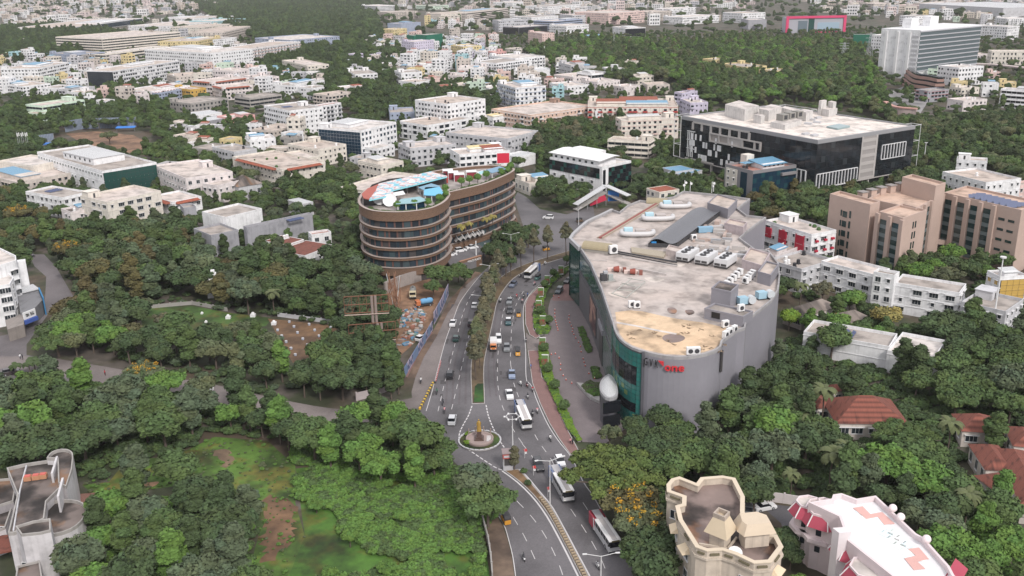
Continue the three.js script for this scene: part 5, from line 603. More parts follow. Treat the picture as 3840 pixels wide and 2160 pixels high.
// ---------- white commercial block at the left road ----------
{
  const t=thing('commercial_block', 'white four storey block with blue shop front at the left junction', 'building');
  const A=quadOf([-181.6,-314],[-167,-298],[-165.5,-308]);const q1=[[-187,-328.3],[-175.6,-317.6],[-165.5,-308],[-162.8,-302.5],[-166,-295.2]],q2=[[-170.2,-299.9],[-165.4,-301],[-160.5,-294.9],[-158.4,-288],[-162.6,-284.9]];for (const [q,y] of [[q1,17],[q2,13.5]]) {FOOT.push(bound(q));mesh('wall',prismG(q,0,y-0.8,{top:false}),P.white,t);mesh('parapet',loopWallG(q,0.3,y-0.8,y),P.white,t);mesh('roof',sheetG(offset(q,-0.1),y-0.8),P.roofW,t);}
  mesh('corner_wing',prismG([[-168.2,-312.6],[-165.7,-313.9],[-164.5,-311.4],[-167,-309.6]],0,14),P.white,t);
  const w=(p,y,tn,k='A')=>{const o=mesh('window',WG[k].frame,P.frame,t);o.position.set(p[0],y,p[1]);o.rotation.y=tn;mesh('pane',WG[k].pane,P.glass,o);};
  {const a=q2[4],b=q2[3],c=q2[2],tn=Math.atan2(-(b[1]-a[1]),b[0]-a[0]),tn2=Math.atan2(-(c[1]-b[1]),c[0]-b[0]);for (let k=0;k<4;k++) {for (const s of [0.55,0.85]) w([lerp(a[0],b[0],s)+Math.sin(tn)*0.05,lerp(a[1],b[1],s)+Math.cos(tn)*0.05],2.6+k*3,tn, 'S');w([lerp(b[0],c[0],0.5)+Math.sin(tn2)*0.05,lerp(b[1],c[1],0.5)+Math.cos(tn2)*0.05],2.6+k*3,tn2, 'S');} const d=q1[3],e=q1[4],tn3=Math.atan2(-(d[1]-e[1]),d[0]-e[0]);for (let k=0;k<4;k++) for (const s of [0.75,0.9]) w([lerp(e[0],d[0],s)+Math.sin(tn3)*0.05,lerp(e[1],d[1],s)+Math.cos(tn3)*0.05],3+k*3.4,tn3, 'A');}
  const aw=[[-167.1,-307.2],[-163.6,-311.9],[-159.1,-306.8],[-163.6,-301.8]];mesh('awning',prismG(aw,5.3,5.6,{bottom:true}),P.sheetW,t);mesh('shop_wall',prismG([[-165,-303.3],[-160.6,-308.3],[-153.6,-296.8],[-152,-286.2],[-155,-284.8]],0,5,{}),M([0.2,0.2,0.21],{map:TX.wall}),t);mesh('blue_screen',stripG([[-159.2,-306.8],[-152.9,-296.2]],0.4,0,6),M([0.04,0.2,0.4],{map:TX.clean}),t);
  mesh('low_wing',prismG([[-158,-280.8],[-155.1,-286.8],[-150.3,-276.8],[-153.2,-272.6]],0,4),M([0.26,0.23,0.21],{map:TX.wall}),t);const a=[-152.6,-281.6],b=[-150.8,-285.8],tn=Math.atan2(-(b[1]-a[1]),b[0]-a[0]),L=Math.hypot(b[0]-a[0],b[1]-a[1]);bit('sign_board',P.whiteC,t,L,2.4,0.3,(a[0]+b[0])/2,3.6,(a[1]+b[1])/2,tn);bit('blue_fascia',M([0.05,0.1,0.35]),t,L+0.6,1.2,1.4,(a[0]+b[0])/2,2.3,(a[1]+b[1])/2+0.3,tn);const blur=tex(128,1,(u,v)=>{const ink=Math.abs(v-0.5)<0.3&&((u>0.12&&u<0.48)||(u>0.55&&u<0.9))&&n3(u*0.6,v*0.4)>0.47;return ink?0.3 :0.95;});blur.repeat.set(1,1);const lt=mesh('sign_print',new THREE.PlaneGeometry(L*0.9,1.9),M([0.75,0.75,0.75],{map:blur}),t);lt.position.set((a[0]+b[0])/2+Math.sin(tn)*0.17,4.8,(a[1]+b[1])/2+Math.cos(tn)*0.17);lt.rotation.y=tn;settle(t);
}
// ---------- far landmarks ----------
{
  // tall tower: white flank, grey glass front
  const S=sited([[367,-934],[373,-895],[445,-971]],44, 'glass_tower', 'tall tower with grey glass front and white flank, upper right', 'tower'),{t,W,D,rect}=S;mesh('wall',prismG(rect,0,44),P.white,t);bit('glass_front',M([0.1,0.13,0.14],{roughness:0.2}),t,W-1,36,0.4,0,7,D/2);for (let k=0;k<10;k++) bit('floor_band',M([0.42,0.43,0.46]),t,W,0.9,0.9,0,7+k*3.9,D/2+0.2);for (let k=0;k<3;k++) bit('flank_fin',P.whiteC,t,2.6,38,1.4,-W/2-0.4,4,-D*0.35+k*D*0.3,-Math.PI/2);for (let k=0;k<9;k++) bit('flank_window',P.lgrey,t,D*0.16,2,0.4,-W/2-0.1,5+k*4,D*0.4,-Math.PI/2);const g=mesh('roof_room',boxG(12,9,9),P.white,t);g.position.set(-W*0.3,44,-D*0.1);mesh('roof_room',boxG(14,9,8),P.white,t).position.set(W*0.05,44,-D*0.15);
  // grey block in a pink frame
  const B=sited([[425,-1518],[421,-1496],[509,-1508]],24, 'framed_building', 'grey panelled building inside a bright pink frame, upper right', 'building');const pk=M([0.62,0.05,0.15]);mesh('wall',prismG(B.rect,0,23),M([0.36,0.36,0.4]),B.t);for (const [w,h,x,y] of [[B.W,3.4,0,21.5],[4,25,-B.W/2,0],[4,25,B.W/2,0],[B.W*0.5,2,B.W*0.2,0]]) bit('pink_frame',pk,B.t,w,h,2,x,y,B.D/2+0.6);bit('glass_slot',P.glassG,B.t,B.W*0.1,19,0.6,-B.W*0.08,2,B.D/2+0.2);bit('window_bank',M([0.3,0.4,0.48],{roughness:0.3}),B.t,B.W*0.38,10,0.5,B.W*0.22,5,B.D/2+0.2);bit('window_bank',M([0.13,0.17,0.2],{roughness:0.3}),B.t,B.W*0.16,15,0.5,-B.W*0.23,3,B.D/2+0.2);
  // netted shells
  const net=M([0.01,0.2,0.12],{map:TX.corr});for (const [c,h,l] of [[[[440,-1262],[437,-1251],[464,-1240]],15, 'building shell wrapped in green netting beside the tall tower'],[[[-110,-1290],[-105,-1272],[-96,-1302]],21, 'tall green netting wall in the dense pastel quarter'],[[[-134,-1388],[-131,-1371],[-126,-1386]],14, 'small green netted top on a house in the dense pastel quarter']]) {const Q=sited(c,h, 'netted_building',l, 'building');mesh('netting',prismG(Q.rect,0,h,{top:false}),net,Q.t);mesh('slab',sheetG(Q.rect,h-0.4),P.concrete,Q.t);mesh('pole',boxG(0.3,h+1,0.3),P.rust,Q.t);}
  // terraced curved mall on the right
  const cm=thing('curved_mall', 'brown curved mall with open terraces beside the right wood', 'building'),out=[[271,-697],[269,-670],[279,-660]],rim=[[290,-740],[308,-771],[323,-786]];for (let k=0;k<4;k++) {mesh('terrace',stripG(curve([[352,-858],[343,-813],[347,-804],[349,-787]],3),12-k*2,k*3.6,k*3.6+2.2),M([0.36,0.22,0.18],{map:TX.clean}),cm);mesh('glass_band',stripG(curve([[352,-858],[343,-813],[347,-804],[349,-787]],3),10-k*2,k*3.6+2.2,k*3.6+3.6),P.glassK,cm);} mesh('round_wall',stripG(curve(out,3),2,0,8),M([0.5,0.4,0.38],{map:TX.wall}),cm);mesh('wall_cap',stripG(curve(out,3),3,8,8.8),M([0.5,0.28,0.24]),cm);mesh('court',sheetG([...out,...[[352,-803],[352,-858],[317,-808]]],0.3),M([0.26,0.25,0.25]),cm);settle(cm);
  const fl=thing('flyover', 'pale concrete flyover crossing at the right edge', 'flyover');mesh('deck',stripG([[451,-966],[471,-950],[492,-903]],9,6,7.2),M([0.5,0.42,0.4],{map:TX.wall}),fl);for (const p of [[474,-1000],[482,-983],[489,-966],[495,-947]]) mesh('pier',cylG(1.1,1.1,6,p[0],0,p[1]),P.concrete,fl);settle(fl);
  const mo=thing('mosque', 'small mosque with green dome among white apartments', 'mosque',((p)=>[p[0],0,p[1]])([30,-1145]));mesh('hall',boxG(10,7,10),P.cream,mo);const dm=new THREE.SphereGeometry(4.4,16,10,0,6.283,0,1.7);dm.translate(0,8,0);mesh('dome',dm,M([0.1,0.3,0.18]),mo);mesh('minaret',cylG(0.6,0.4,15,12,0,-2),P.white,mo);
  const py=(p,h,l)=>{const o=thing('lattice_pylon',l, 'pylon',[p[0],0,p[1]]),g=[],w=(y)=>3.2*(1-y/h)+0.5;for (const a of [-1,1]) for (const b of [-1,1]) g.push(barG([a*w(0),0,b*w(0)],[a*w(h),h,b*w(h)],0.16,4));for (let k=0;k<8;k++) {const y=h*k/8,z=h*(k+1)/8;for (const b of [-1,1]) g.push(barG([-w(y),y,b*w(y)],[w(z),z,b*w(z)],0.1,4),barG([w(y),y,b*w(y)],[-w(z),z,b*w(z)],0.1,4));} mesh('lattice',join(g),P.steel,o);mesh('arm',join([0.72,0.84,0.96].map((k)=>barG([-5,h*k,0],[5,h*k,0],0.18,4))),P.steel,o);};
  py([373,-1016],34, 'grey lattice power pylon before the green netted shell');py([365,-942],40, 'taller lattice power pylon beside the tall tower flank');py([357,-1046],22, 'short lattice power pylon in the upper right park');
  const mast=(p,h,l,cap)=>{const o=thing('lamp_mast',l, 'mast',[p[0],0,p[1]]);mesh('pole',cylG(0.28,0.16,h,0,0,0,8),P.whiteC,o);mesh('lamp_head',cap?cylG(0.9,0.9,0.4,0,h,0,10) :boxG(1.6,0.25,0.5,0,h,0),P.frame,o);};mast([142.4,-265.4],24, 'thin white mast standing over trees at the right',1);mast([246,-573],12, 'lamp mast in the wood right of the dark office');mast([221.8,-508],13, 'grey mast lower in the wood right of the dark office');mast([130,-1214],25, 'slim floodlight mast above the dark trees',1);
  // blue grey sheet fences of the left lot
  const bs=M([0.3,0.36,0.46],{map:TX.corr}),fence=(l,h,label)=>{const o=thing('sheet_fence',label, 'fence');for (const s of faceSegs(l)) {const n=Math.max(1,Math.round(s.L/4));for (let i=0;i<n;i++) for (let j=0;j<2;j++) bit('sheet',bs,o,s.L/n-0.12,h/2-0.1,0.12,lerp(s.a[0],s.b[0],(i+0.5)/n),h/2*j,lerp(s.a[1],s.b[1],(i+0.5)/n),s.turn);for (let i=0;i <= n;i++) bit('post',P.steel,o,0.2,h,0.2,lerp(s.a[0],s.b[0],i/n),0,lerp(s.a[1],s.b[1],i/n)-0.25);} settle(o);};
  fence([[-304,-615],[-296,-623]],7, 'blue grey sheet fence, left short stretch');fence(curve([[-309,-669],[-303,-682],[-292,-684]],4),7.5, 'blue grey sheet fence curving in the middle');fence([[-291,-684],[-266,-687]],7.5, 'blue grey sheet fence, right straight stretch');
  LOTS.push(bound([[-304,-612],[-308,-668],[-263,-681],[-227,-615],[-210,-604],[-219,-574],[-269,-605],[-283,-592]]));struct('earth_lot',sheetG([[-306,-663],[-289,-672],[-256,-653],[-230,-615],[-210,-604],[-219,-574],[-248,-598],[-275,-619]],0.03),soilM);for (const [p,l] of [[[-267,-670], 'bright blue tarpaulin shelter before the right sheet fence'],[[-297,-607], 'bright blue tarpaulin shelter below the left sheet fence'],[[-277,-804], 'blue tarpaulin roof beside the bare concrete house']]) {const o=thing('tarpaulin_shelter',l, 'shelter',[p[0],0,p[1]],0.1);mesh('tarpaulin',boxG(13,0.15,5,0,2.8,0,0,0.12),P.tarp,o);for (const x of [-6,6]) mesh('post',cylG(0.1,0.1,2.9,x,0,1),P.steel,o);}
  {const p=[-292,-576],o=thing('telecom_mast', 'cluster of white telecom poles on the flat office at left', 'telecom mast',[p[0],9,p[1]]);for (let k=0;k<6;k++) {const x=(k % 3)*2.4-2.4,z=Math.floor(k/3)*2;mesh('pole',cylG(0.12,0.1,6+k % 2,x,0,z,6),P.steel,o);mesh('panel',boxG(0.5,2,0.3,x+0.3,4.2,z),P.whiteC,o);}}
  // white ridged roof on the long white office
  {const q=quadOf([-234.4,-502.5],[-210.5,-480.7],[-200.5,-494.1]),c=q.reduce((s,p)=>[s[0]+p[0]/4,s[1]+p[1]/4],[0,0]),o=thing('roof_hall', 'white ridged hall standing on the long glass ended office', 'roof hall',[c[0],13.1,c[1]],frameOf([q[0],q[1],q[2]]).th),F=frameOf([q[0],q[1],q[2]]);mesh('wall',boxG(F.W,3.4,F.D),P.white,o);mesh('ridged_roof',hipG(F.W+1,F.D+1,1.6,3.4),P.sheetW,o);for (let k=0;k<6;k++) bit('window',P.glass,o,1.3,1.3,0.2,-F.W/2,1.2,-F.D*0.42+k*F.D*0.16,Math.PI/2);}
}
// ---------- houses and blocks, by district ----------
const blk={name: 'apartment_block',cat: 'apartment block'},off={name: 'office_building',cat: 'office building'};
// upper left district
house([[-871,-1842],[-776,-1780],[-821,-2074]],10,2,'white',{...off,gl:'z',glass:'glassB',x:'w',label:'long low white hall with blue glass front, far upper left'});
house([[-586,-1386],[-535,-1305],[-511,-1434]],21,6,'cream',{...blk,win:'band',x:'ss',label:'long cream six storey block with white balcony bands, upper left'});
house([[-490,-1189],[-477,-1169],[-457,-1286]],12,3,'cream',{...blk,win:'band',x:'g',label:'low cream wing with bands before the long cream block'});
house([[-503,-1394],[-468,-1322],[-433,-1279]],15,4,'yellow',{bal:.5,roof:'roofB',label:'yellow house with arched look beside the long cream block'});
house([[-548,-1193],[-509,-1156],[-492,-1192]],13,4,'blue',{...off,gl:'z',glass:'glass',roof:'roofG',x:'sw',label:'slate grey glazed office left of the long cream block'});
house([[-491,-972],[-458,-955],[-470,-1016]],17,5,'white',{x:'sb',label:'white house with blue canopy on its roof, far left'});
house([[-470,-889],[-455,-885],[-455,-900]],15,5,'white',{x:'t',label:'plain white block cut by the left picture edge'});
house([[-379,-933],[-366,-907],[-359,-1008]],18,5,'white',{...off,gl:'l',wt:'B',trim:'grey',x:'w',label:'white office with grey side panels and rows of blue windows'});
house([[-391,-936],[-376,-916],[-382,-947]],16,5,'beige',{x:'t',label:'narrow beige block joined to the grey sided white office'});
house([[-394,-1167],[-325,-1075],[-327,-1135]],19,5,'white',{...blk,bal:0,roof:'roofW',x:'w',label:'white block with tall blank wall and small dark windows'});
house([[-333,-1131],[-314,-1093],[-291,-1246]],18,5,'white',{...blk,win:'balcony',trim:'pink',x:'sst',label:'white and pink balconied block right of the blank white block'});
house([[-482,-1498],[-429,-1501],[-422,-1645]],15,4,'beige',{...blk,win:'balcony',x:'ss',label:'beige balconied block with white roof tent, behind the white and pink block'});
house([[-324,-1345],[-282,-1280],[-246,-1353]],17,5,'blue',{...blk,trim:'white',x:'ss',label:'long bluish block with white frames below the wooded hill'});
house([[-450,-1398],[-415,-1354],[-407,-1415]],13,4,'white',{...blk,x:'sb',label:'white block with pale blue roof box before the beige balconied block'});
house([[-649,-1828],[-592,-1755],[-605,-1901]],11,3,'white',{x:'s',label:'small white house left of a pale villa row, far upper left'});
house([[-687,-2067],[-633,-2001],[-622,-2100]],11,3,'white',{x:'sw',label:'white house in the far row below the wooded hill, left one'});
house([[-580,-1921],[-549,-1868],[-550,-1958]],12,3,'aqua',{x:'s',label:'pale blue house in the far row below the wooded hill'});
house([[-566,-1748],[-527,-1701],[-524,-1795]],11,3,'cream',{x:'s',label:'cream house in the far row below the wooded hill'});
house([[-279,-879],[-261,-858],[-242,-895]],12,3,'pinkw',{roof:'roofP',x:'sR',label:'pale pink house, front left of the pink villa group'});
house([[-256,-845],[-242,-824],[-221,-840]],11,3,'pinkw',{roof:'roofP',x:'R',label:'pale pink house with red awnings, front of the pink villa group'});
house([[-283,-961],[-264,-940],[-259,-964]],13,3,'pinkw',{roof:'roofP',x:'st',label:'pale pink house, back left of the pink villa group'});
house([[-265,-984],[-255,-970],[-238,-980]],13,3,'pink',{roof:'roofP',x:'s',label:'rosy house with tower, back of the pink villa group'});
house([[-248,-916],[-228,-892],[-213,-906]],11,3,'pinkw',{roof:'roofP',x:'st',label:'pale pink house, right of the pink villa group'});
house([[-332,-955],[-316,-929],[-296,-944]],10,3,'beige',{roof:'roofB',x:'t',label:'grey beige flat house left of the pink villa group'});
house([[-320,-838],[-299,-813],[-292,-858]],10,3,'white',{x:'sr',trim:'red',label:'white house with red trim behind the green sheeting'});
house([[-297,-821],[-292,-811],[-288,-838]],9,3,'blue',{x:'t',label:'blue grey house beside the green sheeting'});
house([[-287,-854],[-272,-831],[-268,-846]],9,2,'mustard',{x:'s',roof:'roofB',label:'bright mustard yellow house among grey ones'});
house([[-254,-760],[-241,-734],[-233,-768]],10,3,'concrete',{roof:'roofG',x:'s',label:'bare grey concrete house below the mustard house'});
house([[-212,-779],[-203,-760],[-190,-787]],10,3,'concrete',{roof:'roofG',win:'band',x:'s',label:'grey concrete house with open terraces by dark trees'});
house([[-363,-742],[-350,-727],[-338,-762]],11,3,'mint',{win:'band',x:'ss',roof:'roofP',label:'pale green terraced house among trees, left'});
house([[-359,-725],[-347,-713],[-346,-729]],7,2,'mint',{roof:'roofB',x:'',label:'low green annex before the pale green terraced house'});
house([[-458,-903],[-436,-875],[-428,-900]],9,3,'white',{x:'sb',label:'white house with light blue roof sheet, far left'});
house([[-405,-863],[-392,-850],[-395,-871]],10,3,'white',{x:'t',label:'small white house with tank left of the grey sided office'});
house([[-390,-860],[-376,-844],[-378,-868]],9,2,'lgrey',{x:'b',roof:'roofG',label:'grey house under blue sheet left of the grey sided office'});
house([[-370,-839],[-357,-819],[-357,-837]],9,2,'white',{roof:'roofB',label:'small pale house beside the pale green terraced house'});
house([[-164,-669],[-145,-638],[-130,-658]],17,5,'white',{...blk,x:'sv',bal:.15,label:'white five storey block with solar panels, left of the glass front office'});
house([[-133,-672],[-131,-665],[-122,-684]],16,5,'white',{...blk,win:'balcony',trim:'lgrey',roof:'brick',x:'',label:'white balconied wing with red brown roof'});
house([[-148,-770],[-140,-753],[-129,-776]],12,4,'beige',{win:'balcony',roof:'roofB',x:'tt',label:'unfinished brown block with blue tank on its roof'});
house([[-233,-717],[-225,-699],[-216,-715]],6,1,'white',{win:'none',roof:'sheetW',x:'',par:0.2,label:'low white roofed shed beside the pink house'});
house([[-217,-686],[-210,-672],[-205,-691]],6,1,'grey',{roof:'sheetW',x:'',par:0.2,label:'grey shed with white sheet roof beside the pink house'});
house([[-206,-691],[-195,-677],[-185,-694]],7,2,'rose',{roof:'roofW',x:'w',label:'brick pink low house with white roof shed'});
house([[-235,-1049],[-201,-981],[-186,-998]],13,4,'cream',{x:'st',bal:.3,label:'cream villa with white roof rooms below the wooded hill'});
house([[-195,-851],[-183,-831],[-177,-874]],11,3,'white',{x:'sb',roof:'roofG',label:'white house with dark roof garden, left of the white villa with red awning'});
house([[-176,-833],[-165,-818],[-158,-836]],10,3,'white',{x:'t',label:'small white house with awning left of the white villa'});
house([[-250.6,-523],[-198.9,-462.5],[-185.6,-487.3]],14,3,'white',{...off,gl:'z',g0:2,glass:'glassG',wt:'C',x:'',roof:'roofG',label:'long white office with dark glass end and ridged white roof'});
house([[-292.3,-510.6],[-243.8,-467.6],[-229.5,-493.7]],8,2,'beige',{...off,roof:'roofP',x:'b',label:'flat beige roofed office with blue sheet canopy, left edge'});
house([[-267.2,-517.2],[-247.8,-494.1],[-247.7,-513.7]],11,2,'cream',{win:'none',roof:'roofW',x:'',label:'small cream roof block beside the telecom masts'});
house([[-223.7,-439.9],[-201.9,-423.7],[-197.2,-436.7]],10,3,'white',{...off,roof:'roofG',x:'v',glass:'glass',label:'white house with blue tank left of the cream block'});
house([[-186,-411],[-170.6,-396.5],[-156.3,-418]],14,4,'cream',{...blk,wt:'B',x:'s',bay:4,label:'cream four storey block with wide windows, left of centre'});
house([[-175.6,-489.6],[-155.1,-451.8],[-142.2,-471.6]],12,3,'pinkw',{wt:'S',x:'s',roof:'roofP',bay:4,label:'pinkish white villa with roof dome before the red canopied villa'});
house([[-144.4,-457.3],[-139.2,-448.2],[-135.9,-462.7]],9,2,'pinkw',{roof:'roofP',x:'',label:'low pinkish wing joined to the pinkish white villa'});
house([[-137.6,-466],[-130.8,-453.6],[-123.3,-463.4]],7,1,'lgrey',{hip:'roofD',x:'H',par:0.1,label:'house under a dark hipped roof beside the pinkish villa'});
house([[-142.1,-516.3],[-114.5,-475.3],[-103,-498.3]],11,3,'cream',{wt:'C',roof:'roofB',x:'Rg',label:'cream villa with red tiled canopies and roof garden'});
house([[-162.4,-546],[-151.7,-524.8],[-148.2,-538.6]],11,3,'lgrey',{blind:'z',x:'t',label:'tall pale blue grey house with outside stair'});
house([[-180,-556.5],[-169.3,-543],[-166.4,-559.6]],9,3,'concrete',{roof:'roofG',x:'t',label:'weathered grey house with junk on its roof'});
house([[-162,-575],[-153,-563],[-138,-566]],11,3,'white',{roof:'roofW',x:'sb',label:'white house with pale green lower storey'});
house([[-124.6,-556.9],[-107.3,-534.4],[-98.4,-552.4]],10,3,'cream',{x:'st',roof:'roofB',wt:'C',label:'cream house with two roof tanks before the glass front office'});
house([[-126.6,-536.7],[-116.4,-516.6],[-108.7,-529.3]],8,2,'cream',{roof:'roofP',x:'',label:'low cream house behind the red canopied villa'});
house([[-159,-621],[-149,-607],[-147,-633]],9,3,'beige',{roof:'roofB',x:'t',label:'weathered beige house left of the white five storey block'});
house([[-184.4,-497.5],[-178.4,-490.2],[-178.9,-504.2]],10,3,'lgrey',{x:'t',roof:'roofG',label:'narrow grey house between the glass ended office and pinkish villa'});
house([[-198.4,-409.7],[-190.3,-404.4],[-182.8,-409.8]],8,2,'pinkw',{roof:'roofD',x:'bt',label:'beige house with blue sheet among trees, left'});
house([[-144.1,-406.4],[-139.8,-400.2],[-135,-402.2]],10,2,'grey',{roof:'roofG',x:'',win:'none',label:'grey cube house before the grey modern house'});
house([[-162.1,-430.8],[-149.9,-415.8],[-142.5,-428.1]],9,2,'white',{roof:'roofP',x:'R',label:'white house with red sloped roofs right of the cream block'});
house([[-124.4,-371.4],[-116.3,-359.1],[-109.6,-368.5]],9,2,'grey',{roof:'roofG',x:'',win:'none',trim:'white',label:'grey modern house, front block with white roof edge'});
house([[-105.8,-368.6],[-104.2,-366.5],[-82.4,-387.3]],10,2,'grey',{roof:'roofG',x:'v',win:'none',trim:'white',label:'grey modern house, long wing with stained grey roof'});
house([[-121.3,-389.8],[-114.7,-375.1],[-110.2,-392.5]],12,2,'white',{roof:'roofG',x:'',win:'none',label:'white upper box of the grey modern house'});
house([[-85.2,-350.3],[-76.2,-339.4],[-72.2,-355]],6,1,'white',{roof:'redtile',x:'',par:0.1,label:'house with flat orange red roof and white edge'});
house([[-93.4,-359.3],[-85.4,-350.5],[-83.2,-359.6]],7,1,'white',{roof:'redtile',x:'t',par:0.1,label:'small orange roofed house with satellite dishes'});
house([[-80.2,-365.5],[-77.8,-361.5],[-70.7,-364.9]],8,2,'white',{roof:'brick',x:'',label:'white roof room with red cap behind the orange roof'});
house([[-101,-430.1],[-93.6,-420.7],[-90.4,-425.5]],6,1,'lgrey',{roof:'sheetW',x:'',par:0.1,label:'pale grey shed among trees behind the grey modern house'});
// upper middle district
house([[-314,-2383],[-299,-2302],[-287,-2349]],18,6,'white',{...blk,win:'band',x:'s',label:'white banded tower block by the wooded hill, far'});
house([[-259,-2098],[-247,-2054],[-199,-2107]],15,5,'beige',{...blk,win:'balcony',x:'s',label:'beige balconied block right of the white banded tower'});
house([[-207,-2546],[-186,-2482],[-173,-2532]],9,2,'mint',{roof:'roofG',x:'',label:'small pale house alone on the wooded hill'});
house([[-138,-1981],[-130,-1936],[-112,-1989]],16,4,'cream',{...blk,trim:'rose',x:'s',label:'cream and rose block in the far middle'});
house([[-117,-2023],[-84,-1969],[-33,-2162]],15,4,'beige',{...blk,win:'band',x:'sb',label:'wide beige block with blue roof sheet in the far middle'});
house([[-20,-2562],[12,-2506],[46,-2580]],13,3,'white',{x:'s',label:'white block at the top edge, middle'});
house([[68,-2225],[88,-2163],[136,-2272]],17,4,'white',{...blk,x:'ss',label:'tall white block at the top edge right of middle'});
house([[29,-1844],[42,-1794],[75,-1854]],14,4,'white',{...blk,x:'s',label:'white block with dark square windows, far middle'});
house([[-19,-1660],[-15,-1632],[30,-1658]],18,4,'lgrey',{...off,gl:'',trim:'blue',x:'w',label:'pale office with big blue grey billboard panel'});
house([[12,-1585],[17,-1550],[45,-1611]],12,3,'grey',{...off,win:'glass',glass:'glassK',x:'t',label:'dark glass office beside the billboard office'});
house([[115,-1849],[117,-1801],[150,-1838]],16,4,'lgrey',{...blk,x:'s',label:'light grey block in the far row'});
house([[66,-1684],[75,-1642],[106,-1713]],15,4,'blue',{...off,win:'band',x:'w',label:'blue grey banded office in the far row'});
house([[81,-1585],[91,-1548],[115,-1593]],13,3,'white',{bal:.3,x:'st',label:'white house with arched windows in the far row'});
house([[155,-1852],[179,-1770],[224,-1855]],20,5,'pink',{...blk,gl:'',x:'s',trim:'white',label:'tall pinkish block with white right side, far right of middle'});
house([[257,-1910],[259,-1867],[302,-1906]],17,5,'beige',{...blk,win:'balcony',x:'s',label:'brownish balconied block, far right of middle'});
house([[307,-1937],[308,-1902],[351,-1968]],20,6,'white',{...blk,wt:'B',x:'s',label:'tall white block with dark window column'});
house([[162,-1514],[174,-1473],[205,-1487]],13,3,'white',{...off,gl:'z',glass:'glassK',x:'w',label:'white office with black glass corner and flat white roof'});
house([[32,-1369],[46,-1329],[60,-1341]],17,5,'pink',{...blk,roof:'roofP',x:'s',wt:'C',label:'plain salmon pink block among dark trees'});
house([[107,-1399],[114,-1372],[135,-1406]],9,2,'lgrey',{roof:'sheetBlue',x:'',par:.2,label:'house under a pale blue sheet roof by the dark trees'});
house([[-123,-1240],[-116,-1217],[-103,-1247]],17,5,'lav',{...blk,roof:'roofW',x:'st',wt:'C',label:'pinkish lilac tower house before the green netting'});
house([[-177,-1619],[-170,-1589],[-162,-1634]],18,4,'blue',{...blk,win:'none',x:'b',label:'slate blue windowless tower in the dense quarter'});
house([[-58,-1217],[-54,-1182],[-41,-1203]],13,4,'yellow',{roof:'roofW',x:'t',label:'pale yellow house with grey side in the dense quarter'});
house([[-52,-1160],[-51,-1142],[-39,-1149]],12,4,'lgrey',{x:'s',label:'grey house right below the pale yellow house'});
house([[-40,-1155],[-31,-1141],[-23,-1161]],10,3,'white',{x:'b',trim:'blue',label:'white and blue house left of the pink arched house'});
house([[-22,-1140],[-17,-1127],[-3,-1136]],11,3,'rose',{x:'s',label:'pink arched house beside the white apartments'});
house([[-189,-1568],[-179,-1543],[-172,-1574]],12,3,'yellow',{x:'t',label:'small yellow house at the edge of the wooded hill'});
house([[-24,-996],[-12,-967],[9,-1012]],14,4,'white',{...blk,win:'balcony',x:'s',label:'white balconied block left of the green dome'});
house([[-6,-1049],[7,-1002],[26,-1035]],15,4,'white',{...blk,win:'balcony',x:'ss',label:'white apartment block with terraces left of the green dome'});
house([[4,-1205],[10,-1181],[21,-1198]],9,3,'cream',{x:'t',label:'cream house with yellow windows above the white apartments'});
house([[28,-1085],[31,-1062],[44,-1083]],7,2,'cream',{roof:'roofB',x:'',win:'none',label:'plain cream hall beside the green dome'});
house([[-160,-940],[-142,-903],[-121,-906]],12,4,'white',{win:'balcony',x:'ss',label:'white terraced villa behind the red awning villa'});
house([[-149,-847],[-135,-826],[-121,-838]],8,2,'white',{x:'r',roof:'roofW',label:'white villa with red awnings and arched white canopy'});
house([[-109,-933],[-100,-910],[-81,-917]],12,3,'white',{bal:.4,x:'s',label:'white balconied house before the wooded slope'});
house([[-91,-880],[-82,-858],[-75,-878]],9,2,'white',{x:'t',label:'low white house below the white balconied house'});
house([[-100,-1015],[-89,-1000],[-67,-997]],10,2,'white',{x:'r',label:'white villa with small red roof room, middle'});
house([[-76,-899],[-69,-882],[-59,-891]],9,2,'pink',{x:'r',roof:'roofB',label:'pinkish house with bright red roof sheet, middle'});
house([[-61,-862],[-56,-847],[-50,-860]],6,1,'cream',{roof:'brick',x:'',par:.1,label:'small house with red roof left of the dark trees'});
house([[-49,-870],[-39,-854],[-31,-873]],6,1,'cream',{roof:'roofP',x:'',label:'low cream house left of the blue roof house'});
house([[-35,-864],[-29,-849],[-23,-868]],7,2,'beige',{roof:'sheetBlue',x:'',par:.1,label:'brown house with blue sheet roof among dark trees'});
house([[-64,-979],[-49,-946],[-27,-930]],11,3,'pinkw',{bal:.4,x:'st',label:'pale terraced house in the middle of the view'});
house([[-24,-925],[-17,-902],[-7,-912]],9,3,'lgrey',{bal:.4,x:'t',label:'grey white house with sunshades, middle'});
house([[-22,-847],[-17,-832],[-9,-850]],6,1,'white',{x:'',roof:'roofW',label:'low white house left of the tall white apartment'});
house([[-8,-778],[5,-742],[28,-753]],17,5,'white',{...blk,bal:.35,trim:'blue',x:'sb',label:'tall white apartment with blue strip, centre of the view'});
house([[11,-992],[21,-971],[43,-968]],6,1,'white',{roof:'sheetW',x:'',win:'none',label:'long low white roofed hall behind the tall white apartment'});
house([[54,-974],[60,-946],[76,-957]],13,3,'lgrey',{x:'sr',label:'pale grey house with red roof hatch and yellow flag'});
house([[44,-904],[58,-880],[80,-899]],9,2,'pinkw',{roof:'roofP',x:'st',label:'flat pale pink house, left of the pale cluster'});
house([[66,-905],[75,-887],[89,-901]],11,2,'white',{x:'w',win:'band',label:'white house with long ramped roof in the pale cluster'});
house([[89,-933],[95,-914],[109,-918]],12,3,'white',{x:'s',label:'white block standing tallest in the pale cluster'});
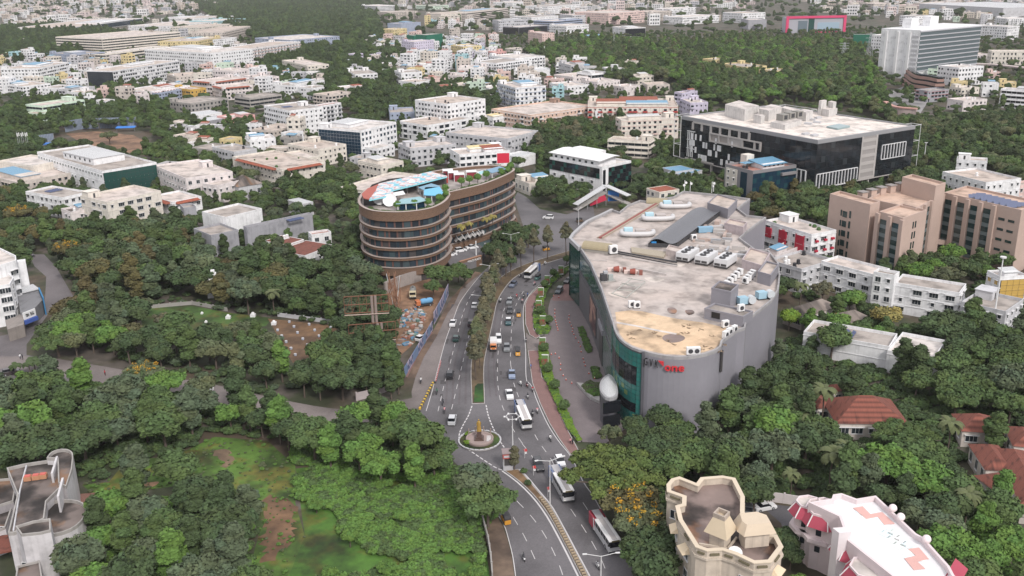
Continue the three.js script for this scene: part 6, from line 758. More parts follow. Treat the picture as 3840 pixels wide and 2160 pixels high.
house([[43,-850],[49,-821],[64,-838]],8,2,'white',{roof:'roofP',x:'t',label:'white house at the lower left of the pale cluster'});
house([[67,-867],[77,-846],[96,-863]],8,2,'pinkw',{roof:'roofP',x:'st',label:'pale pink house in the middle of the pale cluster'});
house([[109,-904],[115,-887],[133,-890]],8,2,'cream',{x:'w',roof:'roofP',label:'cream hall with curved white roof, right of the pale cluster'});
house([[111,-841],[117,-821],[136,-819]],8,2,'beige',{roof:'roofB',x:'',label:'low weathered house right of the pale cluster'});
house([[89,-825],[96,-810],[109,-822]],8,2,'pinkw',{roof:'roofP',x:'t',label:'pale flat house behind the red banded complex'});
house([[-59,-664],[-41,-636],[-21,-664]],20,6,'white',{...blk,bal:.3,x:'stt',label:'white six storey apartment with tanks above the banded hotel'});
house([[-64,-632],[-52,-606],[-33,-640]],11,3,'white',{...off,wt:'W',roof:'roofB',bay:5,x:'st',label:'white office with three wide black windows before the six storey apartment'});
house([[-92,-693],[-83,-671],[-66,-668]],10,3,'blue',{roof:'roofG',x:'s',label:'blue grey house left of the white six storey apartment'});
house([[-22,-704],[-16,-693],[-5,-705]],6,1,'white',{win:'none',x:'',roof:'roofW',label:'blank white boundary hall below the tall white apartment'});
house([[-18,-658],[-11,-642],[0,-662]],9,3,'white',{roof:'roofW',x:'y',label:'white house with ochre gable left of the peach block'});
house([[-1,-667],[14,-629],[50,-676]],13,4,'peach',{...blk,bal:.3,roof:'roofP',x:'ss',trim:'white',label:'long peach block with white upper storeys and dish'});
house([[50,-689],[53,-652],[112,-640]],15,4,'cream',{...blk,win:'balcony',trim:'red',x:'ssrrb',roof:'roofB',label:'big cream complex with red banded eaves and blue roof boxes'});
house([[53,-663],[58,-650],[69,-652]],12,3,'white',{x:'b',label:'white house with turquoise roof sheet before the cream complex'});
house([[67,-615],[70,-602],[107,-607]],13,4,'cream',{...blk,bal:.3,trim:'pink',x:'sw',roof:'roofP',label:'cream apartment with pink trim below the red banded complex'});
house([[53,-563],[56.5,-551.6],[74.5,-535]],10,3,'cream',{win:'band',x:'st',roof:'roofB',label:'cream house with long balconies right of the palms'});
house([[-36,-576],[-1.2,-547.5],[14,-576]],12,3,'lgrey',{...blk,bal:.25,x:'s',roof:'roofP',label:'long grey apartment with pale flat roof behind the hotel'});
house([[-64.7,-543.8],[-55,-527.3],[-29.8,-538.6]],11,3,'lgrey',{...blk,bal:.3,x:'ss',roof:'roofP',label:'grey pink apartment with two roof rooms behind the hotel'});
house([[-29,-524.2],[-26.9,-506.7],[-1.6,-519.9]],11,3,'white',{wt:'B',x:'sry',roof:'roofP',label:'white villa with red tiled roofs behind the hotel pool'});
house([[-77,-508.3],[-66.8,-491.5],[-60.4,-505.1]],9,2,'cream',{x:'w',roof:'roofP',label:'cream house with four white tanks left of the hotel roof'});
house([[-83,-561],[-76.4,-550.1],[-73,-565]],7,2,'white',{roof:'roofW',x:'',label:'small white house right of the glass front office'});
house([[4.3,-469.3],[9.2,-455.4],[22.5,-464.9]],6,1,'cream',{roof:'roofB',x:'sb',label:'low cream house with bright blue tarpaulin on its roof'});
house([[-1.3,-532.8],[4.2,-522.7],[11.4,-535.7]],6,1,'white',{roof:'sheetW',x:'',win:'none',label:'white vaulted hall behind the hotel pool'});
house([[-77.6,-454.2],[-66.8,-440.7],[-50.5,-478.3]],7,2,'cream',{roof:'roofP',x:'',label:'long low cream house behind the rooftop bar'});
house([[-109,-574],[-85.7,-552.8],[-75,-586]],17,5,'white',{...off,gl:'l',glass:'glassB',gframe:'white',x:'sw',blind:'',label:'white office with dark blue glass front and red sign band'});
house([[61.8,-432.7],[67.3,-424.5],[77.6,-428.9]],8,2,'cream',{roof:'brick',x:'',par:.2,label:'low cream house with brown roof behind the mall'});
house([[80.3,-488.9],[83.4,-477.7],[92.8,-485.2]],6,1,'lgrey',{roof:'sheetBlue',x:'',par:.1,label:'small grey house under light blue roof before the dark office'});
// upper right district
house([[299,-1783],[305,-1736],[364,-1809]],13,3,'white',{...off,gl:'r',x:'s',label:'white office with grey glass side by the upper woods'});
house([[403,-1810],[414,-1758],[453,-1794]],17,4,'white',{...blk,wt:'D',x:'ss',label:'white hall with three tall dark arches, upper right'});
house([[391,-1632],[386,-1594],[414,-1605]],15,3,'grey',{...off,win:'none',x:'',label:'grey panelled block beside the white arched hall'});
house([[201,-1002],[206,-987],[220,-999]],12,4,'yellow',{roof:'roofG',x:'tt',wt:'C',label:'pale yellow block, left of the three by the woods'});
house([[212,-952],[220,-913],[240,-928]],12,4,'yellow',{roof:'roofG',x:'stt',wt:'C',label:'pale yellow block, middle of the three by the woods'});
house([[236,-903],[240,-885],[254,-900]],11,4,'yellow',{roof:'roofG',x:'t',wt:'C',label:'pale yellow block, right of the three by the woods'});
house([[134,-759],[134,-751],[144,-766]],10,3,'lav',{x:'r',label:'lilac white house behind the dark office, back one'});
house([[126,-714],[129,-689],[142,-691]],11,3,'lav',{bal:.3,x:'st',label:'lilac white house behind the dark office, front one'});
house([[439,-1177],[444,-1158],[463,-1183]],20,5,'white',{...blk,x:'s',label:'white block at the left of the tall glass tower'});
house([[388,-865],[388,-842],[410,-861]],16,4,'white',{wt:'S',x:'t',roof:'roofW',label:'white house before the tall glass tower'});
house([[366,-726],[363,-716],[375,-697]],14,4,'white',{...off,win:'band',glass:'glassK',x:'w',label:'white office with black bands at the right edge'});
house([[378,-784],[378,-775],[388,-769]],11,3,'white',{x:'b',label:'white house with blue sign left of the black banded office'});
house([[356,-781],[358,-768],[374,-775]],8,2,'cream',{roof:'roofP',x:'st',bal:.3,label:'low cream house between the curved mall and banded office'});
house([[327,-713],[328,-698],[347,-710]],8,2,'pinkw',{roof:'roofP',x:'t',label:'low pale house by the dark trees, right'});
house([[324,-760],[323,-748],[340,-762]],9,3,'grey',{trim:'red',x:'',label:'dark house with red panels beside the curved mall'});
house([[642,-1369],[633,-1341],[640,-1297]],18,5,'white',{...blk,gl:'',x:'s',trim:'lgrey',label:'white striped block right of the tall glass tower'});
house([[502,-1025],[497,-1010],[535,-1003]],14,3,'cream',{...blk,wt:'D',x:'',label:'cream block with tall arched windows at the right edge'});
house([[488,-1047],[489,-1031],[507,-1035]],9,2,'pinkw',{roof:'roofB',x:'',label:'low pinkish market building behind the flyover'});
house([[790,-1594],[783,-1557],[819,-1566]],13,4,'white',{...blk,win:'balcony',x:'s',label:'pale balconied block at the upper right edge'});
house([[819,-2135],[813,-2096],[823,-2033]],12,4,'pink',{...blk,trim:'white',x:'s',label:'pink and white block at the upper right'});
house([[800,-2216],[794,-2159],[841,-2199]],12,3,'beige',{...blk,x:'s',label:'beige block left of the pink and white block, upper right'});
house([[899,-2149],[893,-2108],[965,-2197]],13,4,'beige',{...blk,win:'band',x:'',label:'beige banded block at the top right'});
house([[956,-2046],[905,-1819],[1009,-1958]],16,3,'lgrey',{...off,win:'none',roof:'sheetW',x:'',label:'large pale grey hall with white roof at the top right'});
house([[663,-1654],[666,-1624],[695,-1657]],15,4,'white',{...blk,x:'',label:'white lift room block behind the tall glass tower'});
house([[223,-482.3],[223.2,-473.6],[233.4,-464.4]],11,3,'white',{wt:'C',x:'s',roof:'roofB',label:'weathered white block with rounded parapet behind the brown institute'});
house([[204.3,-441.2],[210.6,-416.4],[228.7,-426.2]],12,3,'white',{wt:'C',x:'t',roof:'roofB',label:'weathered white block with antennas above the brown institute'});
house([[230,-431.8],[230.8,-426.2],[240.7,-433.8]],8,2,'pink',{roof:'roofB',x:'',label:'pale pink block at the right edge above the institute'});
house([[84.2,-484.1],[87.9,-474.1],[94.5,-488.3]],5,1,'lgrey',{roof:'sheetBlue',x:'',par:.1,label:'small house with blue sheet roof left of the teal glass building'});
// right side, behind and beside the mall
house([[97.6,-351],[106.9,-329],[116.3,-336.5]],14,4,'white',{trim:'white',roof:'roofP',x:'sg',wt:'B',label:'white block with bright red panels right of the mall'});
{const o=HOUSES.at(-1).t,F=frameOf([[97.6,-351],[106.9,-329],[116.3,-336.5]]),red=M([0.5,0.02,0.05],{map:TX.clean});for (const [s,w,y,h] of [[0.1,0.14,8,3.6],[0.42,0.16,7.4,5],[0.78,0.17,4.6,8]]) bit('red_panel',red,o,F.D*w,h,0.7,-F.W/2-0.2,y,-F.D/2+F.D*s,-Math.PI/2);for (let k=0;k<3;k++) for (const s of [0.2,0.55,0.85]) bit('red_hood',red,o,1.3,0.7,0.9,-F.W/2+F.W*s,3.6+k*3.6,F.D/2+0.4);}
house([[91.9,-330.2],[93,-323.5],[104.1,-339.8]],8,2,'pinkw',{roof:'roofB',x:'b',label:'low house with roof terrace between the mall and red panelled block'});
house([[93.9,-318.6],[96.7,-304.7],[106.6,-319.5]],9,3,'lgrey',{roof:'roofG',x:'tt',label:'grey white house with cluttered roof between mall and long white block'});
house([[104.5,-310.1],[116.9,-294.8],[124.7,-300.1]],10,3,'white',{wt:'B',roof:'roofP',x:'',bay:5,label:'weathered long white block with blue strip, left wing'});
house([[114.3,-288.4],[119.4,-284.3],[122.5,-287.9]],13,4,'white',{blind:'z',roof:'roofG',x:'',label:'white stair tower in the middle of the long white block'});
house([[120.6,-286.5],[136.1,-275.4],[141.8,-284.1]],10,3,'white',{wt:'B',roof:'roofG',x:'',bay:5,label:'weathered long white block with grey roof, right wing'});
house([[82.8,-253.8],[102.1,-241],[107.2,-250.7]],7,2,'white',{roof:'roofG',x:'v',win:'none',label:'long white villa with grey roof terrace and solar panel behind the trees'});
house([[102.2,-241.1],[110.7,-233.2],[118.6,-247.2]],6.4,1,'white',{roof:'roofW',x:'',win:'none',label:'pale terrace end of the long white villa with octagon skylights'});
house([[135.3,-271.1],[143.5,-261.4],[153.3,-272.6]],9,3,'lgrey',{roof:'roofG',x:'s',wt:'C',label:'pale grey house left of the thin white mast'});
house([[150.3,-292.8],[154.1,-287.1],[163.2,-285.3]],11,3,'white',{gl:'z',glass:'mustard',x:'w',roof:'roofP',label:'white and yellow fronted building with black sign at right edge'});
// cottages under tiled roofs, lower right
house([[77.7,-221.9],[79.8,-219.1],[86.9,-219.2]],4.2,1,'beige',{x:'H',hip:'redtile',par:0.1,label:'tiled cottage with pale wall behind the palms, topmost'});
house([[72.3,-219.4],[73.5,-210.3],[77.2,-210.9]],4,1,'beige',{x:'H',hip:'redtile',par:0.1,label:'small tiled cottage behind the tall palm'});
house([[78.5,-214.1],[75.3,-201.6],[91.2,-203.1]],4.4,1,'beige',{x:'H',hip:'redtile',par:0.1,label:'long cottage under dark stained tiles'});
house([[105,-205.2],[102.6,-197.1],[111,-196.5]],4.2,1,'beige',{x:'H',hip:'redtile',par:0.1,label:'orange tiled cottage right of the big round tree'});
house([[113.1,-198.3],[110.5,-189.4],[115.6,-188]],4.4,1,'beige',{x:'H',hip:'redtile',par:0.1,label:'orange tiled cottage at the right edge, upper one'});
house([[102.7,-189.7],[99.5,-179.2],[105.2,-180.1]],4.4,1,'beige',{x:'H',hip:'redtile',par:0.1,label:'long cottage with mossy orange tiles, right'});
house([[107.9,-186.7],[99.9,-165.2],[106.1,-167]],4.6,1,'beige',{x:'H',hip:'redtile',par:0.1,label:'long orange tiled cottage at the right edge, lower one'});
house([[97.5,-177.2],[97.7,-171.3],[102.4,-173.3]],4,1,'beige',{x:'H',hip:'redtile',par:0.1,label:'small tiled cottage before the long mossy one'});
house([[88.4,-278.8],[87.6,-271.8],[98.1,-285.1]],4.2,1,'beige',{x:'H',hip:'roofD',par:0.1,label:'brown roofed cottage right of the mall'});
house([[98,-273.1],[98.7,-266.8],[106.7,-272.7]],4.2,1,'beige',{x:'H',hip:'roofD',par:0.1,label:'brown roofed cottage behind the long white villa'});
// ---------- the far town ----------
{
  const r=mulberry(77),mats=['white', 'white', 'white', 'white', 'cream', 'cream', 'pinkw', 'pinkw', 'beige', 'lgrey', 'lgrey', 'lav', 'pink', 'yellow', 'aqua', 'concrete', 'white', 'mint', 'beige', 'white'],word={white: 'white',cream: 'cream',pinkw: 'pale pink',beige: 'beige',lgrey: 'light grey',lav: 'lilac',pink: 'rosy',yellow: 'yellow',aqua: 'pale blue',concrete: 'bare grey',mint: 'pale green',rose: 'brick pink'};
  let made=0;
  const quarter=(poly,step,jitter,hmin,hmax,keep,where,cap,kind)=>{
    const b=bound(poly);let n=0;
    for (let z=b.z1;z>b.z0;z -= step) for (let x=b.x0;x<b.x1;x+=step) {
      const p=[x+(r()-0.5)*jitter,z+(r()-0.5)*jitter],k=r(),w=8+r()*7,d=7+r()*6,a=-0.35+(r()-0.5)*0.5,h=hmin+Math.floor(r()*r()*4)*3.2,mk=mats[Math.floor(r()*mats.length)],ex=r();if (k>keep||!inside(p,poly)||hits(FOOT,p,Math.max(w,d)*0.62)||n >= cap) continue;n++;made++;
      const U=[Math.cos(a),-Math.sin(a)],V=[-Math.sin(a),-Math.cos(a)],bb=[p[0]-U[0]*w/2-V[0]*d/2,p[1]-U[1]*w/2-V[1]*d/2],x0=ex<0.2?'b' :ex<0.3?'r' :ex<0.7?'s':'';
      house([[bb[0]+V[0]*d,bb[1]+V[1]*d],bb,[bb[0]+U[0]*w,bb[1]+U[1]*w]],h,Math.max(1,Math.round(h/3.3)),mk,{...(kind?{name: 'town_house',cat: 'town house'} :{}),x:x0+(r()<0.5?'t':''),bal:0.2,bay:4,group: 'houses '+where,label: `${['low', 'low', 'three storey', 'tall', 'tall', 'tall'][Math.min(5, Math.round(h / 3.3) - 1)]} ${word[mk]} house ${x0[0] === 'b' ? 'with blue sheet roof ' : x0[0] === 'r' ? 'with red sheet roof ' : ''}${where}`});
   }
 };
  quarter([[-211,-1475],[-200,-1613],[-182,-1855],[-140,-1885],[-60,-1747],[-23,-1604],[-2,-1384],[-13,-1203],[-40,-1140],[-90,-1199],[-120,-1204],[-185,-1289]],19,7,7,14,0.88, 'in the dense pastel quarter',84,1);
  quarter([[-198,-2137],[-130,-1970],[-24,-1854],[-19,-1634],[-129,-1728]],26,10,8,15,0.8, 'behind the dense pastel quarter',26,1);
  quarter([[-1359,-2678],[-1481,-3042],[-1418,-3429],[-946,-2769],[-610,-2151],[-457,-1771],[-561,-1726],[-949,-2358],[-1015,-2162],[-1175,-2309]],58,30,8,14,0.5, 'in the far upper left rows',30);
  quarter([[832,-2440],[1070,-2427],[1159,-2239],[759,-1454],[653,-1322],[595,-1266],[736,-1960]],62,30,9,16,0.5, 'in the hazy upper right town',24);
  quarter([[408,-936],[499,-946],[448,-846],[370,-753],[346,-787]],24,9,6,10,0.4, 'beside the curved mall on the right',8);
  quarter([[51,-1110],[140,-999],[146,-866],[52,-878]],24,9,6,10,0.5, 'in the pale cluster',14);
  quarter([[-374,-1048],[-242,-1029],[-182,-928],[-197,-818],[-268,-880],[-325,-906]],22,8,6,10,0.5, 'among the pink villas',14);
  quarter([[-658,-1276],[-537,-1274],[-359,-1046],[-270,-1086],[-159,-925],[-160,-814],[-268,-880],[-334,-970],[-463,-965],[-462,-885]],22,10,9,15,0.62, 'in the left town',92,1);
  quarter([[-193,-1133],[-57,-1176],[5,-993],[42,-920],[61,-839],[3,-722],[-42,-834],[-83,-915],[-149,-865]],21,9,9,14,0.66, 'in the middle town',84,1);
  quarter([[-621,-1201],[-580,-1263],[-344,-889],[-277,-752],[-332,-772],[-437,-882],[-453,-865]],25,10,9,13,0.5, 'in the green upper left',16,1);
  quarter([[-242,-662],[-161,-713],[-106,-600],[-109.4,-541.4],[-187,-571]],18,7,7,11,0.6, 'left of the glass front office',16);
  quarter([[-102,-577],[-47,-595],[2.1,-555.9],[15.8,-499.7],[3.6,-478.2],[-42.6,-532.3],[-93.5,-525.3]],19,8,5,9,0.4, 'behind the hotel',10);
  // past counting: the town in the haze, walls, roofs and windows as three masses
  const body=prismG([[-6,5],[6,5],[6,-5],[-6,-5]],0,10,{top:false}),cap=join([sheetG([[-5.8,4.8],[5.8,4.8],[5.8,-4.8],[-5.8,-4.8]],9.4),boxG(4,3,4,-3,9.4,-2)]),wg=[];for (let k=0;k<3;k++) for (const s of [-4,-1.3,1.4,4]) {wg.push(boxG(1.6,1.3,0.1,s,1.2+k*3,5.02));if (Math.abs(s)<3.9) wg.push(boxG(0.1,1.3,1.5,-6.02,1.2+k*3,s*0.8));if (Math.abs(s)<3.9) wg.push(boxG(0.1,1.3,1.5,6.02,1.2+k*3,s*0.8));}
  const zones=[[[[-17260,-29789],[-1742,-6735],[-797,-2799],[-803,-2058],[-1046,-1768]],48,0.62],[[[-798,-6019],[1125,-4562],[574,-2312],[2,-2008],[-288,-2618]],50,0.6],[[[1613,-6768],[3032,-5036],[973,-1593],[638,-1940]],44,0.72],[[[3,-2515],[625,-2521],[366,-1752],[29,-1725]],60,0.35],[[[-1087,-2133],[-946,-2245],[-473,-1642],[-324,-1256],[-525,-1487],[-712,-1384]],62,0.3]],list=[];
  for (const [poly,step,keep] of zones) {const b=bound(poly);for (let z=b.z1;z>Math.max(b.z0,-5200);z -= step) for (let x=b.x0;x<b.x1;x+=step) {const p=[x+(r()-0.5)*step*0.7,z+(r()-0.5)*step*0.7];if (r()<keep&&inside(p,poly)&&!hits(FOOT,p,9)) list.push([p,-0.3+(r()-0.5)*0.8,0.8+r()*1.1,0.6+r()*r()*1.6,r()]);}}
  const M4=new THREE.Matrix4(),Q=new THREE.Quaternion(),Y=new THREE.Vector3(0,1,0),tone=[[0.78,0.77,0.77],[0.72,0.66,0.58],[0.74,0.62,0.6],[0.55,0.55,0.58],[0.6,0.52,0.45],[0.8,0.8,0.8]];
  for (const [nm,g,m] of [['distant_town',body,wallM([1,1,1])],['distant_roofs',cap,P.roofW],['distant_windows',join(wg),P.glass]]) {const im=new THREE.InstancedMesh(g,m,list.length);list.forEach(([p,a,s,h,t],i)=>{im.setMatrixAt(i,M4.compose(new THREE.Vector3(p[0],0,p[1]),Q.setFromAxisAngle(Y,a),new THREE.Vector3(s,h,s)));if (nm==='distant_town') im.setColorAt(i,new THREE.Color().setRGB(...tone[Math.floor(t*tone.length)]));});im.name=nm;tag(im,{distant_town: 'hazy mass of small pale houses at the top of the view',distant_roofs: 'pale flat roofs of the hazy distant town',distant_windows: 'dark windows of the hazy distant town'}[nm], 'town',null, 'stuff');scene.add(im);}
  console.log('far houses',made, 'distant',list.length);
}
// ---------- trees ----------
// a crown of leaf sprays set on lobes; every spray its own tilted leaf-sized face
function crownG({lobes,n,leaf=0.6,seed=1,droop=0}) {
  const r=mulberry(seed),pos=[],col=[],nrm=[],tot=lobes.reduce((s,l)=>s+l[3]*l[3],0);
  for (const [lx,ly,lz,R,sy=0.8] of lobes) {
    const k=Math.round(n*R*R/tot),tone=0.88+r()*0.26,warm=(r()-0.5)*0.16;
    for (let i=0;i<k;i++) {
      const u=r()*2-1,a=r()*Math.PI*2,q=Math.sqrt(1-u*u);if (u<-0.55&&r()<0.7) continue;
      const bump=0.86+0.14*Math.sin(a*3+lx*2)*Math.cos(u*4+lz),rr=R*bump*(1.16-0.5*r());const dx=q*Math.cos(a),dz=q*Math.sin(a),cx=lx+dx*rr,cy=ly+u*rr*sy-droop*q*q*rr,cz=lz+dz*rr;
      let nx=dx+(r()-0.5)*1.5,ny=u+0.5+(r()-0.5)*1.3,nz=dz+(r()-0.5)*1.5;const L=Math.hypot(nx,ny,nz)||1;nx /= L;ny /= L;nz /= L;
      let tx=-nz,ty=0.3*(r()-0.5),tz=nx;const tl=Math.hypot(tx,ty,tz)||1;tx /= tl;ty /= tl;tz /= tl;const bx=ny*tz-nz*ty,by=nz*tx-nx*tz,bz=nx*ty-ny*tx,s=leaf*(0.6+r()*0.8),w=s*(0.5+0.35*r());
      const A=[cx-tx*s,cy-ty*s,cz-tz*s],B=[cx+bx*w,cy+by*w,cz+bz*w],C2=[cx+tx*s,cy+ty*s-0.15*s,cz+tz*s],D=[cx-bx*w,cy-by*w,cz-bz*w];
      pos.push(...A,...D,...C2,...A,...C2,...B);const v=tone*(0.8+r()*0.4);for (let j=0;j<6;j++) col.push(v*(1+warm),v,v*(1-warm));
   }
 }
  const g=new THREE.BufferGeometry();g.setAttribute('position',new THREE.Float32BufferAttribute(pos,3));g.setAttribute('color',new THREE.Float32BufferAttribute(col,3));g.setAttribute('uv',new THREE.Float32BufferAttribute(new Float32Array(pos.length/3*2),2));g.computeVertexNormals();return g;
}
function lobesOf(seed,n,rx,ry,y,R0,R1) {const r=mulberry(seed),o=[[0,y,0,R1*1.05]];for (let i=1;i<n;i++) {const a=i*2.4+r()*0.8,q=Math.sqrt(i/n);if (i>2) {const b=a+0.9,w=q*0.93;o.push([Math.cos(b)*rx*w,y+(r()-0.25)*ry*(1.2-w),Math.sin(b)*rx*w,R0*(0.5+r()*0.35)]);} o.push([Math.cos(a)*rx*q,y+(r()-0.35)*ry*(1.3-q),Math.sin(a)*rx*q,lerp(R1,R0,q)*(0.85+r()*0.3)]);} return o;}
function trunkG(h,r0,seed,n=4,spread=2.4,top=2.5) {const r=mulberry(seed),g=[barG([0,-0.3,0],[0.15,h*0.7,0.1],r0,7,r0*0.65)];for (let i=0;i<n;i++) {const a=i/n*6.28+r(),s=spread*(0.7+r()*0.6);g.push(barG([0.15,h*0.66,0.1],[Math.cos(a)*s,h+top*r(),Math.sin(a)*s],r0*0.5,5,r0*0.18));} return join(g);}
const leafM=(c)=>M(c,{vertexColors:true,roughness:0.95});
const bark=wallM([0.13,0.1,0.08]);
const LEAF={dark:leafM([0.05,0.078,0.029]),mid:leafM([0.068,0.108,0.033]),olive:leafM([0.095,0.112,0.053]),bright:leafM([0.092,0.172,0.034]),lime:leafM([0.139,0.228,0.026]),grey:leafM([0.076,0.103,0.055]),dry:leafM([0.112,0.108,0.062]),gold:leafM([0.232,0.199,0.063]),rust:leafM([0.099,0.089,0.036]),rain:leafM([0.079,0.112,0.027])};
const LW={dark: 'dark green',mid: 'mid green',olive: 'olive green',bright: 'bright green',lime: 'lime green',grey: 'grey green',dry: 'brownish',gold: 'golden green',rust: 'rust tinged',rain: 'mid green'};
const SHAPE={
  round:[1,2,3].map((s)=>({crown:crownG({lobes:lobesOf(s,9,3.4,2.4,6.6,1.7,2.6),n:5700,leaf:0.38,seed:s}),trunk:trunkG(5.2,0.32,s),r:5})),
  broad:[11,12].map((s)=>({crown:crownG({lobes:lobesOf(s,15,5.4,2,6.8,1.6,2.4),n:7980,leaf:0.38,seed:s}),trunk:trunkG(5,0.42,s,6,4),r:6.8})),
  tall:[21,22].map((s)=>({crown:crownG({lobes:[[0,4.6,0,2.2],[0.9,6.4,0.3,2.2],[-0.8,8,-0.3,2.1],[0.3,9.8,0.5,1.8],[-0.4,11.2,0,1.3],[1.4,8.6,-0.8,1.4]],n:4940,leaf:0.37,seed:s}),trunk:trunkG(7,0.3,s,4,1.4),r:3.3})),
  rain:[31].map((s)=>({crown:crownG({lobes:lobesOf(s,34,9.2,0.9,8.2,1.5,1.9).map((l)=>[l[0],l[1]-0.018*(l[0]*l[0]+l[2]*l[2]),l[2],l[3],0.6]),n:17100,leaf:0.33,seed:s}),trunk:trunkG(6,0.6,s,8,7,1.5),r:10.5})),
  airy:[41,42].map((s)=>({crown:crownG({lobes:lobesOf(s,16,3.8,3.4,6.4,0.9,1.5),n:3990,leaf:0.34,seed:s,droop:0.25}),trunk:trunkG(5.5,0.26,s,6,3),r:4.9})),
  street:[51,52].map((s)=>({crown:crownG({lobes:[[0,7.2,0,1.5],[0.9,8.2,0.4,1.1],[-0.8,8.4,-0.5,1.1],[0.2,9.4,0.2,1.2],[-1.2,7,0.8,0.8],[1.3,6.8,-0.7,0.8],[0,10.4,0,0.7]],n:2470,leaf:0.31,seed:s,droop:0.5}),trunk:trunkG(7.6,0.17,s,5,1.3,1.5),r:2.6})),
  bush:[61,62].map((s)=>({crown:crownG({lobes:lobesOf(s,6,1.1,0.7,0.9,0.6,1),n:988,leaf:0.25,seed:s}),trunk:trunkG(0.7,0.08,s,3,0.6,0.3),r:1.8})),
  cone:[71].map((s)=>({crown:crownG({lobes:[0.8,2.2,3.6,5,6.4,7.6].map((y,i)=>[0,y,0,1.35-i*0.17,1.1]),n:2850,leaf:0.25,seed:s}),trunk:trunkG(3,0.16,s,2,0.4),r:1.4})),
  ball:[81].map((s)=>({crown:crownG({lobes:[[0,1.55,0,0.95,0.85]],n:1710,leaf:0.12,seed:s}),trunk:barG([0,0,0],[0,1.2,0],0.09),r:1})),
};
function palmG(seed,n,L) {const r=mulberry(seed),pos=[],col=[];for (let i=0;i<n;i++) {const a=i/n*6.283+r()*0.5,up=0.2+r()*0.9,ca=Math.cos(a),sa=Math.sin(a);let px=0,py=0,pit=up,x=0;const seg=6,v=0.8+r()*0.4;let q=null;for (let k=0;k <= seg;k++) {const w=0.62*Math.sin(Math.PI*(0.1+0.88*k/seg))+0.04,c=[x*ca,py,x*sa],l=[c[0]-sa*w,py-0.28*w,c[2]+ca*w],rr=[c[0]+sa*w,py-0.28*w,c[2]-ca*w];if (q) {pos.push(...q.l,...q.c,...c,...q.l,...c,...l,...q.c,...q.r,...rr,...q.c,...rr,...c);for (let j=0;j<12;j++) col.push(v,v,v*0.9);} q={c,l,r:rr};x+=L/seg*Math.cos(pit);py+=L/seg*Math.sin(pit);pit -= 0.36+0.1*r();}} const g=new THREE.BufferGeometry();g.setAttribute('position',new THREE.Float32BufferAttribute(pos,3));g.setAttribute('color',new THREE.Float32BufferAttribute(col,3));g.setAttribute('uv',new THREE.Float32BufferAttribute(new Float32Array(pos.length/3*2),2));g.computeVertexNormals();return g;}
const PALM={crown:palmG(5,17,3.6).translate(0,8,0),trunk:join([barG([0,-0.2,0],[0.25,4,0.1],0.22,7,0.17),barG([0.25,4,0.1],[0,8,0],0.17,7,0.14)]),r:2.6};
const SMALLPALM={crown:palmG(9,13,2.6).translate(0,3.2,0),trunk:barG([0,-0.1,0],[0,3.2,0],0.16,7,0.12),r:2};
const TREES=[];
function tree(shape,tone,p,s,label,group,{v=0,turn,y=0,cat='tree',name,sy=1}={}) {
  const S=typeof shape==='string'?SHAPE[shape][v % SHAPE[shape].length] :shape,t=thing(name||'broadleaf_tree',label,cat,[p[0],y,p[1]],turn ?? ((p[0]*7.3+p[1]*3.1) % 6.28),group);
  t.scale.set(s,s*sy,s);mesh('trunk',S.trunk,bark,t);mesh('crown',S.crown,LEAF[tone],t);TREES.push([p[0],p[1],S.r*s]);return t;
}
// flowers of the copper pods: yellow sprays as a part of their tree
const blossomG=(seed)=>crownG({lobes:lobesOf(11,7,5,2,8.4,0.8,1.2),n:420,leaf:0.2,seed}),blossomM=M([0.42,0.24,0.02],{vertexColors:true,roughness:0.9});
function flowering(...a) {const t=tree(...a);mesh('blossom',blossomG(6),blossomM,t);return t;}
// single trees the photograph picks out
const FT={cat: 'flowering tree',name: 'flowering_tree'};
tree('rain', 'rain',[19.9,-175.3],1.12, 'wide flat crowned rain tree reaching over the road beside the second blue bus',null,{});
tree('rain', 'dark',[21.7,-181.5],0.7, 'darker tree tucked behind the wide flat crowned rain tree');
flowering('broad', 'rust',[22.6,-165.5],1.0, 'yellow flowering tree between the bus road and the cream palace house, upper one',null,FT);
flowering('broad', 'olive',[24,-158.3],0.95, 'yellow flowering tree left of the cream palace house, lower one',null,FT);
tree('broad', 'dark',[24.9,-150.8],0.95, 'dark tree beside the red bus at the road edge',null,{v:1});tree('round', 'dark',[24.6,-143.9],1.05, 'dark tree at the bottom edge left of the palace house',null,{v:1});tree('round', 'mid',[21.9,-149.9],0.7, 'green tree whose branches hang over the red bus',null,{v:2});
tree('round', 'mid',[-20.8,-191.3],1.25, 'big dense green tree left of the statue island',null,{v:1});tree('broad', 'mid',[-17.6,-186.4],0.7, 'tree under the big dense tree left of the statue island',null,{});
tree('round', 'grey',[-8.1,-173.1],1.1, 'tree with bare twigs on top left of the traffic booth',null,{v:2});tree('broad', 'mid',[-5.6,-167],0.95, 'green tree overhanging the auto rickshaw at the lower road',null,{});
tree('airy', 'olive',[22,-198.3],0.7, 'airy young tree at the foot of the mall glass corner',null,{});tree('round', 'dark',[28.3,-199.4],0.8, 'dark tree before the mall letter wall, left one',null,{});tree('round', 'dark',[35.1,-201.9],0.95, 'dark tree before the mall letter wall, middle one',null,{v:1});tree('broad', 'dark',[34.1,-191.4],0.9, 'dark low tree right of the flat crowned rain tree',null,{});
tree('rain', 'bright',[-129,-268.6],1.0, 'wide bright green flat tree above the left junction',null,{});tree('rain', 'mid',[-132.6,-259.9],0.75, 'flat spreading tree hanging over the left junction',null,{});
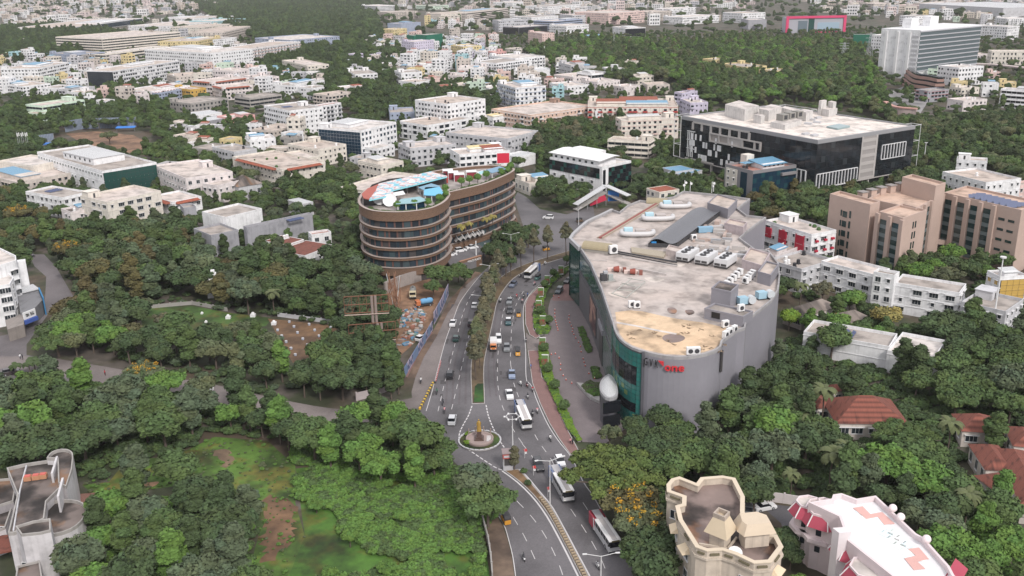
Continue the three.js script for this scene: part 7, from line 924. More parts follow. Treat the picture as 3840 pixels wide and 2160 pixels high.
flowering('broad', 'olive',[-98.2,-234.6],0.85, 'yellow flowering tree beside the side street',null,FT);flowering('round', 'rust',[-169.3,-351.6],1.0, 'yellow flecked tree beside the left road, upper',null,FT);flowering('broad', 'rust',[-216.9,-410.8],1.0, 'yellow flowering tree at the upper left behind the white block',null,FT);
tree('airy', 'grey',[-85.8,-293.6],1.35, 'tall grey green airy tree right of the white shrine',null,{});tree('airy', 'olive',[-119,-290.3],0.9, 'slim olive tree with rounded top at the lawn plot',null,{v:1});tree('airy', 'dry',[-107.6,-277.1],0.8, 'dry greyish shrubby tree on the lawn plot',null,{v:1});
tree('round', 'grey',[-53.7,-318.9],1.2, 'pale grey green tree below the hotel drum',null,{v:1});tree('round', 'dark',[-65.2,-337.1],1.2, 'dark tree left of the hotel drum',null,{});tree('round', 'mid',[-54.5,-350.2],0.8, 'mid green tree at the hotel drum foot',null,{v:2});
tree('round', 'lime',[83.8,-271.6],0.72, 'lime green tree right of the grey mall wall',null,{});tree('round', 'gold',[110.8,-265.4],1.05, 'golden flowering tree behind the long white villa',null,{cat: 'flowering tree',name: 'flowering_tree'});tree('round', 'gold',[98,-273.1],0.5, 'small golden tree beside the brown roofs',null,{});tree('round', 'mid',[89.1,-248.4],1.15, 'round tree standing before the long white villa',null,{v:1});
tree('airy', 'dry',[100.8,-294.1],0.9, 'bare brownish tree before the long white block',null,{});tree('round', 'bright',[106.2,-283.4],0.9, 'bright green tree before the white stair tower',null,{v:2});
tree('broad', 'dark',[-43.6,-539],1.05, 'big dark tree behind the hotel roof cabanas',null,{});tree('tall', 'dark',[-72,-625],0.95, 'tall layered dark tree right of the glass front office',null,{});tree('round', 'bright',[-132,-618],0.95, 'bright green round tree before the white five storey block',null,{});tree('broad', 'olive',[-258,-618],0.9, 'olive tree on the earth lot behind the long white office',null,{});
tree('rain', 'mid',[88.3,-193.4],0.78, 'big round tree amid the tiled cottages',null,{});tree('broad', 'bright',[77.8,-177.5],1.1, 'bright green tree above the pink terrace roof',null,{});tree('broad', 'bright',[83.8,-171.8],1.0, 'bright green tree below the big round cottage tree',null,{v:1});tree('round', 'bright',[58.8,-194.4],1.2, 'bright green tree right of the mall wall foot',null,{});
// cypress column, palms
const PT={cat: 'palm tree',name: 'palm_tree'};
tree('cone', 'dark',[-170.4,-391.2],1.15, 'dark cypress column beside the cream four storey block',null,{cat: 'cypress',name: 'cypress_tree'});
tree('cone', 'dark',[-340,-752],1.2, 'dark cypress column beside the pale green terraced house',null,{cat: 'cypress',name: 'cypress_tree'});
for (const [p,s,l] of [[[73.9,-208.5],1.2, 'tall palm before the small tiled cottage'],[[66.1,-205],0.85, 'palm between the mall wall and the tiled cottages'],[[66.7,-201.4],0.8, 'yellowish palm left of the cottage path'],[[66.3,-177.4],1.2, 'large spreading palm behind the cream palace garden wall'],[[71,-183.4],1.0, 'palm above the large spreading palm'],[[96.9,-191.8],1.1, 'palm right of the big round cottage tree'],[[88.1,-163.3],1.0, 'pale palm below the mossy tiled cottage'],[[57.1,-175.1],0.8, 'brownish palm behind the palace garden wall'],[[-76.8,-291.8],1.0, 'yellowing palm right of the airy tree at the graves'],[[-201.1,-432.9],0.9, 'palm beside the cream four storey block, left'],[[-159.3,-510.5],0.9, 'palm beside the pinkish white villa'],[[-223.6,-506.3],0.85, 'palm before the long white office'],[[22,-632],0.9, 'palm before the peach block, left'],[[28,-621],0.85, 'palm before the peach block, right'],[[68,-612],0.9, 'palm at the cream house with long balconies'],[[73.9,-476.8],1.0, 'yellow green palm behind the teal glass building'],[[77,-564],0.8, 'palm in the palm row before the dark office, first'],[[82.1,-558.8],0.8, 'palm in the palm row before the dark office, second'],[[86.8,-554.1],0.8, 'palm in the palm row before the dark office, third'],[[90.8,-545.3],0.8, 'palm in the palm row before the dark office, fourth'],[[92.4,-290.5],1.0, 'palm between the mall and the long white block'],[[-232,-974],1.0, 'dark palm right of the pink villas'],[[3,-572],0.8, 'palm before the long grey apartment, left'],[[9,-572],0.8, 'palm before the long grey apartment, right']]) tree(PALM, 'olive',p,s,l,null,PT);
for (const [p,l] of [[[-18.8,-348.6], 'yellow green terrace palm on the hotel ledge, leftmost'],[[-16,-352.1], 'yellow green terrace palm on the hotel ledge, second'],[[-9.6,-358.7], 'yellow green terrace palm on the hotel ledge, third'],[[-7.2,-362.5], 'yellow green terrace palm on the hotel ledge, rightmost']]) tree(SMALLPALM, 'gold',p,1,l,null,{cat: 'palm tree',name: 'terrace_palm',y:10.5});
for (const [p,l] of [[[-135.2,-250.4], 'left'],[[-132.4,-248.3], 'middle'],[[-135.2,-247.5], 'right'],[[-138.3,-246.2], 'outermost']]) tree(SMALLPALM, 'dark',p,1,l+' small palm on the left junction island',null,{cat: 'palm tree',name: 'small_palm'});
// clipped bushes on the hotel roof edge
[[-24.6,-355.2],[-24,-346.1],[-25.8,-339.5],[-29.4,-333.3],[-34,-331.1],[-39.9,-329.6],[-19,-366.6],[-16,-369.5],[-12.9,-373.1],[-9.6,-378.5],[-3.7,-382.9],[-1.3,-386.9],[0.2,-394.5]].forEach((p,i)=>tree('ball', 'bright',p,i<6?1.5 :1.6,['first', 'second', 'third', 'fourth', 'fifth', 'sixth', 'seventh', 'eighth', 'ninth', 'tenth', 'eleventh', 'twelfth', 'last'][i]+' clipped round bush along the hotel roof edge', 'clipped bushes on the hotel roof',{cat: 'bush',name: 'clipped_bush',y:24.9}));
// the thin drooping trees of the median
const MED=[...medR].map((p,i)=>[(p[0]+medL[i][0])/2,(p[1]+medL[i][1])/2]),medLen=lengths(MED).at(-1);
{const r=mulberry(66);let k=0;for (let s=15;s<medLen-8;s+=s<95?3.9 :8.5) {const q=along(MED,s+r()*2),far=s>120;k++;tree('street',r()<0.75?'dry':'olive',[q.p[0]+(r()-0.5)*1.6,q.p[1]+(r()-0.5)*1.6],0.92+r()*0.35, `thin drooping ${far ? 'bare stemmed ' : ''}tree on the median ${s < 45 ? 'near its planted end' : s < 85 ? 'opposite the building site' : s < 120 ? 'before the bend' : 'past the bend beside the hotel'}`, 'thin drooping trees on the median',{v:k,cat: 'tree',name: 'median_tree'});}}
// layered trees between hotel and road
[[-8.1,-346],[-5.2,-353.1],[-2.2,-362.3],[1,-370],[4.2,-373.8],[8,-375.6],[6.7,-365.7],[2.4,-356.3],[-1.1,-349.2],[-4.6,-340.6],[-0.2,-340.3],[-2.1,-328.8],[-18.9,-323.3],[-16.3,-317],[-22.2,-314.3],[-25.8,-314.5],[-26.6,-305.9]].forEach((p,i)=>tree(i % 3?'airy':'round',i<12?'dark':'mid',p,0.75+(i % 4)*0.09,i<12?`${['first', 'second', 'third', 'fourth', 'fifth', 'sixth', 'seventh'][i % 7]} dark layered tree of the ${i < 7 ? 'back' : 'front'} row between hotel and road`:`${['rightmost', 'second from right', 'middle', 'second from left', 'leftmost'][i % 5]} green tree below the hotel sign wall`,i<12?'layered trees between the hotel and the road':'trees below the hotel sign wall',{v:i}));

// woods: trees of a zone stand at least a crown apart; nearest ones are things, the far rest one mass
const SPOTS=[];
function wood(poly,where,mix,s0,s1,gap=0.8,shapes=['round', 'broad', 'round', 'tall']) {
  const r=mulberry(Math.round(Math.abs(poly[0][0]*13+poly[0][1]*7))+3),b=bound(poly),A=Math.abs(area2(poly))/2,tries=Math.min(26000,Math.round(A/4));
  const got=[];for (let k=0;k<tries;k++) {
    const p=[lerp(b.x0,b.x1,r()),lerp(b.z0,b.z1,r())],sh=shapes[Math.floor(r()*shapes.length)],s=s0+(s1-s0)*r(),tone=mix[Math.floor(r()*mix.length)],v=Math.floor(r()*3),R=SHAPE[sh][0].r*s;if (!inside(p,poly)||hits(FOOT,p,R*0.62)||hits(ROADS,p,R*0.45)||hits(LOTS,p,R*0.35)) continue;
    let ok=true;for (const q of got) if (Math.hypot(q[0]-p[0],q[1]-p[1])<(q[2]+R)*gap) {ok=false;break;} if (ok) for (const q of TREES) if (Math.abs(q[0]-p[0])<20&&Math.hypot(q[0]-p[0],q[1]-p[1])<(q[2]+R)*gap*0.8) {ok=false;break;}
    if (!ok) continue;got.push([p[0],p[1],R]);const fx=(p[0]-b.x0)/(b.x1-b.x0),fz=(p[1]-b.z0)/(b.z1-b.z0);SPOTS.push({p,sh,s,tone,v,where,d:depthOf(p),at:(fz<0.33?'back' :fz<0.66?'middle':'front')+' '+(fx<0.25?'far left' :fx<0.5?'left' :fx<0.75?'right':'far right')});
 }
  got.forEach((g)=>TREES.push(g));
}
wood([[-281,-507.2],[-244.5,-475.2],[-191.1,-387.5],[-173.4,-392.8],[-157,-356],[-168.4,-353.9],[-175.6,-346.3],[-180.7,-341.5],[-210.4,-370.3]], 'verge of the left road',['dark', 'dark', 'mid', 'rust'],0.8,1.15,0.62);
wood([[-167.2,-345.9],[-171.7,-392.7],[-163.5,-402.3],[-139.2,-390.7],[-116.4,-343.1],[-97.1,-337],[-86.4,-341.5],[-76.1,-295.9],[-83.6,-284.7],[-112.3,-287.9],[-111.5,-262],[-137.6,-276.4],[-148.5,-307.5]], 'wood between left road and lawn plot',['grey', 'grey', 'dark', 'mid', 'dark', 'rust'],0.85,1.35,0.58);
wood([[-101.4,-342.3],[-92,-366.4],[-68.4,-316.5],[-60.8,-367.5],[-45.9,-329.3],[-40.8,-298.2],[-47.3,-275.9],[-60.2,-280],[-72.7,-280.6]], 'wood left of the hotel',['grey', 'mid', 'dark', 'dark'],0.85,1.25,0.58);
wood([[-135.8,-256.8],[-138.5,-287.3],[-110.3,-261.9],[-106.1,-269.9],[-91.9,-274.4],[-68.5,-257],[-60.6,-233.9],[-58.8,-219],[-72.5,-218.4],[-97.4,-224],[-108.1,-244],[-123.8,-247.4]], 'wood before the lawn plot',['dark', 'mid', 'mid', 'bright', 'olive'],0.8,1.2,0.6);
wood([[-55.3,-241.8],[-51.6,-272.6],[-50.8,-286.9],[-42,-292.3],[-35.7,-265.2],[-31.4,-240.9],[-28.4,-222.6],[-36,-219.3],[-49,-219.8],[-59,-233.9]], 'trees round the rusty frames',['dark', 'dark', 'mid'],0.7,1.05,0.58);
wood([[-134.4,-223],[-120.4,-232.4],[-100.5,-224.1],[-87.8,-216.6],[-74.2,-217.3],[-67.6,-200.9],[-67.6,-188.5],[-72.7,-177.5],[-81.2,-180.2],[-92.4,-178.9],[-98.5,-193.2],[-114.6,-184.7]], 'wood below the side street',['dark', 'grey', 'mid', 'grey', 'bright'],0.9,1.3,0.58);
wood([[-70.4,-210.3],[-57.3,-212],[-44.5,-205.1],[-29.4,-213.2],[-18.4,-208.5],[-13.8,-194.2],[-19.8,-180.1],[-35.8,-185.7],[-50.5,-189.8],[-63.7,-199.7]], 'side street near the junction',['dark', 'mid', 'mid', 'bright'],0.65,1.0,0.6);
wood([[-85.9,-165],[-78.4,-172.2],[-67.3,-175.8],[-59.5,-171.7],[-50.7,-165.5],[-44.9,-139],[-80.7,-139.8],[-82.3,-156.7]], 'lower left thicket',['dark', 'grey', 'mid', 'dark', 'bright'],0.8,1.15,0.58);
wood([[-47.5,-191.5],[-25.7,-187.3],[-12.5,-183.4],[-2.1,-173.3],[-4.8,-160.3],[-5.9,-142.9],[-36.5,-143.7],[-40.2,-166.9]], 'on the overgrown lot',['bright', 'mid', 'bright'],0.28,0.4,2.6,['round', 'broad']);
wood([[28.6,-196.6],[38.8,-208.7],[51.6,-210.4],[59,-221.8],[72.3,-245.1],[80.1,-241.9],[76.9,-231.2],[80.9,-220.9],[89.8,-220.6],[70.8,-201.2],[72.4,-189.4],[81.8,-191],[89.9,-185.2],[93.1,-173.2],[91.5,-159.7],[83.5,-150.6],[74,-163.8],[67.4,-167],[56,-165.8],[46.6,-169.1],[32.9,-173.4],[28.8,-178.5]], 'wood between mall and palace house',['dark', 'dark', 'mid', 'grey', 'mid'],0.75,1.15,0.58);
wood([[103.5,-235.4],[115.1,-237.7],[128.4,-264.5],[148.7,-250.8],[119.5,-195.5],[105.3,-192.1],[102.6,-206.4],[108.5,-222.3],[98.6,-220.2]], 'wood at the right edge',['dark', 'mid', 'grey', 'dark'],0.85,1.25,0.58);
wood([[94.5,-176.4],[104,-172.8],[87.2,-134.3],[72.8,-134.6],[75.4,-157.4],[78.8,-148.2],[90.8,-158.4]], 'grove right of the pink terrace roof',['mid', 'bright', 'mid', 'dark'],0.75,1.05,0.6);
wood([[44.9,-165.4],[54.1,-159.4],[50.1,-140.8],[55.1,-135.1],[43.9,-135.4],[48.3,-146.6],[46.2,-161]], 'grove between palace and pink house',['dark', 'mid', 'bright'],0.45,0.7,0.6,['round']);
wood([[86.4,-308.6],[98.2,-312.5],[128.9,-374.3],[121,-325.2],[116.8,-307.1],[109.2,-325.9],[93.1,-304],[75.2,-247.9],[74,-260.4]], 'grove beside the red panelled block',['dark', 'mid', 'dark'],0.75,1.1,0.6);
wood([[115.5,-307.1],[135.5,-324.4],[160.3,-333],[202.1,-352],[185.8,-326.6],[159.3,-309.3],[143.8,-301.4],[136.9,-310.4]], 'grove below the brown institute',['mid', 'olive', 'dark', 'bright'],0.75,1.05,0.6);
wood([[86,-269.8],[115,-294.6],[108,-255.7],[97.1,-244.1],[83.1,-244.7]], 'grove before the long white block',['dark', 'mid', 'bright'],0.6,0.95,0.6);
wood([[4.8,-440],[19.2,-474.5],[36.9,-446.1],[35.5,-407.1],[25.1,-380.7],[15.9,-394.3],[6.2,-416.3]], 'grove behind the footbridge',['dark', 'dark', 'mid'],0.75,1.05,0.58);
wood([[58.8,-471.5],[85.5,-489.2],[94,-468.9],[113.6,-477],[100.2,-417.6],[73.9,-419.3],[58.3,-436.3]], 'grove between mall and dark office',['dark', 'mid', 'dark'],0.7,1.0,0.6);
wood([[107.2,-417.1],[137.2,-447.6],[182.7,-453.1],[189.9,-461.7],[201.5,-426.3],[143.5,-414.6],[131.3,-387],[103.7,-395.6]], 'grove before the dark office',['dark', 'dark', 'mid', 'rust'],0.75,1.05,0.58);
wood([[-5.7,-376.3],[7.3,-381.7],[8,-346.7],[-3.9,-332],[-8.4,-347.6]], 'hotel corner by the road',['dark', 'mid'],0.6,0.8,0.6);
wood([[251,-632],[362,-656],[243.9,-431.4],[244.6,-486.9],[222.5,-478.5],[194.7,-418.8],[178.2,-436.1]], 'big wood at the right',['dark', 'dark', 'mid', 'olive'],0.85,1.2,0.62);
// middle and far distance
wood([[-412,-760],[-379,-828],[-364,-944],[-252,-722],[-205,-661],[-179,-676],[-163,-594],[-166.8,-508.9],[-207.7,-546],[-243,-616],[-269,-576],[-286.7,-518.3]], 'left middle wood',['dark', 'dark', 'mid', 'mid'],0.8,1.15,0.75);
wood([[-203.4,-533.9],[-193,-612],[-150,-623],[-124,-527.4],[-135.4,-486.1],[-137.5,-450],[-185.7,-489.9]], 'round the earth lot',['dark', 'mid', 'olive'],0.6,1.0,0.9);
wood([[-100,-877],[-12,-1002],[-6,-625],[-26,-611],[-91,-685],[-105,-634],[-124,-797]], 'in the centre distance',['dark', 'dark', 'mid'],0.7,1.05,0.8);
wood([[14,-674],[81,-706],[59.4,-512.5],[36.4,-463.9],[12.9,-539.6]], 'before the peach block',['dark', 'mid', 'dark', 'dry'],0.8,1.15,0.58);
wood([[-120.9,-485.1],[-97.7,-503.5],[-79.1,-491.8],[-71.7,-429.2],[-103,-431.3]], 'left of the hotel roof',['dark', 'mid', 'mid'],0.7,1.1,0.62);
wood([[87.8,-558.3],[118,-583],[97.7,-488.2],[71.9,-480.2]], 'left of the dark office',['dark', 'mid'],0.7,1.0,0.62);
wood([[20,-1194],[117,-1441],[187,-1282],[330,-1320],[424,-1235],[381,-1033],[259,-655],[250,-715],[219,-764],[181,-734],[150,-749],[151,-882],[73,-893],[57,-1001]], 'in the upper right park',['dark', 'mid', 'mid', 'olive', 'bright'],1.0,1.5,0.55);
wood([[-1083,-3390],[-438,-3491],[-239,-1824],[-127,-1166],[-120,-919],[-306,-1313],[-546,-1905]], 'on the wooded hill',['dark', 'dark', 'mid'],1.1,1.6,0.55);
wood([[-306,-1313],[-139,-1073],[-108,-951],[-112,-714],[-148,-783],[-262,-1010]], 'below the wooded hill',['dark', 'dark', 'mid'],0.9,1.3,0.75);
wood([[-998,-1897],[-862,-1988],[-570,-1549],[-564,-1299],[-545,-1186],[-612,-1148]], 'at the far left',['dark', 'dark', 'mid'],1.0,1.4,0.55);
// trees between the houses everywhere
{const all=[[-827,-1495],[883,-1548],[215,-352.8],[147.1,-335.4],[3,-448.9],[-105.3,-424.4],[-273.1,-468.2]];wood(all, 'between the houses',['dark', 'dark', 'mid', 'mid', 'olive'],0.5,0.9,1.1);}
wood([[-6102,-9837],[2254,-3504],[886,-1450],[-895,-1509]], 'in the far town',['dark', 'dark', 'mid'],1.0,1.7,1.0);
{const low=[[-306.2,-529.6],[3,-448.9],[-5.7,-365.6],[-39.7,-316.8],[-103.4,-349.1],[-212,-355]];wood(low, 'gardens left of the hotel',['dark', 'mid', 'grey'],0.5,0.85,0.9);}
SPOTS.sort((a,b)=>a.d-b.d);
{
  const single=262,bins=new Map(),M4=new THREE.Matrix4(),Q=new THREE.Quaternion(),Y=new THREE.Vector3(0,1,0);
  SPOTS.forEach((o,i)=>{
    if (i<single) {const big=SHAPE[o.sh][0].r*o.s;tree(o.sh,o.tone,o.p,o.s, `${big > 5.8 ? 'large' : big > 4 ? 'medium' : 'small'} ${LW[o.tone]} ${o.sh === 'tall' ? 'upright ' : o.sh === 'broad' ? 'spreading ' : 'rounded '}tree, ${o.at}, ${o.where}`, 'trees: '+o.where,{v:o.v,sy:0.9+(i % 5)*0.05});return;}
    const k=o.sh+(o.v % SHAPE[o.sh].length)+'|'+o.tone;if (!bins.has(k)) bins.set(k,[]);bins.get(k).push(o);
 });
  for (const [k,list] of bins) {const [sh,tone]=k.split('|'),S=SHAPE[sh.slice(0,-1)][+sh.at(-1)],im=new THREE.InstancedMesh(S.crown,LEAF[tone],list.length);list.forEach((o,i)=>im.setMatrixAt(i,M4.compose(new THREE.Vector3(o.p[0],-0.6,o.p[1]),Q.setFromAxisAngle(Y,o.p[0] % 6.28),new THREE.Vector3(o.s,o.s*(0.85+(i % 4)*0.08),o.s))));list.forEach((o,i)=>{const q=0.8+((i*37) % 17)/17*0.5;im.setColorAt(i,new THREE.Color().setRGB(q,q*(0.95+((i*13) % 7)/70),q*0.95));});im.name=numbered('woodland');tag(im, `${LW[tone]} ${sh.startsWith('tall') ? 'upright' : sh.startsWith('broad') ? 'spreading' : 'rounded'} tree crowns scattered through the distance`, 'woodland', 'tree crowns in the distance', 'stuff');scene.add(im);}
  console.log('trees',SPOTS.length, 'bins',bins.size);
}
// undergrowth: bushes nobody could count
const patch=fbm(16,3,201);
function thicket(name,poly,n,tones,s0,s1,label,y=0,keep=true,clump=0) {
  const r=mulberry(n+5),b=bound(poly),lists=tones.map(()=>[]),M4=new THREE.Matrix4(),Q=new THREE.Quaternion(),Y=new THREE.Vector3(0,1,0);
  for (let k=0;k<n;k++) {const p=[lerp(b.x0,b.x1,r()),lerp(b.z0,b.z1,r())],t=Math.floor(r()*tones.length),s=s0+(s1-s0)*r()*r(),a=r()*6;if (clump&&patch((p[0]+500)/230,(p[1]+500)/230)<clump) continue;if (inside(p,poly)&&(!keep||(!hits(FOOT,p,1)&&!hits(ROADS,p,1)&&!hits(LOTS,p,0.3)))) lists[t].push([p,s,a]);}
  lists.forEach((l,t)=>{if (!l.length) return;const im=new THREE.InstancedMesh(SHAPE.bush[t % 2].crown,LEAF[tones[t]],l.length);l.forEach(([p,s,a],i)=>im.setMatrixAt(i,M4.compose(new THREE.Vector3(p[0],y,p[1]),Q.setFromAxisAngle(Y,a),new THREE.Vector3(s,s*0.85,s))));im.name=numbered(name);tag(im, `${LW[tones[t]]} ${label}`,name.replace('_', ' '),null, 'stuff');scene.add(im);});
}
thicket('undergrowth',[[-52,-202.9],[-26.9,-196.4],[-8.4,-188.5],[-3,-173.6],[-6.2,-166.4],[-6,-142.5],[-42.3,-143.4],[-44.6,-171.8]],7500,['bright', 'mid', 'bright', 'mid', 'bright'],0.3,1.25, 'bushes of the overgrown lot beside the lower road',0,true,0.38);
thicket('undergrowth',[[-142.6,-245.4],[-77.2,-232.6],[-60.1,-222.4],[-19.3,-218.7],[-14.5,-203.7],[-2.2,-181.5],[-26.7,-194.5],[-52,-202.9],[-70.7,-209.6],[-76.4,-188.9],[-96.2,-187.8],[-116.8,-193.7]],2200,['dark', 'mid'],0.7,1.7, 'undergrowth below the side street');
thicket('undergrowth',[[-201.9,-417.3],[-96.8,-385],[-50.7,-359.5],[-41.1,-303.4],[-30.9,-233.4],[-76.5,-230.1],[-102.7,-236],[-115.7,-261.5],[-143.9,-272.1],[-147.4,-296.7]],3200,['dark', 'mid', 'grey'],0.7,1.8, 'undergrowth in the left woods');
thicket('undergrowth',[[-96.6,-174.8],[-62.9,-181.7],[-52.4,-173.5],[-46.5,-143.5],[-85.1,-144.4]],1000,['dark', 'mid', 'bright'],0.6,1.5, 'undergrowth in the lower left thicket');
thicket('undergrowth',[[29.9,-212.5],[84.1,-265.6],[159.2,-279.2],[105.7,-167.5],[87.2,-156.9],[74.1,-172.9],[48.8,-176.8],[30.3,-182.2]],4200,['dark', 'mid', 'dark'],0.7,1.8, 'undergrowth in the right woods');
thicket('undergrowth',[[18.1,-189.5],[36.6,-183.7],[34.1,-169.6],[32,-141.5],[20.9,-141.8],[25.1,-162.7]],700,['dark', 'mid'],0.6,1.5, 'undergrowth between the bus road and the palace house');
thicket('undergrowth',[[103.6,-186.8],[115.7,-186.4],[91.2,-140.1],[76.2,-140.4]],500,['mid', 'bright'],0.7,1.5, 'undergrowth right of the pink terrace roof');
thicket('undergrowth',[[125.1,-457.8],[272.5,-483.8],[164.5,-278.9],[93,-297.1]],3000,['dark', 'mid'],0.7,1.8, 'undergrowth round the brown institute');
thicket('scrub',[[-95,-186.1],[-85.8,-197.8],[-79.6,-197.6],[-72.1,-207.8],[-58.8,-205.3],[-49.6,-192.9],[-46.3,-177.1],[-41.8,-164.6],[-42.3,-148.8],[-49.6,-149],[-51.1,-164.9],[-56.4,-178.4],[-71.5,-185.4],[-80.1,-183.5],[-82.9,-180.3],[-91,-182.1]],900,['bright', 'olive'],0.12,0.45, 'scrub dotted over the meadow',0,false);
{const r=mulberry(88),l=HOTEL,L=lengths(HOTEL).at(-1),list=[];const M4=new THREE.Matrix4();for (let s=L*0.1;s<L*0.97;s+=0.7) {const q=along(HOTEL,s),d=1.2+r()*1.6;list.push([q.p[0]-Math.sin(q.turn)*d,q.p[1]-Math.cos(q.turn)*d,0.35+r()*0.45]);} const im=new THREE.InstancedMesh(SHAPE.bush[0].crown,LEAF.mid,list.length);list.forEach(([x,z,s],i)=>im.setMatrixAt(i,M4.makeScale(s,s,s).setPosition(x,24.9,z)));im.name='roof_planting';tag(im, 'green planting along the parapet of the hotel roof', 'planting',null, 'stuff');scene.add(im);}
// ---------- vehicles and people (fronts face +x) ----------
const paintM=(c)=>M(c,{clearcoat:0.6,clearcoatRoughness:0.15,roughness:0.4}),tyreM=cleanM([0.025,0.025,0.027]),headM=M([0.75,0.75,0.72],{roughness:0.2}),tailM=M([0.4,0.02,0.02],{roughness:0.3});
function profile(pts,w,bevel=0.12) {const s=new THREE.Shape(pts.map((p)=>new THREE.Vector2(p[0],p[1]))),g=new THREE.ExtrudeGeometry(s,{depth:w-2*bevel,bevelEnabled:true,bevelSize:bevel,bevelThickness:bevel,bevelSegments:2});g.translate(0,0,-w/2+bevel);return g;}
function wheels(t,xs,z,r,w=0.22) {const g=cylG(r,r,w,0,-w/2,0,14);g.rotateX(Math.PI/2);const rim=cylG(r*0.55,r*0.55,w+0.02,0,-w/2-0.01,0,10);rim.rotateX(Math.PI/2);for (const x of xs) for (const s of [-1,1]) {const o=mesh('wheel',g,tyreM,t);o.position.set(x,r,s*z);mesh('rim',rim,P.steel,o);}}
function carProto(kind) {
  const t=new THREE.Group();t.name='parked_car';const suv=kind==='suv',L=suv?4.3 :kind==='sedan'?4.4 :3.8,w=1.74,h=suv?1.72 :1.48,b=L/2,belt=suv?1.02 :0.9;
  mesh('body',profile([[-b,0.35],[-b,belt-0.05],[-b+0.15,belt],[b-1.15,belt],[b-0.2,belt-0.22],[b,0.62],[b,0.3],[b-0.4,0.22],[-b+0.3,0.22]],w),paintM([0.7,0.7,0.72]),t);
  const r0=kind==='sedan'?-b+0.75 :-b+0.1,r1=b-1.15;mesh('cabin_glass',profile([[r0,belt],[r0+(kind==='sedan'?0.6 :0.25),h-0.04],[r1-0.75,h-0.04],[r1+0.05,belt]],w-0.16,0.1),P.glassK,t);mesh('roof',boxG(r1-r0-(kind==='sedan'?1.3 :1.0),0.07,w-0.34,(r0+r1)/2-(kind==='sedan'?0.05 :0.24),h,0),paintM([0.7,0.7,0.72]),t);
  wheels(t,[-b+0.78,b-0.8],w/2-0.1,0.32);for (const s of [-1,1]) {bit('headlight',headM,t,0.12,0.18,0.36,b+0.02,0.56,s*0.6);bit('tail_light',tailM,t,0.1,0.22,0.3,-b-0.02,0.66,s*0.66);bit('mirror',P.dark,t,0.14,0.14,0.2,r1-0.25,belt+0.02,s*0.98);} bit('number_plate',P.whiteC,t,0.04,0.14,0.45,b+0.08,0.36,0);return t;
}
const CARS={sedan:carProto('sedan'),hatch:carProto('hatch'),suv:carProto('suv')};
const FLOWR=[...lineRight].reverse().map((p)=>p),FLOWL=lineLeft;   // towards the camera / away from it: their traced direction is used for the heading
function heading(p,l,back) {let m=1e9,k=1;for (let i=1;i<l.length;i++) {const d=Math.hypot(l[i][0]-p[0],l[i][1]-p[1]);if (d<m) {m=d;k=i;}} return Math.atan2(-(l[k][1]-l[k-1][1]),l[k][0]-l[k-1][0])+(back?Math.PI :0);}
const hR=(p)=>heading(p,lineRight),hL=(p)=>heading(p,lineLeft),hB=(p)=>heading(p,medBL,true);
function car(kind,p,turn,color,label,y=0.02,roof) {const c=CARS[kind].clone();c.name=numbered('car');tag(c,label, 'car');c.position.set(p[0],y,p[1]);c.rotation.y=turn;c.scale.setScalar(1.06);paint(c, 'body',paintM(color));paint(c, 'roof',paintM(roof||color));scene.add(c);}
const W1=[0.72,0.72,0.73],K1c=[0.02,0.02,0.024],G1=[0.16,0.17,0.18],B1=[0.09,0.11,0.16],BG=[0.2,0.25,0.36];
for (const [k,p,c,l,rf] of [['hatch',[0.4,-318],B1, 'blue grey car rounding the bend behind the upper bus'],['sedan',[-0.8,-300.8],G1, 'dark grey car, fourth below the bend in the middle lane',[0.3,0.31,0.31]],['hatch',[-0.8,-291.5],K1c, 'black blue car between the dark grey car and white roofed car'],['hatch',[-1.3,-281.3],[0.02,0.07,0.08], 'dark teal car with a white roof',W1],['suv',[-4.3,-266.7],W1, 'white car beside the white box truck'],['hatch',[-1.8,-259.8],G1, 'grey hatchback right of the white box truck'],['sedan',[-0.4,-240.9],BG, 'light blue grey sedan alone in the right lane'],['sedan',[-1.1,-228],W1, 'white sedan just ahead of the nearer blue rear bus on the upper road'],['suv',[5.3,-190.5],K1c, 'black car beside the flags at the lower median'],['hatch',[10.2,-192],W1, 'white car half under the flat crowned rain tree']]) car(k,p,hR(p),c,l,0.02,rf);
for (const [k,p,c,l] of [['hatch',[-12.3,-297.4],W1, 'white car beside the median trees on the left carriageway'],['sedan',[-18.6,-281.2],W1, 'white sedan on the left carriageway near the hoarding'],['suv',[-12.9,-280.7],[0.05,0.03,0.035], 'dark maroon car half hidden by median trees'],['hatch',[-17,-268.3],[0.015,0.05,0.045], 'dark green car on the left carriageway'],['suv',[-17.3,-241.3],K1c, 'black car on the left carriageway above the striped kerb'],['suv',[-15.2,-213.8],[0.5,0.51,0.53], 'silver car left of the statue island']]) car(k,p,hL(p),c,l);
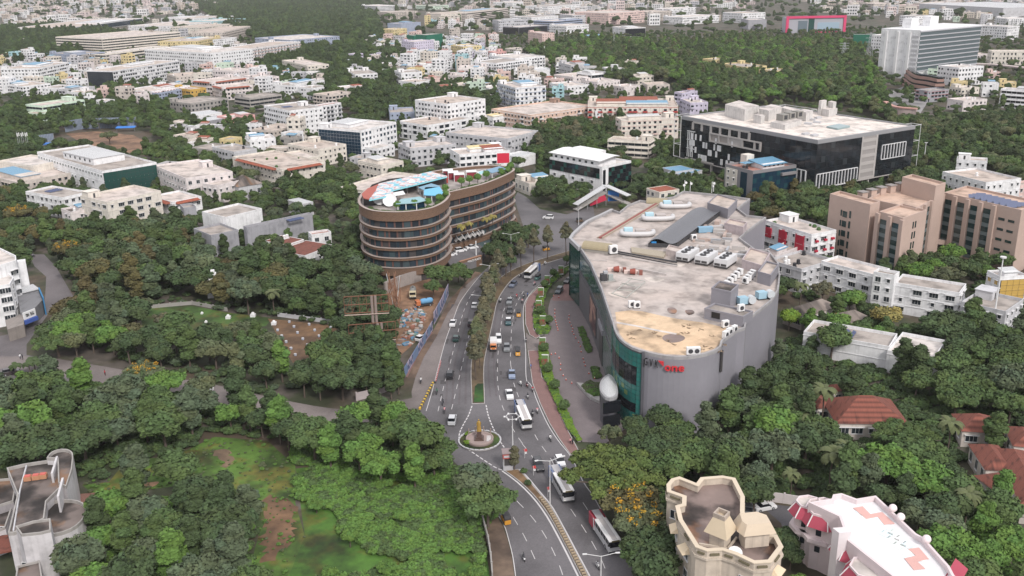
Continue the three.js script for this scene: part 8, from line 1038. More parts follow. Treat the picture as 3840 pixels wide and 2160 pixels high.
for (const [k,p,tn,c,l,y] of [['suv',[16.1,-310.4],-1.9,[0.03,0.05,0.06], 'dark car parked on the red forecourt, nearer one'],['hatch',[19.8,-321.1],-2.1,K1c, 'black car parked on the red forecourt, farther one'],['suv',[16.4,-410.5],2.9,W1, 'white car crossing at the upper junction'],['sedan',[-15.2,-355.2],0.45,W1, 'white car under the hotel canopy, right of three',3.02],['suv',[-19.4,-351.1],0.5,W1, 'white car under the hotel canopy, middle of three',3.02],['hatch',[-22.6,-346.1],0.5,W1, 'white car under the hotel canopy, left of three',3.02],['suv',[8,-373.3],0.5,W1, 'white van beside the layered trees on the hotel road'],['sedan',[-82.5,-234.6],2.7,W1, 'white car on the side street under trees'],['suv',[-140.6,-247.7],0.5,[0.05,0.04,0.04], 'dark car at the left junction island'],['sedan',[47.7,-170.8],1.2,G1, 'grey car parked behind the cream palace house'],['suv',[55.2,-161.2],0.4,K1c, 'black car parked beside the pink house'],['hatch',[-27.5,-268.9],1.0,W1, 'white car parked behind the blue hoarding'],['sedan',[51.1,-171.9],0.3,W1, 'white car parked beside the palace house tree']]) car(k,p,tn,c,l,y);
const busP=new THREE.Group();busP.name='city_bus';{
  mesh('body',new RoundedBoxGeometry(11.2,1.45,2.5,2,0.14).translate(0,1.05,0),paintM([0.5,0.5,0.51]),busP);mesh('glazing',boxG(11.0,0.95,2.46,0,1.75,0),P.glassK,busP);mesh('roof',new RoundedBoxGeometry(11.2,0.34,2.5,2,0.14).translate(0,2.86,0),paintM([0.72,0.71,0.7]),busP);mesh('roof_strip',boxG(10.6,0.05,1.0,0,3.03,0),M([0.5,0.47,0.46],{map:TX.clean}),busP);
  mesh('rear_body',new RoundedBoxGeometry(3.4,2.7,2.56,2,0.14).translate(-4.1,1.68,0),paintM([0.06,0.12,0.3]),busP);mesh('rear_stripe',boxG(0.5,2.5,2.6,-2.6,0.5,0,0,0,0.2),P.whiteC,busP);mesh('rear_roof',boxG(3.1,0.05,1.5,-4.1,3.05,0),M([0.42,0.41,0.42]),busP);mesh('windscreen',boxG(0.08,1.15,2.25,5.6,1.55,0),P.glassK,busP);mesh('front_bumper',boxG(0.16,0.35,2.5,5.62,0.35,0),P.dark,busP);mesh('pillar',join([-2,-0.6,0.8,2.2,3.6,4.9].map((x)=>boxG(0.1,0.95,2.52,x,1.75,0))),paintM([0.5,0.5,0.51]),busP);mesh('destination_board',boxG(0.06,0.3,1.5,5.63,2.72,0),M([0.1,0.08,0.03]),busP);
  wheels(busP,[-3.2,3.4],1.12,0.5,0.3);for (const s of [-1,1]) {bit('headlight',headM,busP,0.08,0.2,0.36,5.64,0.75,s*0.9);bit('mirror',P.dark,busP,0.2,0.45,0.2,5.6,2,s*1.45);}}
for (const [p,c,l,tn] of [[[7.4,-330.2],null, 'white bus with blue rear rounding the bend'],[[2.2,-214],null, 'white bus with blue rear passing the statue island'],[[9.9,-180.7],null, 'white bus with blue rear beside the flat crowned rain tree'],[[17.4,-162.3],[0.4,0.03,0.06], 'white bus with red rear at the lower right road']]) {const b=busP.clone();b.name=numbered('city_bus');tag(b,l, 'bus');b.position.set(p[0],0.02,p[1]);b.rotation.y=hR(p);if (c) paint(b, 'rear_body',paintM(c));scene.add(b);}
const autoP=new THREE.Group();{mesh('body',profile([[-1.25,0.3],[-1.25,0.95],[0.7,0.95],[1.05,0.75],[1.2,0.35]],1.25,0.1),paintM([0.55,0.26,0.03]),autoP);mesh('hood',profile([[-1.25,1.5],[-1.1,1.78],[0.5,1.8],[0.75,1.55],[0.6,1.5]],1.3,0.1),P.dark,autoP);mesh('hood_back',boxG(0.12,0.8,1.25,-1.22,0.9,0),P.dark,autoP);mesh('windscreen',boxG(0.05,0.65,1.1,0.78,0.95,0,0,0,0.3),P.glassK,autoP);mesh('seat',boxG(0.6,0.5,1.1,-0.75,0.8,0),P.void,autoP);wheels(autoP,[-0.8],0.6,0.26,0.14);const fw=cylG(0.26,0.26,0.12,0,-0.06,0,12);fw.rotateX(Math.PI/2);fw.translate(1.0,0.26,0);mesh('wheel',fw,tyreM,autoP);bit('headlight',headM,autoP,0.1,0.2,0.2,1.18,0.62,0);}
for (const [p,tn,l,c] of [[[2,-288],0, 'yellow auto rickshaw right of the black blue car'],[[1.4,-256],0, 'yellow auto rickshaw right of the grey hatchback'],[[9.2,-325],0, 'dark green auto rickshaw beside the upper bus',[0.04,0.12,0.11]],[[-2,-168.7],1, 'yellow auto rickshaw under the tree on the lower left road'],[[13.7,-361.2],2, 'orange auto rickshaw on the hotel road beyond the median'],[[29.9,-403.7],2, 'dark auto rickshaw at the upper junction',[0.12,0.08,0.05]]]) {const b=autoP.clone();b.name=numbered('auto_rickshaw');tag(b,l, 'auto rickshaw');b.position.set(p[0],0.02,p[1]);b.rotation.y=tn===0?hR(p) :tn===1?hB(p) :0.5;b.scale.setScalar(1.1);if (c) paint(b, 'body',paintM(c));scene.add(b);}
function truck(p,tn,label,cat,cabC,load) {const t=thing(cat.replace(/ /g, '_'),label,cat,[p[0],0.02,p[1]],tn);mesh('chassis',boxG(5.8,0.3,1.9,0,0.6,0),P.dark,t);mesh('cab',new RoundedBoxGeometry(1.5,1.7,2,2,0.15).translate(2.3,1.6,0),paintM(cabC),t);mesh('windscreen',boxG(0.06,0.7,1.7,3.06,1.6,0),P.glassK,t);bit('bumper',P.dark,t,0.2,0.3,2,3.05,0.6,0);wheels(t,[-1.7,2.2],0.85,0.42,0.28);for (const s of [-1,1]) bit('headlight',headM,t,0.06,0.2,0.3,3.07,1.0,s*0.7);load(t);return t;}
truck([-5.7,-261],hR([-5.7,-261]), 'small white box truck with orange cab front', 'box truck',[0.6,0.2,0.05],(t)=>mesh('box',boxG(4.2,2.1,2.1,-0.7,0.9,0),P.whiteC,t)).scale.setScalar(0.92);
const tanker=(m)=>(t)=>{const g=new THREE.CapsuleGeometry(0.95,2.8,6,14);g.rotateZ(Math.PI/2);g.translate(-0.7,1.75,0);mesh('tank',g,m,t);mesh('hatch',cylG(0.3,0.3,0.2,-0.7,2.65,0),P.dark,t);};
truck([-33.7,-308.6],-1.5, 'old lorry with cream cab on the building yard', 'tank lorry',[0.55,0.48,0.32],tanker(M([0.24,0.24,0.23],{map:TX.clean}))).scale.setScalar(1.15);truck([-29,-298.8],-2.7, 'blue water tanker with orange cab on the building yard', 'tank lorry',[0.5,0.16,0.06],tanker(M([0.12,0.3,0.5])));
// people: one body meshed from tapered bones
function personG(seated) {
  const J=seated?{hip:[0,0.82,0],chest:[0.12,1.22,0],neck:[0.14,1.42,0],kn:[0.42,0.72,0.17],ft:[0.32,0.3,0.17],el:[0.32,1.12,0.26],ha:[0.56,1.05,0.26]} :{hip:[0,0.92,0],chest:[0,1.28,0],neck:[0,1.48,0],kn:[0.08,0.5,0.1],ft:[0.0,0.07,0.1],el:[0.02,1.15,0.27],ha:[0.12,0.9,0.26]};
  const B=[[J.hip,J.chest,0.15,0.17],[J.chest,J.neck,0.14,0.06]];for (const s of [-1,1]) {const m=(p)=>[s>0||seated?p[0] :-p[0],p[1],p[2]*s];B.push([[J.hip[0],J.hip[1],s*0.09],m(J.kn),0.1,0.065],[m(J.kn),m(J.ft),0.065,0.045],[m(J.ft),[m(J.ft)[0]+0.14,m(J.ft)[1]-0.02,s*0.11],0.045,0.035],[[J.neck[0],J.neck[1]-0.08,s*0.15],m(J.el),0.06,0.045],[m(J.el),m(J.ha),0.042,0.032],[m(J.ha),[m(J.ha)[0]+0.09,m(J.ha)[1],s*0.24],0.035,0.02]);}
  const hd=[J.neck[0]+0.02,J.neck[1]+0.16,0],N=40,mc=new MarchingCubes(N,new THREE.MeshBasicMaterial(),false,false,30000);mc.isolation=0;const h=N/2;for (let z=0;z<N;z++) for (let y=0;y<N;y++) for (let x=0;x<N;x++) {const p=[(x-h)/h,(y-h)/h+0.9,(z-h)/h].map((v,i)=>(i===1?v :v));let f=1e9;for (const [a,b,r0,r1] of B) {const d=[b[0]-a[0],b[1]-a[1],b[2]-a[2]],q=[p[0]-a[0],p[1]-a[1],p[2]-a[2]],k=clamp((q[0]*d[0]+q[1]*d[1]+q[2]*d[2])/(d[0] ** 2+d[1] ** 2+d[2] ** 2),0,1),e=Math.hypot(q[0]-d[0]*k,q[1]-d[1]*k,q[2]-d[2]*k)-lerp(r0,r1,k);const w=0.05,hh=Math.max(w-Math.abs(f-e),0)/w;f=Math.min(f,e)-hh*hh*w*0.25;} const e=Math.hypot((p[0]-hd[0])/0.95,(p[1]-hd[1])/1.15,p[2]/0.85)-0.115;f=Math.min(f,e,Math.hypot(p[0]-hd[0]-0.11,p[1]-hd[1]+0.01,p[2])-0.03);mc.field[x+y*N+z*N*N]=-f;}
  mc.update();const n=mc.count,g=new THREE.BufferGeometry(),P0=mc.positionArray.slice(0,n*3),C0=new Float32Array(n*3);for (let i=0;i<n;i++) {P0[i*3+1]+=0.9;const y=P0[i*3+1],r=Math.hypot(P0[i*3],P0[i*3+2]);const c=y>J.neck[1]+0.02?[0.2,0.11,0.07] :y>J.hip[1]+0.04&&!(Math.hypot(P0[i*3]-J.ha[0],y-J.ha[1])<0.2&&Math.abs(P0[i*3+2])>0.2)?[1,1,1] :y>J.hip[1]+0.04?[0.2,0.11,0.07] :[0.12,0.12,0.15];C0.set(c,i*3);}
  g.setAttribute('position',new THREE.BufferAttribute(P0,3));g.setAttribute('normal',new THREE.BufferAttribute(mc.normalArray.slice(0,n*3),3));g.setAttribute('color',new THREE.BufferAttribute(C0,3));return {g,hd};
}
const SIT=personG(true),STAND=personG(false);const hairG=new THREE.SphereGeometry(0.135,10,8,0,6.283,0,1.75),helmetM=paintM([0.02,0.02,0.02]);
function person(S,p,tn,label,shirt,hair,y=0.02) {const t=thing('person',label, 'person',[p[0],y,p[1]],tn);mesh('body',S.g,M(shirt,{vertexColors:true}),t);const h=mesh(hair?'helmet':'hair',hairG,hair||helmetM,t);h.position.set(S.hd[0]-0.02,S.hd[1]+0.03,0);}
const bikeP=new THREE.Group();{const w=new THREE.TorusGeometry(0.26,0.06,6,16);for (const x of [-0.62,0.66]) {const o=mesh('wheel',w,tyreM,bikeP);o.position.set(x,0.31,0);} mesh('frame',profile([[-0.75,0.62],[-0.7,0.8],[0.05,0.76],[0.3,0.95],[0.55,0.9],[0.35,0.4],[-0.4,0.35]],0.26,0.05),paintM([0.05,0.05,0.055]),bikeP);mesh('seat',boxG(0.75,0.09,0.26,-0.3,0.76,0),P.dark,bikeP);mesh('handlebar',join([barG([0.5,1.02,-0.34],[0.5,1.02,0.34],0.025),barG([0.66,0.3,0],[0.48,1.02,0],0.04)]),P.steel,bikeP);bit('headlight',headM,bikeP,0.12,0.16,0.18,0.62,0.85,0);}
const cols={white:[0.7,0.7,0.7],dark:[0.04,0.04,0.05],red:[0.45,0.04,0.05],blue:[0.04,0.12,0.4],pink:[0.6,0.3,0.32],grey:[0.25,0.25,0.27],green:[0.06,0.15,0.1]};
[[[12.6,-342.8], 'white', 'white', 'near the bend beyond the upper bus'],[[14.8,-335.5], 'grey', 'grey', 'right of the upper bus'],[[8,-318.5], 'pink', 'dark', 'at the kerb below the upper bus'],[[3.1,-327.8], 'dark', 'dark', 'left of the upper bus by the median'],[[-3.8,-301.6], 'white', 'dark', 'beside the median line below the bend'],[[1.6,-305.7], 'red', 'red', 'in the middle lane below the bend'],[[4,-305.6], 'dark', 'dark', 'at the red pavement below the bend'],[[3.4,-300.6], 'pink', 'dark', 'behind another rider at the red pavement'],[[3.9,-265.8], 'dark', 'dark', 'at the forecourt driveway'],[[1.8,-234.7], 'white', 'white', 'right of the light blue grey sedan'],[[3.6,-233.6], 'dark', 'red', 'second right of the light blue grey sedan'],[[5,-230.8], 'red', 'dark', 'at the kerb right of the white sedan'],[[3.6,-226.6], 'dark', 'white', 'right of the white sedan'],[[4.6,-216.6], 'dark', 'dark', 'beside the bus at the statue island'],[[5.8,-218.2], 'pink', 'white', 'outermost beside the bus at the statue island'],[[8.4,-203.3], 'white', 'dark', 'below the bus near the two walkers'],[[15.1,-152.6], 'grey', 'white', 'at the lower lamp post']].forEach(([p,sh,bk,where])=>{bike(p,hR(p),sh,bk,where);});
[[[-25,-237.5], 'white', 'dark', 'left of the striped kerb'],[[-20.2,-230.3], 'green', 'dark', 'right of the striped kerb'],[[-18.2,-223.7], 'dark', 'dark', 'on the left carriageway, upper of two'],[[-17.5,-219], 'pink', 'dark', 'on the left carriageway, lower of two']].forEach(([p,sh,bk,where])=>bike(p,hL(p),sh,bk,where));bike([1.4,-155.5],hB([1.4,-155.5]), 'dark', 'white', 'alone on the lower left road');bike([-188.4,-363],1.2, 'grey', 'dark', 'on the left road under trees');bike([-4,-301.8],hR([-4,-301.8]), 'grey', 'grey', 'close to the median trees');
function bike(p,tn,sh,bk,where) {const b=bikeP.clone();b.name=numbered('motorcycle');tag(b, `${bk} motorcycle ridden ${where}`, 'motorcycle');b.position.set(p[0],0.02,p[1]);b.rotation.y=tn;b.scale.setScalar(1.05);paint(b, 'frame',paintM(cols[bk]));scene.add(b);person(SIT,p,tn, `seated rider in a ${sh} shirt ${where}`,cols[sh],helmetM);}
[[[13.1,-201.2], 'pink', 'left of two walkers on the red pavement'],[[13.6,-200.9], 'dark', 'right of two walkers on the red pavement'],[[4.9,-245.4], 'blue', 'standing on the pavement above the driveway strip'],[[5.2,-306.3], 'blue', 'standing at the kerb beside two riders'],[[-143.2,-258.5], 'white', 'left of two walkers at the left junction'],[[-142.4,-258.2], 'dark', 'right of two walkers at the left junction'],[[-10.2,-357.8], 'white', 'left of two at the hotel forecourt',3.02],[[-9.7,-357.8], 'white', 'right of two at the hotel forecourt',3.02],[[-113.5,-245.7], 'red', 'on the side street near yellow flowers']].forEach(([p,c,w,y])=>person(STAND,p,1+p[0], `person in ${c} ${w}`,cols[c],null,y));
// ---------- street furniture, statue, building site ----------
function lampPost(p,h,tn,label,arm=2.6) {const t=thing('street_lamp',label, 'street lamp',[p[0],0,p[1]],tn);mesh('pole',cylG(0.14,0.08,h,0,0,0,8),P.frame,t);for (const s of [-1,1]) {mesh('arm',barG([0,h-0.1,0],[s*arm,h+0.5,0],0.06),P.frame,t);bit('lamp_head',P.frame,t,0.8,0.14,0.3,s*(arm+0.3),h+0.45,0);}}
lampPost([7.2,-174.6],10.5,0.3, 'double armed street lamp beside the second blue rear bus');lampPost([14.9,-144.3],8.3,0.05, 'double armed street lamp at the bottom right of the road');lampPost([-9.8,-285.7],8,0.3, 'double armed street lamp in the median trees, nearest');lampPost([-7.7,-315.7],8.5,0.1, 'double armed street lamp in the median before the bend');lampPost([-0.1,-353.4],9,0.1, 'double armed street lamp before the layered trees');lampPost([29,-398.9],7,0.9, 'forked lamp at the upper junction by the footbridge',1.4);
{const p=[-0.4,-200.1],t=thing('ring_lamp', 'lamp post with a ring of lamps beside the statue island', 'street lamp',[p[0],0,p[1]]);mesh('pole',cylG(0.14,0.09,8,0,0,0,8),P.frame,t);const g=new THREE.TorusGeometry(1.5,0.07,6,20);g.rotateX(Math.PI/2);g.translate(0,8,0);mesh('ring',g,P.frame,t);for (let k=0;k<6;k++) bit('lamp_head',P.whiteC,t,0.4,0.2,0.4,Math.cos(k*1.047)*1.8,7.9,Math.sin(k*1.047)*1.8);}
// statue island
{const c=[-8.2,-203.5],ring=(r,n=40)=>Array.from({length:n},(_,k)=>[c[0]+Math.cos(k/n*6.2832)*r,c[1]+Math.sin(k/n*6.2832)*r]);const isl=struct('traffic_island',prismG(ring(5),0,0.2),kerbM);mesh('bed',sheetG(ring(4.75),0.21),M([0.09,0.11,0.05],{map:TX.grass}),isl);mesh('kerb_ring',loopWallG(ring(5.05),0.3,0.2,0.36),kerbM,isl);for (let k=0;k<26;k++) bit('kerb_stone',P.lgrey,isl,0.9,0.16,0.34,c[0]+Math.cos(k/26*6.2832)*4.95,0.3,c[1]+Math.sin(k/26*6.2832)*4.95,-k/26*6.2832+Math.PI/2);
  const b=thing('fountain_basin', 'round pinkish stone basin of the statue island', 'basin',[c[0],0.2,c[1]]);mesh('basin_wall',new THREE.LatheGeometry([[2.9,0],[3.3,0],[3.3,0.8],[2.9,0.8],[2.9,0.4],[0.01,0.4]].map((q)=>new THREE.Vector2(...q)),40),M([0.36,0.28,0.26],{map:TX.clean}),b);for (let k=0;k<5;k++) bit('step',P.whiteC,b,1.1,0.08,0.22,2.2,0.44,-1.2+k*0.6);for (const [x,z] of [[2.6,-1.9],[0.9,-3.0],[-1.1,-3.0],[-2.6,-1.9]]) bit('basin_post',M([0.25,0.2,0.18]),b,0.26,1.7,0.26,x,0.4,z);
  const s=thing('statue', 'golden statue of a standing robed person on a dark stepped pedestal', 'statue',[c[0]-0.1,0.6,c[1]],0);const st=M([0.1,0.065,0.055],{roughness:0.5});mesh('pedestal',join([boxG(2.2,0.4,2.2),boxG(1.6,0.4,1.6,0,0.4,0),boxG(1.1,1.3,1.1,0,0.8,0)]),st,s);const f=mesh('figure',STAND.g,M([0.42,0.26,0.05],{roughness:0.4,metalness:0.5}),s);f.position.set(0,2.1,0);f.scale.setScalar(1.75);f.rotation.y=-1.57;mesh('robe',new THREE.LatheGeometry([[0.62,0],[0.5,0.9],[0.4,1.7],[0.44,2.3],[0.2,2.55]].map((q)=>new THREE.Vector2(...q)),16).scale(1,1,0.75).translate(0,2.1,0),M([0.4,0.25,0.06],{map:TX.clean,roughness:0.5}),s);
  for (const [x,z,l] of [[-3,-2.6, 'yellow green bush at the upper left of the statue basin'],[-2.9,1.7, 'yellow green bush at the lower left of the statue basin']]) tree('bush', 'lime',[c[0]+x,c[1]+z],0.55,l,null,{cat: 'bush',name: 'island_bush',y:0.2});}
{const p=[-1.6,-190.2],t=thing('traffic_booth', 'traffic police booth with red board at the lower median tip', 'booth',[p[0],0.1,p[1]],0.1);for (const x of [-0.9,0.9]) for (const z of [-0.9,0.9]) bit('post',P.frame,t,0.12,3,0.12,x,0,z);mesh('base',boxG(2.1,1.1,2.1),M([0.4,0.4,0.42]),t);mesh('cabin',boxG(1.7,1.5,1.7,0,1.2,0),P.void,t);mesh('name_board',boxG(2.2,1.2,2.2,0,3,0),M([0.42,0.1,0.09]),t);mesh('roof',boxG(2.5,0.2,2.5,0,4.2,0),M([0.25,0.2,0.2]),t);mesh('board_print',boxG(1.8,0.5,0.04,0,3.3,1.12),P.lgrey,t);}
tree('tall', 'dry',[-0.1,-189.6],0.5, 'thin bare tree beside the traffic booth');tree('bush', 'mid',[1.9,-188.3],0.6, 'small bush on the median behind the booth',null,{cat: 'bush',name: 'median_bush'});tree('bush', 'dark',[2.8,-183.2],0.6, 'small dark bush on the lower median',null,{cat: 'bush',name: 'median_bush'});
[[[2.3,-194.9], 'red white flag beside the traffic booth'],[[4.1,-187.1], 'red flag beside the black car'],[[6.9,-178.1], 'red flag at the lower street lamp']].forEach(([p,l])=>{const t=thing('flag',l, 'flag',[p[0],0,p[1]]);mesh('pole',cylG(0.04,0.04,2.4),P.frame,t);mesh('cloth',boxG(0.7,0.7,0.04,0.3,1.7,0,0,0,0.3),M([0.55,0.06,0.06]),t);mesh('cloth_stripe',boxG(0.5,0.5,0.04,0.3,1.15,0,0,0,0.3),P.whiteC,t);});
// blocks of the lower median and the striped kerb
{const c=medBL.map((q,i)=>{const k=along(medBR,lengths(medBR).at(-1)*i/(medBL.length-1)).p;return [(q[0]+k[0])/2,(q[1]+k[1])/2];}),L=lengths(c).at(-1);const t=thing('median_blocks', 'row of tan kerb blocks with dark gaps along the lower median', 'kerb blocks');for (let s=14;s<L;s+=0.95) {const q=along(c,s);bit('kerb_block',M([0.31,0.24,0.16]),t,0.52,0.45,0.85,q.p[0],0.15,q.p[1],q.turn);bit('gap_block',P.void,t,0.36,0.3,0.6,...((w)=>[w.p[0],0.15,w.p[1]])(along(c,s+0.47)),q.turn);} settle(t);
  const k=[[-23.9,-220.9],[-21.7,-236.6],[-21.2,-237.3]],t2=thing('striped_kerb', 'yellow and black striped kerb on the left carriageway', 'kerb'),L2=lengths(k).at(-1);for (let s=0,i=0;s<L2;s+=0.85,i++) {const q=along(k,s+0.42);bit('kerb_block',i % 2?P.dark :M([0.55,0.36,0.04]),t2,0.83,0.5,0.5,q.p[0],0.02,q.p[1],q.turn);} settle(t2);
  const d=[[-21,-237.3],[-20.5,-250.9]];const po=thing('delineator_post', 'red white delineator post in the row above the striped kerb', 'post',[0,0,0],0, 'delineator posts above the striped kerb');mesh('post',cylG(0.08,0.08,0.9),M([0.5,0.06,0.06]),po);mesh('band',cylG(0.085,0.085,0.25,0,0.4,0),P.whiteC,po);for (let i=0;i<13;i++) {const q=along(d,lengths(d).at(-1)*i/12).p;if (i) copy(po,[q[0],0.02,q[1]]);else po.position.set(q[0],0.02,q[1]);}}
// cones of the forecourt
{const co=thing('traffic_cone', '', 'traffic cone',[0,0,0],0, '');mesh('cone',new THREE.ConeGeometry(0.2,0.75,10).translate(0,0.4,0),M([0.6,0.12,0.08]),co);mesh('base',boxG(0.45,0.06,0.45),P.dark,co);mesh('band',cylG(0.13,0.1,0.16,0,0.4,0,10),P.whiteC,co);let i=0;for (const [l,pts] of [['left curved row of the forecourt',[[14,-306.4],[15.7,-304.9],[13.8,-292.6],[13.6,-289.4],[13.5,-286.2],[13.5,-283],[13.6,-281.1],[13.7,-278.7],[13.8,-276.3],[13.9,-274.5],[11,-255.4],[12.2,-255.8],[13.1,-252.6],[13.3,-248],[13.1,-244.3],[13.6,-240.3],[14.2,-237.5],[15.6,-235.2]]],['right row beside the mall of the forecourt',[[18.1,-287.2],[17.8,-284.1],[17.9,-280.9],[18.2,-277.9],[18.5,-275.5],[18.2,-273.1],[18.5,-270.8],[18.9,-267.7],[19.5,-264.3],[19.8,-261],[19.7,-257],[19.9,-251.8],[20,-249.3],[20.1,-246.8],[20.7,-241.5],[22,-238.1]]]]) for (const p of pts) {const o=i++?copy(co,[p[0],0.1,p[1]],0) :(co.position.set(p[0],0.1,p[1]),co);o.userData.label='traffic cone in the '+l;o.userData.group='cones in the '+l;}}
// planted strip with flower boards
{const bp=tex(64,1,(u,v)=>(v>0.62?[0.42,0.55,0.3] :n3(u*0.3,v*0.3)>0.5?[0.6,0.3,0.26] :[0.42,0.45,0.26]));bp.repeat.set(1,1);const names=['farthest', 'second farthest', 'third', 'fourth', 'fifth', 'sixth', 'nearest'];[[17.7,-329.2],[12.3,-318.1],[9.6,-305.2],[8.5,-292.1],[9.3,-277.9],[8.6,-259.7],[8.8,-246.7]].forEach((p,i)=>{const t=thing('flower_board', `${names[i]} leaning flower board with white planter on the hedge strip`, 'flower board',[p[0],0.1,p[1]],-0.1);mesh('board',new THREE.PlaneGeometry(1.8,2.6).rotateX(-0.35).translate(0,2.1,0),M([0.6,0.6,0.6],{map:bp}),t);mesh('back',boxG(1.9,2.7,0.1,0,0.7,-0.5,0,-0.35),P.frame,t);mesh('planter',boxG(1.9,0.7,0.7,0,0,0.5),P.lgrey,t);});
  const up=[[23.2,-342.5],[19.4,-330.8],[14.4,-320.6],[11.6,-310.9],[10.2,-298.2],[10.4,-286.3],[11.5,-275.2],[10.5,-271.1],[7.7,-270.7],[6.8,-276.6],[6.9,-289],[7.6,-298.3],[9.6,-311],[13,-323],[18.6,-334.1]],dn=[[7.9,-262.8],[9.9,-262.7],[10,-250.2],[10.6,-236.7],[11.7,-229.6],[12.4,-221.2],[13.5,-215.6],[14.4,-208],[15.6,-202.3],[15,-202.3],[13,-208.8],[11.5,-218],[10.2,-227.9],[8.4,-239.6],[7.6,-250.2]];for (const [p,l] of [[up, 'upper'],[dn, 'lower']]) {const o=struct('planting_bed',prismG(p,0,0.4),kerbM);mesh('bed_soil',sheetG(offset(p,-0.2),0.42),M([0.07,0.1,0.04]),o);const low=SHAPE.bush[0].crown;thicket('hedge',p,l==='upper'?5200 :4200,l==='upper'?['bright', 'lime', 'mid'] :['lime', 'lime', 'bright'],0.3,0.5, `low clipped hedge of the ${l} forecourt strip`,0.3,false);}
  [[14.9,-326.1],[11.3,-313.9],[8.9,-287.6],[20.6,-342.6],[9,-256.3],[9.5,-241.4],[10.9,-230.5],[12.6,-218],[11.2,-278.8]].forEach((p,i)=>tree('ball', 'mid',p,1.5, `clipped dark green bush ${['left of the parked cars', 'behind the third flower board', 'between fourth and fifth flower boards', 'at the bend end of the strip', 'between the two nearest flower boards', 'below the nearest flower board', 'midway down the lower strip', 'near the lower end of the strip', 'at the rounded lower end of the upper strip'][i]}`,null,{cat: 'bush',name: 'clipped_bush'})); 
  for (const [l,n] of [[[[20.4,-276.6],[21.7,-277.1],[22.8,-256.8],[21.4,-256.4]], 'beside the poster'],[[[22,-245.7],[23.1,-245.7],[23.6,-239],[22,-238.3]], 'before the glazed flank']]) thicket('hedge',l,220,['mid', 'bright'],0.35,0.6, 'dark hedge at the mall wall '+n,0,false);const pl=[[16.8,-234.2],[19,-233.7],[22.3,-226.6],[21.9,-222.5],[19.8,-225]];struct('planting_bed',prismG(pl,0,0.9),kerbM);thicket('hedge',[[18.5,-232],[20.1,-233.7],[22.8,-232.7],[22.1,-225.8],[19.9,-226.3]],160,['olive', 'bright'],0.5,0.8, 'grassy planting beside the entrance pavilion',0.6,false);}
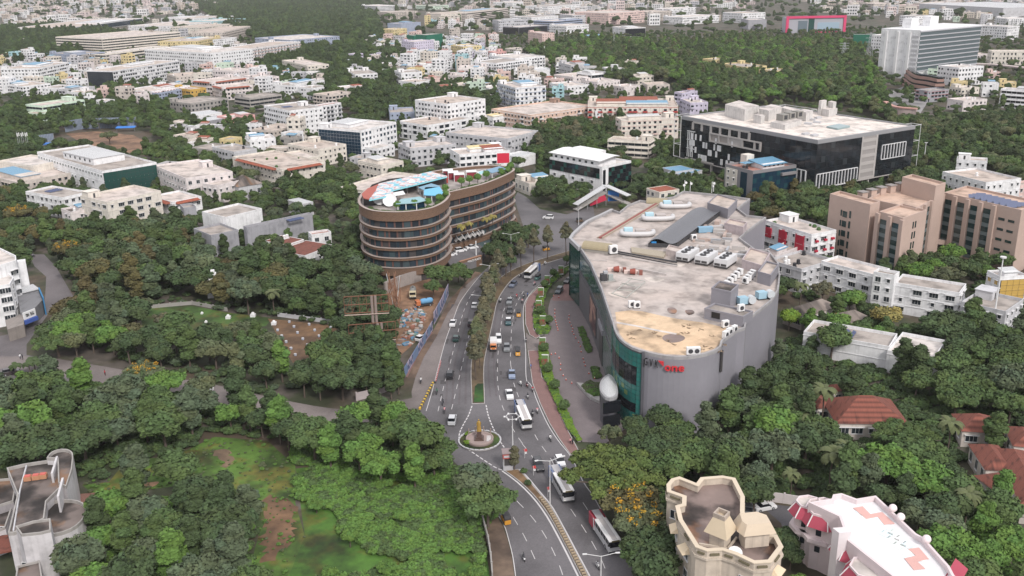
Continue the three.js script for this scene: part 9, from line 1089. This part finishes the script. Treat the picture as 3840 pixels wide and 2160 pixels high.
// hoardings and frames of the building site
{const hp=tex(128,1,(u,v)=>{const b=n1(u,v);return mix3([0.42,0.48,0.62],[0.85,0.8,0.85],smooth(b,0.36,0.52));});hp.repeat.set(0.07,0.2);const hm=M([0.5,0.5,0.55],{map:hp});[[[[-21.7,-310],[-23,-294.9],[-24.6,-281.6]],4, 'upper'],[[[-24.7,-277],[-25.6,-270.4],[-27.9,-254.1]],3, 'middle'],[[[-27.9,-254.1],[-29.7,-241.2]],3, 'lower']].forEach(([l,h,w])=>{const t=thing('hoarding', `blue and white hoarding along the site, ${w} stretch`, 'hoarding');for (const s of faceSegs([...l].reverse())) {const n=Math.max(1,Math.round(s.L/3));for (let i=0;i<n;i++) {const g=boxG(s.L/n-0.1,h,0.15);const o=mesh('panel',g,(i+h) % 3?hm :M([0.14,0.2,0.32]),t);o.position.set(lerp(s.a[0],s.b[0],(i+0.5)/n),0,lerp(s.a[1],s.b[1],(i+0.5)/n));o.rotation.y=s.turn;}} settle(t);});
  const fr=(a,b,y0,y1,label)=>{const t=thing('billboard_frame',label, 'billboard frame'),L=Math.hypot(b[0]-a[0],b[1]-a[1]),n=Math.round(L/2.2),P3=(k,y,o=0)=>[lerp(a[0],b[0],k),y,lerp(a[1],b[1],k)-o];for (const y of [y0,(y0+y1)/2,y1]) mesh('beam',barG(P3(0,y),P3(1,y),0.16,5),P.rust,t);for (let i=0;i <= n;i++) mesh('strut',barG(P3(i/n,y0),P3(i/n,y1),0.08,4),P.rust,t);for (let i=0;i<n;i++) mesh('brace',barG(P3(i/n,y0,0.8),P3((i+1)/n,y1,0.8),0.06,4),P.rust,t);for (const k of [0.62,0.7]) mesh('column',barG(P3(k,0),P3(k,y1),0.42,8),M([0.24,0.19,0.17]),t);mesh('walkway',barG(P3(0,y0-0.4,-0.6),P3(1,y0-0.4,-0.6),0.16,4),M([0.4,0.3,0.26]),t);settle(t);};
  fr([-46.8,-255.8],[-33.7,-258.3],5,10, 'rusty billboard frame on columns, lower one above the trees');fr([-47.8,-257.3],[-35.3,-258.8],13,18, 'rusty billboard frame on columns, upper one above the trees');const sc=thing('scaffold', 'rust brown bamboo scaffold tower beside the billboard frames', 'scaffold'),p=[-36.6,-281],r=mulberry(5);for (let k=0;k<90;k++) {const x=(r()-0.5)*3.6,z=(r()-0.5)*3,y=r()*13;mesh('bamboo',barG([p[0]+x,y,p[1]+z],[p[0]+x+(r()-0.5)*1.6,y+3+r()*3,p[1]+z+(r()-0.5)*1.6],0.08,4),M([0.3,0.16,0.1]),sc);} mesh('prop',barG([p[0]-0.4,0,p[1]],[p[0]+2.2,16.5,p[1]],0.12,5),P.frame,sc);mesh('prop',barG([p[0]+0.2,3,p[1]],[p[0]-2,17,p[1]-0.5],0.1,5),P.frame,sc);settle(sc);
  const q=bound([[-36.5,-295.5],[-31.9,-297.9],[-27.8,-290.1],[-28.2,-274.9],[-30.4,-264.2],[-33.4,-262.3]]),tones=[[0.3,0.29,0.29],[0.1,0.2,0.3],[0.3,0.22,0.18],[0.45,0.42,0.4],[0.3,0.14,0.1],[0.12,0.2,0.18]],lists=tones.map(()=>[]);for (let k=0;k<170;k++) {const w=[lerp(q.x0,q.x1,r()),lerp(q.z0,q.z1,r())];if (inside(w,q.poly)) lists[k % 6].push(boxG(0.3+r()*1.7,0.1+r()*0.8,0.3+r()*1.2,w[0],0,w[1],r()*3,(r()-0.5)*0.5));} lists.forEach((g,i)=>tag(mesh('rubble',join(g),M(tones[i])), 'scrap and rubble heaped on the building yard', 'rubble',null, 'stuff'));}
// footbridge with escalator roof
{const t=thing('footbridge', 'roofed footbridge stair with blue tarpaulin and red panel at the upper junction', 'footbridge'),a=[29.1,-423],b=[44.1,-434.7],c=[53.8,-426.2];const sl=(p,q,y0,y1,w,m,n,th=0.3)=>{const L=Math.hypot(q[0]-p[0],q[1]-p[1]),g=boxG(Math.hypot(L,y1-y0),th,w,0,0,0,0,0,Math.atan2(y1-y0,L));const o=mesh(n,g,m,t);o.position.set((p[0]+q[0])/2,(y0+y1)/2,(p[1]+q[1])/2);o.rotation.y=Math.atan2(-(q[1]-p[1]),q[0]-p[0]);};sl(a,b,3,9,3.4,P.sheetW, 'stair_roof');sl(b,c,9,6,3.4,P.sheetW, 'landing_roof');sl(a,b,0.4,6,3,P.concrete, 'stair',0.5);sl(b,c,5.4,2,3,P.concrete, 'stair',0.5);for (const k of [0.1,0.4,0.7,1]) for (const s of [-1.5,1.5]) bit('post',P.steel,t,0.18,3+6*k,0.18,lerp(a[0],b[0],k),0,lerp(a[1],b[1],k)+s);const tp=boxG(5,5,0.15);const o=mesh('tarpaulin',tp,P.tarp,t);o.position.set(b[0]+3.4,2.2,b[1]+2.2);const rp=mesh('red_panel',boxG(8,2.6,0.15,0,0,0,0,0,0.35),M([0.5,0.03,0.07]),t);rp.position.set(lerp(a[0],b[0],0.75),2,lerp(a[1],b[1],0.75)+1.9);settle(t);}
// graves, shrine, low walls
{const g=thing('grave_drum', 'small white and blue grave drum on the brown earth plot', 'grave marker',[0,0,0],0, 'grave drums on the brown earth plot');mesh('drum',cylG(0.42,0.42,0.5,0,0,0,12),M([0.34,0.38,0.46]),g);mesh('lid',cylG(0.46,0.4,0.12,0,0.5,0,12),P.lgrey,g);[[-72.9,-278.2],[-70.5,-273.2],[-68.1,-268.3],[-65.5,-263],[-63.2,-258],[-70.8,-285.4],[-68.4,-281],[-66.2,-275.7],[-63.5,-270.4],[-61.1,-265.5],[-61.3,-277.7],[-59,-272.7],[-64,-282.8],[-56.7,-279.8],[-55.5,-271.7],[-56.8,-267.4]].forEach((p,i)=>(i?copy(g,[p[0],0.02,p[1]]) :g.position.set(p[0],0.02,p[1])));
  for (const [p,l,s] of [[[-75.3,-283.8], 'white domed tomb at the upper left of the earth plot',1.3],[[-91.4,-289.9], 'white tomb with green top on the lawn plot',1.3],[[-97.6,-286.6], 'small white tomb alone on the lawn',0.7],[[-83.8,-291.4], 'white tomb beside the airy tree',1.4],[[-101.3,-294.7], 'pale tomb at the upper lawn',0.7]]) {const o=thing('tomb',l, 'tomb',[p[0],0,p[1]]);mesh('base',boxG(1.6,0.9,1.4),P.white,o);mesh('dome',new THREE.SphereGeometry(0.6,12,8).translate(0,1,0),P.whiteC,o);o.scale.setScalar(s*0.72);}
  const sp=[-102.3,-313.2],sh=thing('shrine', 'small white shrine with tiered tower among dark trees', 'shrine',[sp[0],0,sp[1]],0.3);mesh('hall',boxG(5,4.4,5),P.white,sh);mesh('eave',boxG(6,0.4,6,0,4.4,0),P.whiteC,sh);for (let k=0;k<4;k++) mesh('tier',boxG(4-k*0.9,1.1,4-k*0.9,0,4.8+k*1.1,0),P.whiteC,sh);mesh('door',boxG(1.2,2.4,0.1,0,0,2.5),P.void,sh);
  const wl=(pts,h,m,label)=>{const o=thing('boundary_wall',label, 'wall');for (const s of faceSegs(pts)) {const n=Math.max(1,Math.round(s.L/3.2));for (let i=0;i<n;i++) {bit('wall_panel',m,o,s.L/n-0.28,h,0.25,lerp(s.a[0],s.b[0],(i+0.5)/n),0,lerp(s.a[1],s.b[1],(i+0.5)/n),s.turn);bit('pillar',m,o,0.36,h+0.25,0.36,lerp(s.a[0],s.b[0],i/n),0,lerp(s.a[1],s.b[1],i/n),s.turn);}} settle(o);};
  wl([[-6.6,-168.4],[-5.4,-161.3],[-4.8,-155.6],[-4.4,-149.4]],1.6,P.concrete, 'grey compound wall along the lower left pavement');wl([[-121,-300.7],[-107.4,-304],[-93.5,-296.9]],1.2,P.concrete, 'low stone wall behind the lawn plot');wl([[-75.6,-291.1],[-54.6,-282.9]],1.3,P.lgrey, 'low wall behind the brown earth plot');wl([[47.9,-175.9],[51.8,-175.2],[55.7,-174.1],[60.1,-172.4]],2.2,P.pinkw, 'pinkish garden wall behind the cream palace house');wl([[-40.8,-226.9],[-36.8,-229.2],[-32.6,-233.2]],2.2,M([0.5,0.44,0.44],{map:TX.wall}), 'low painted wall at the corner below the billboard frames');}
renderer.render(scene,camera);
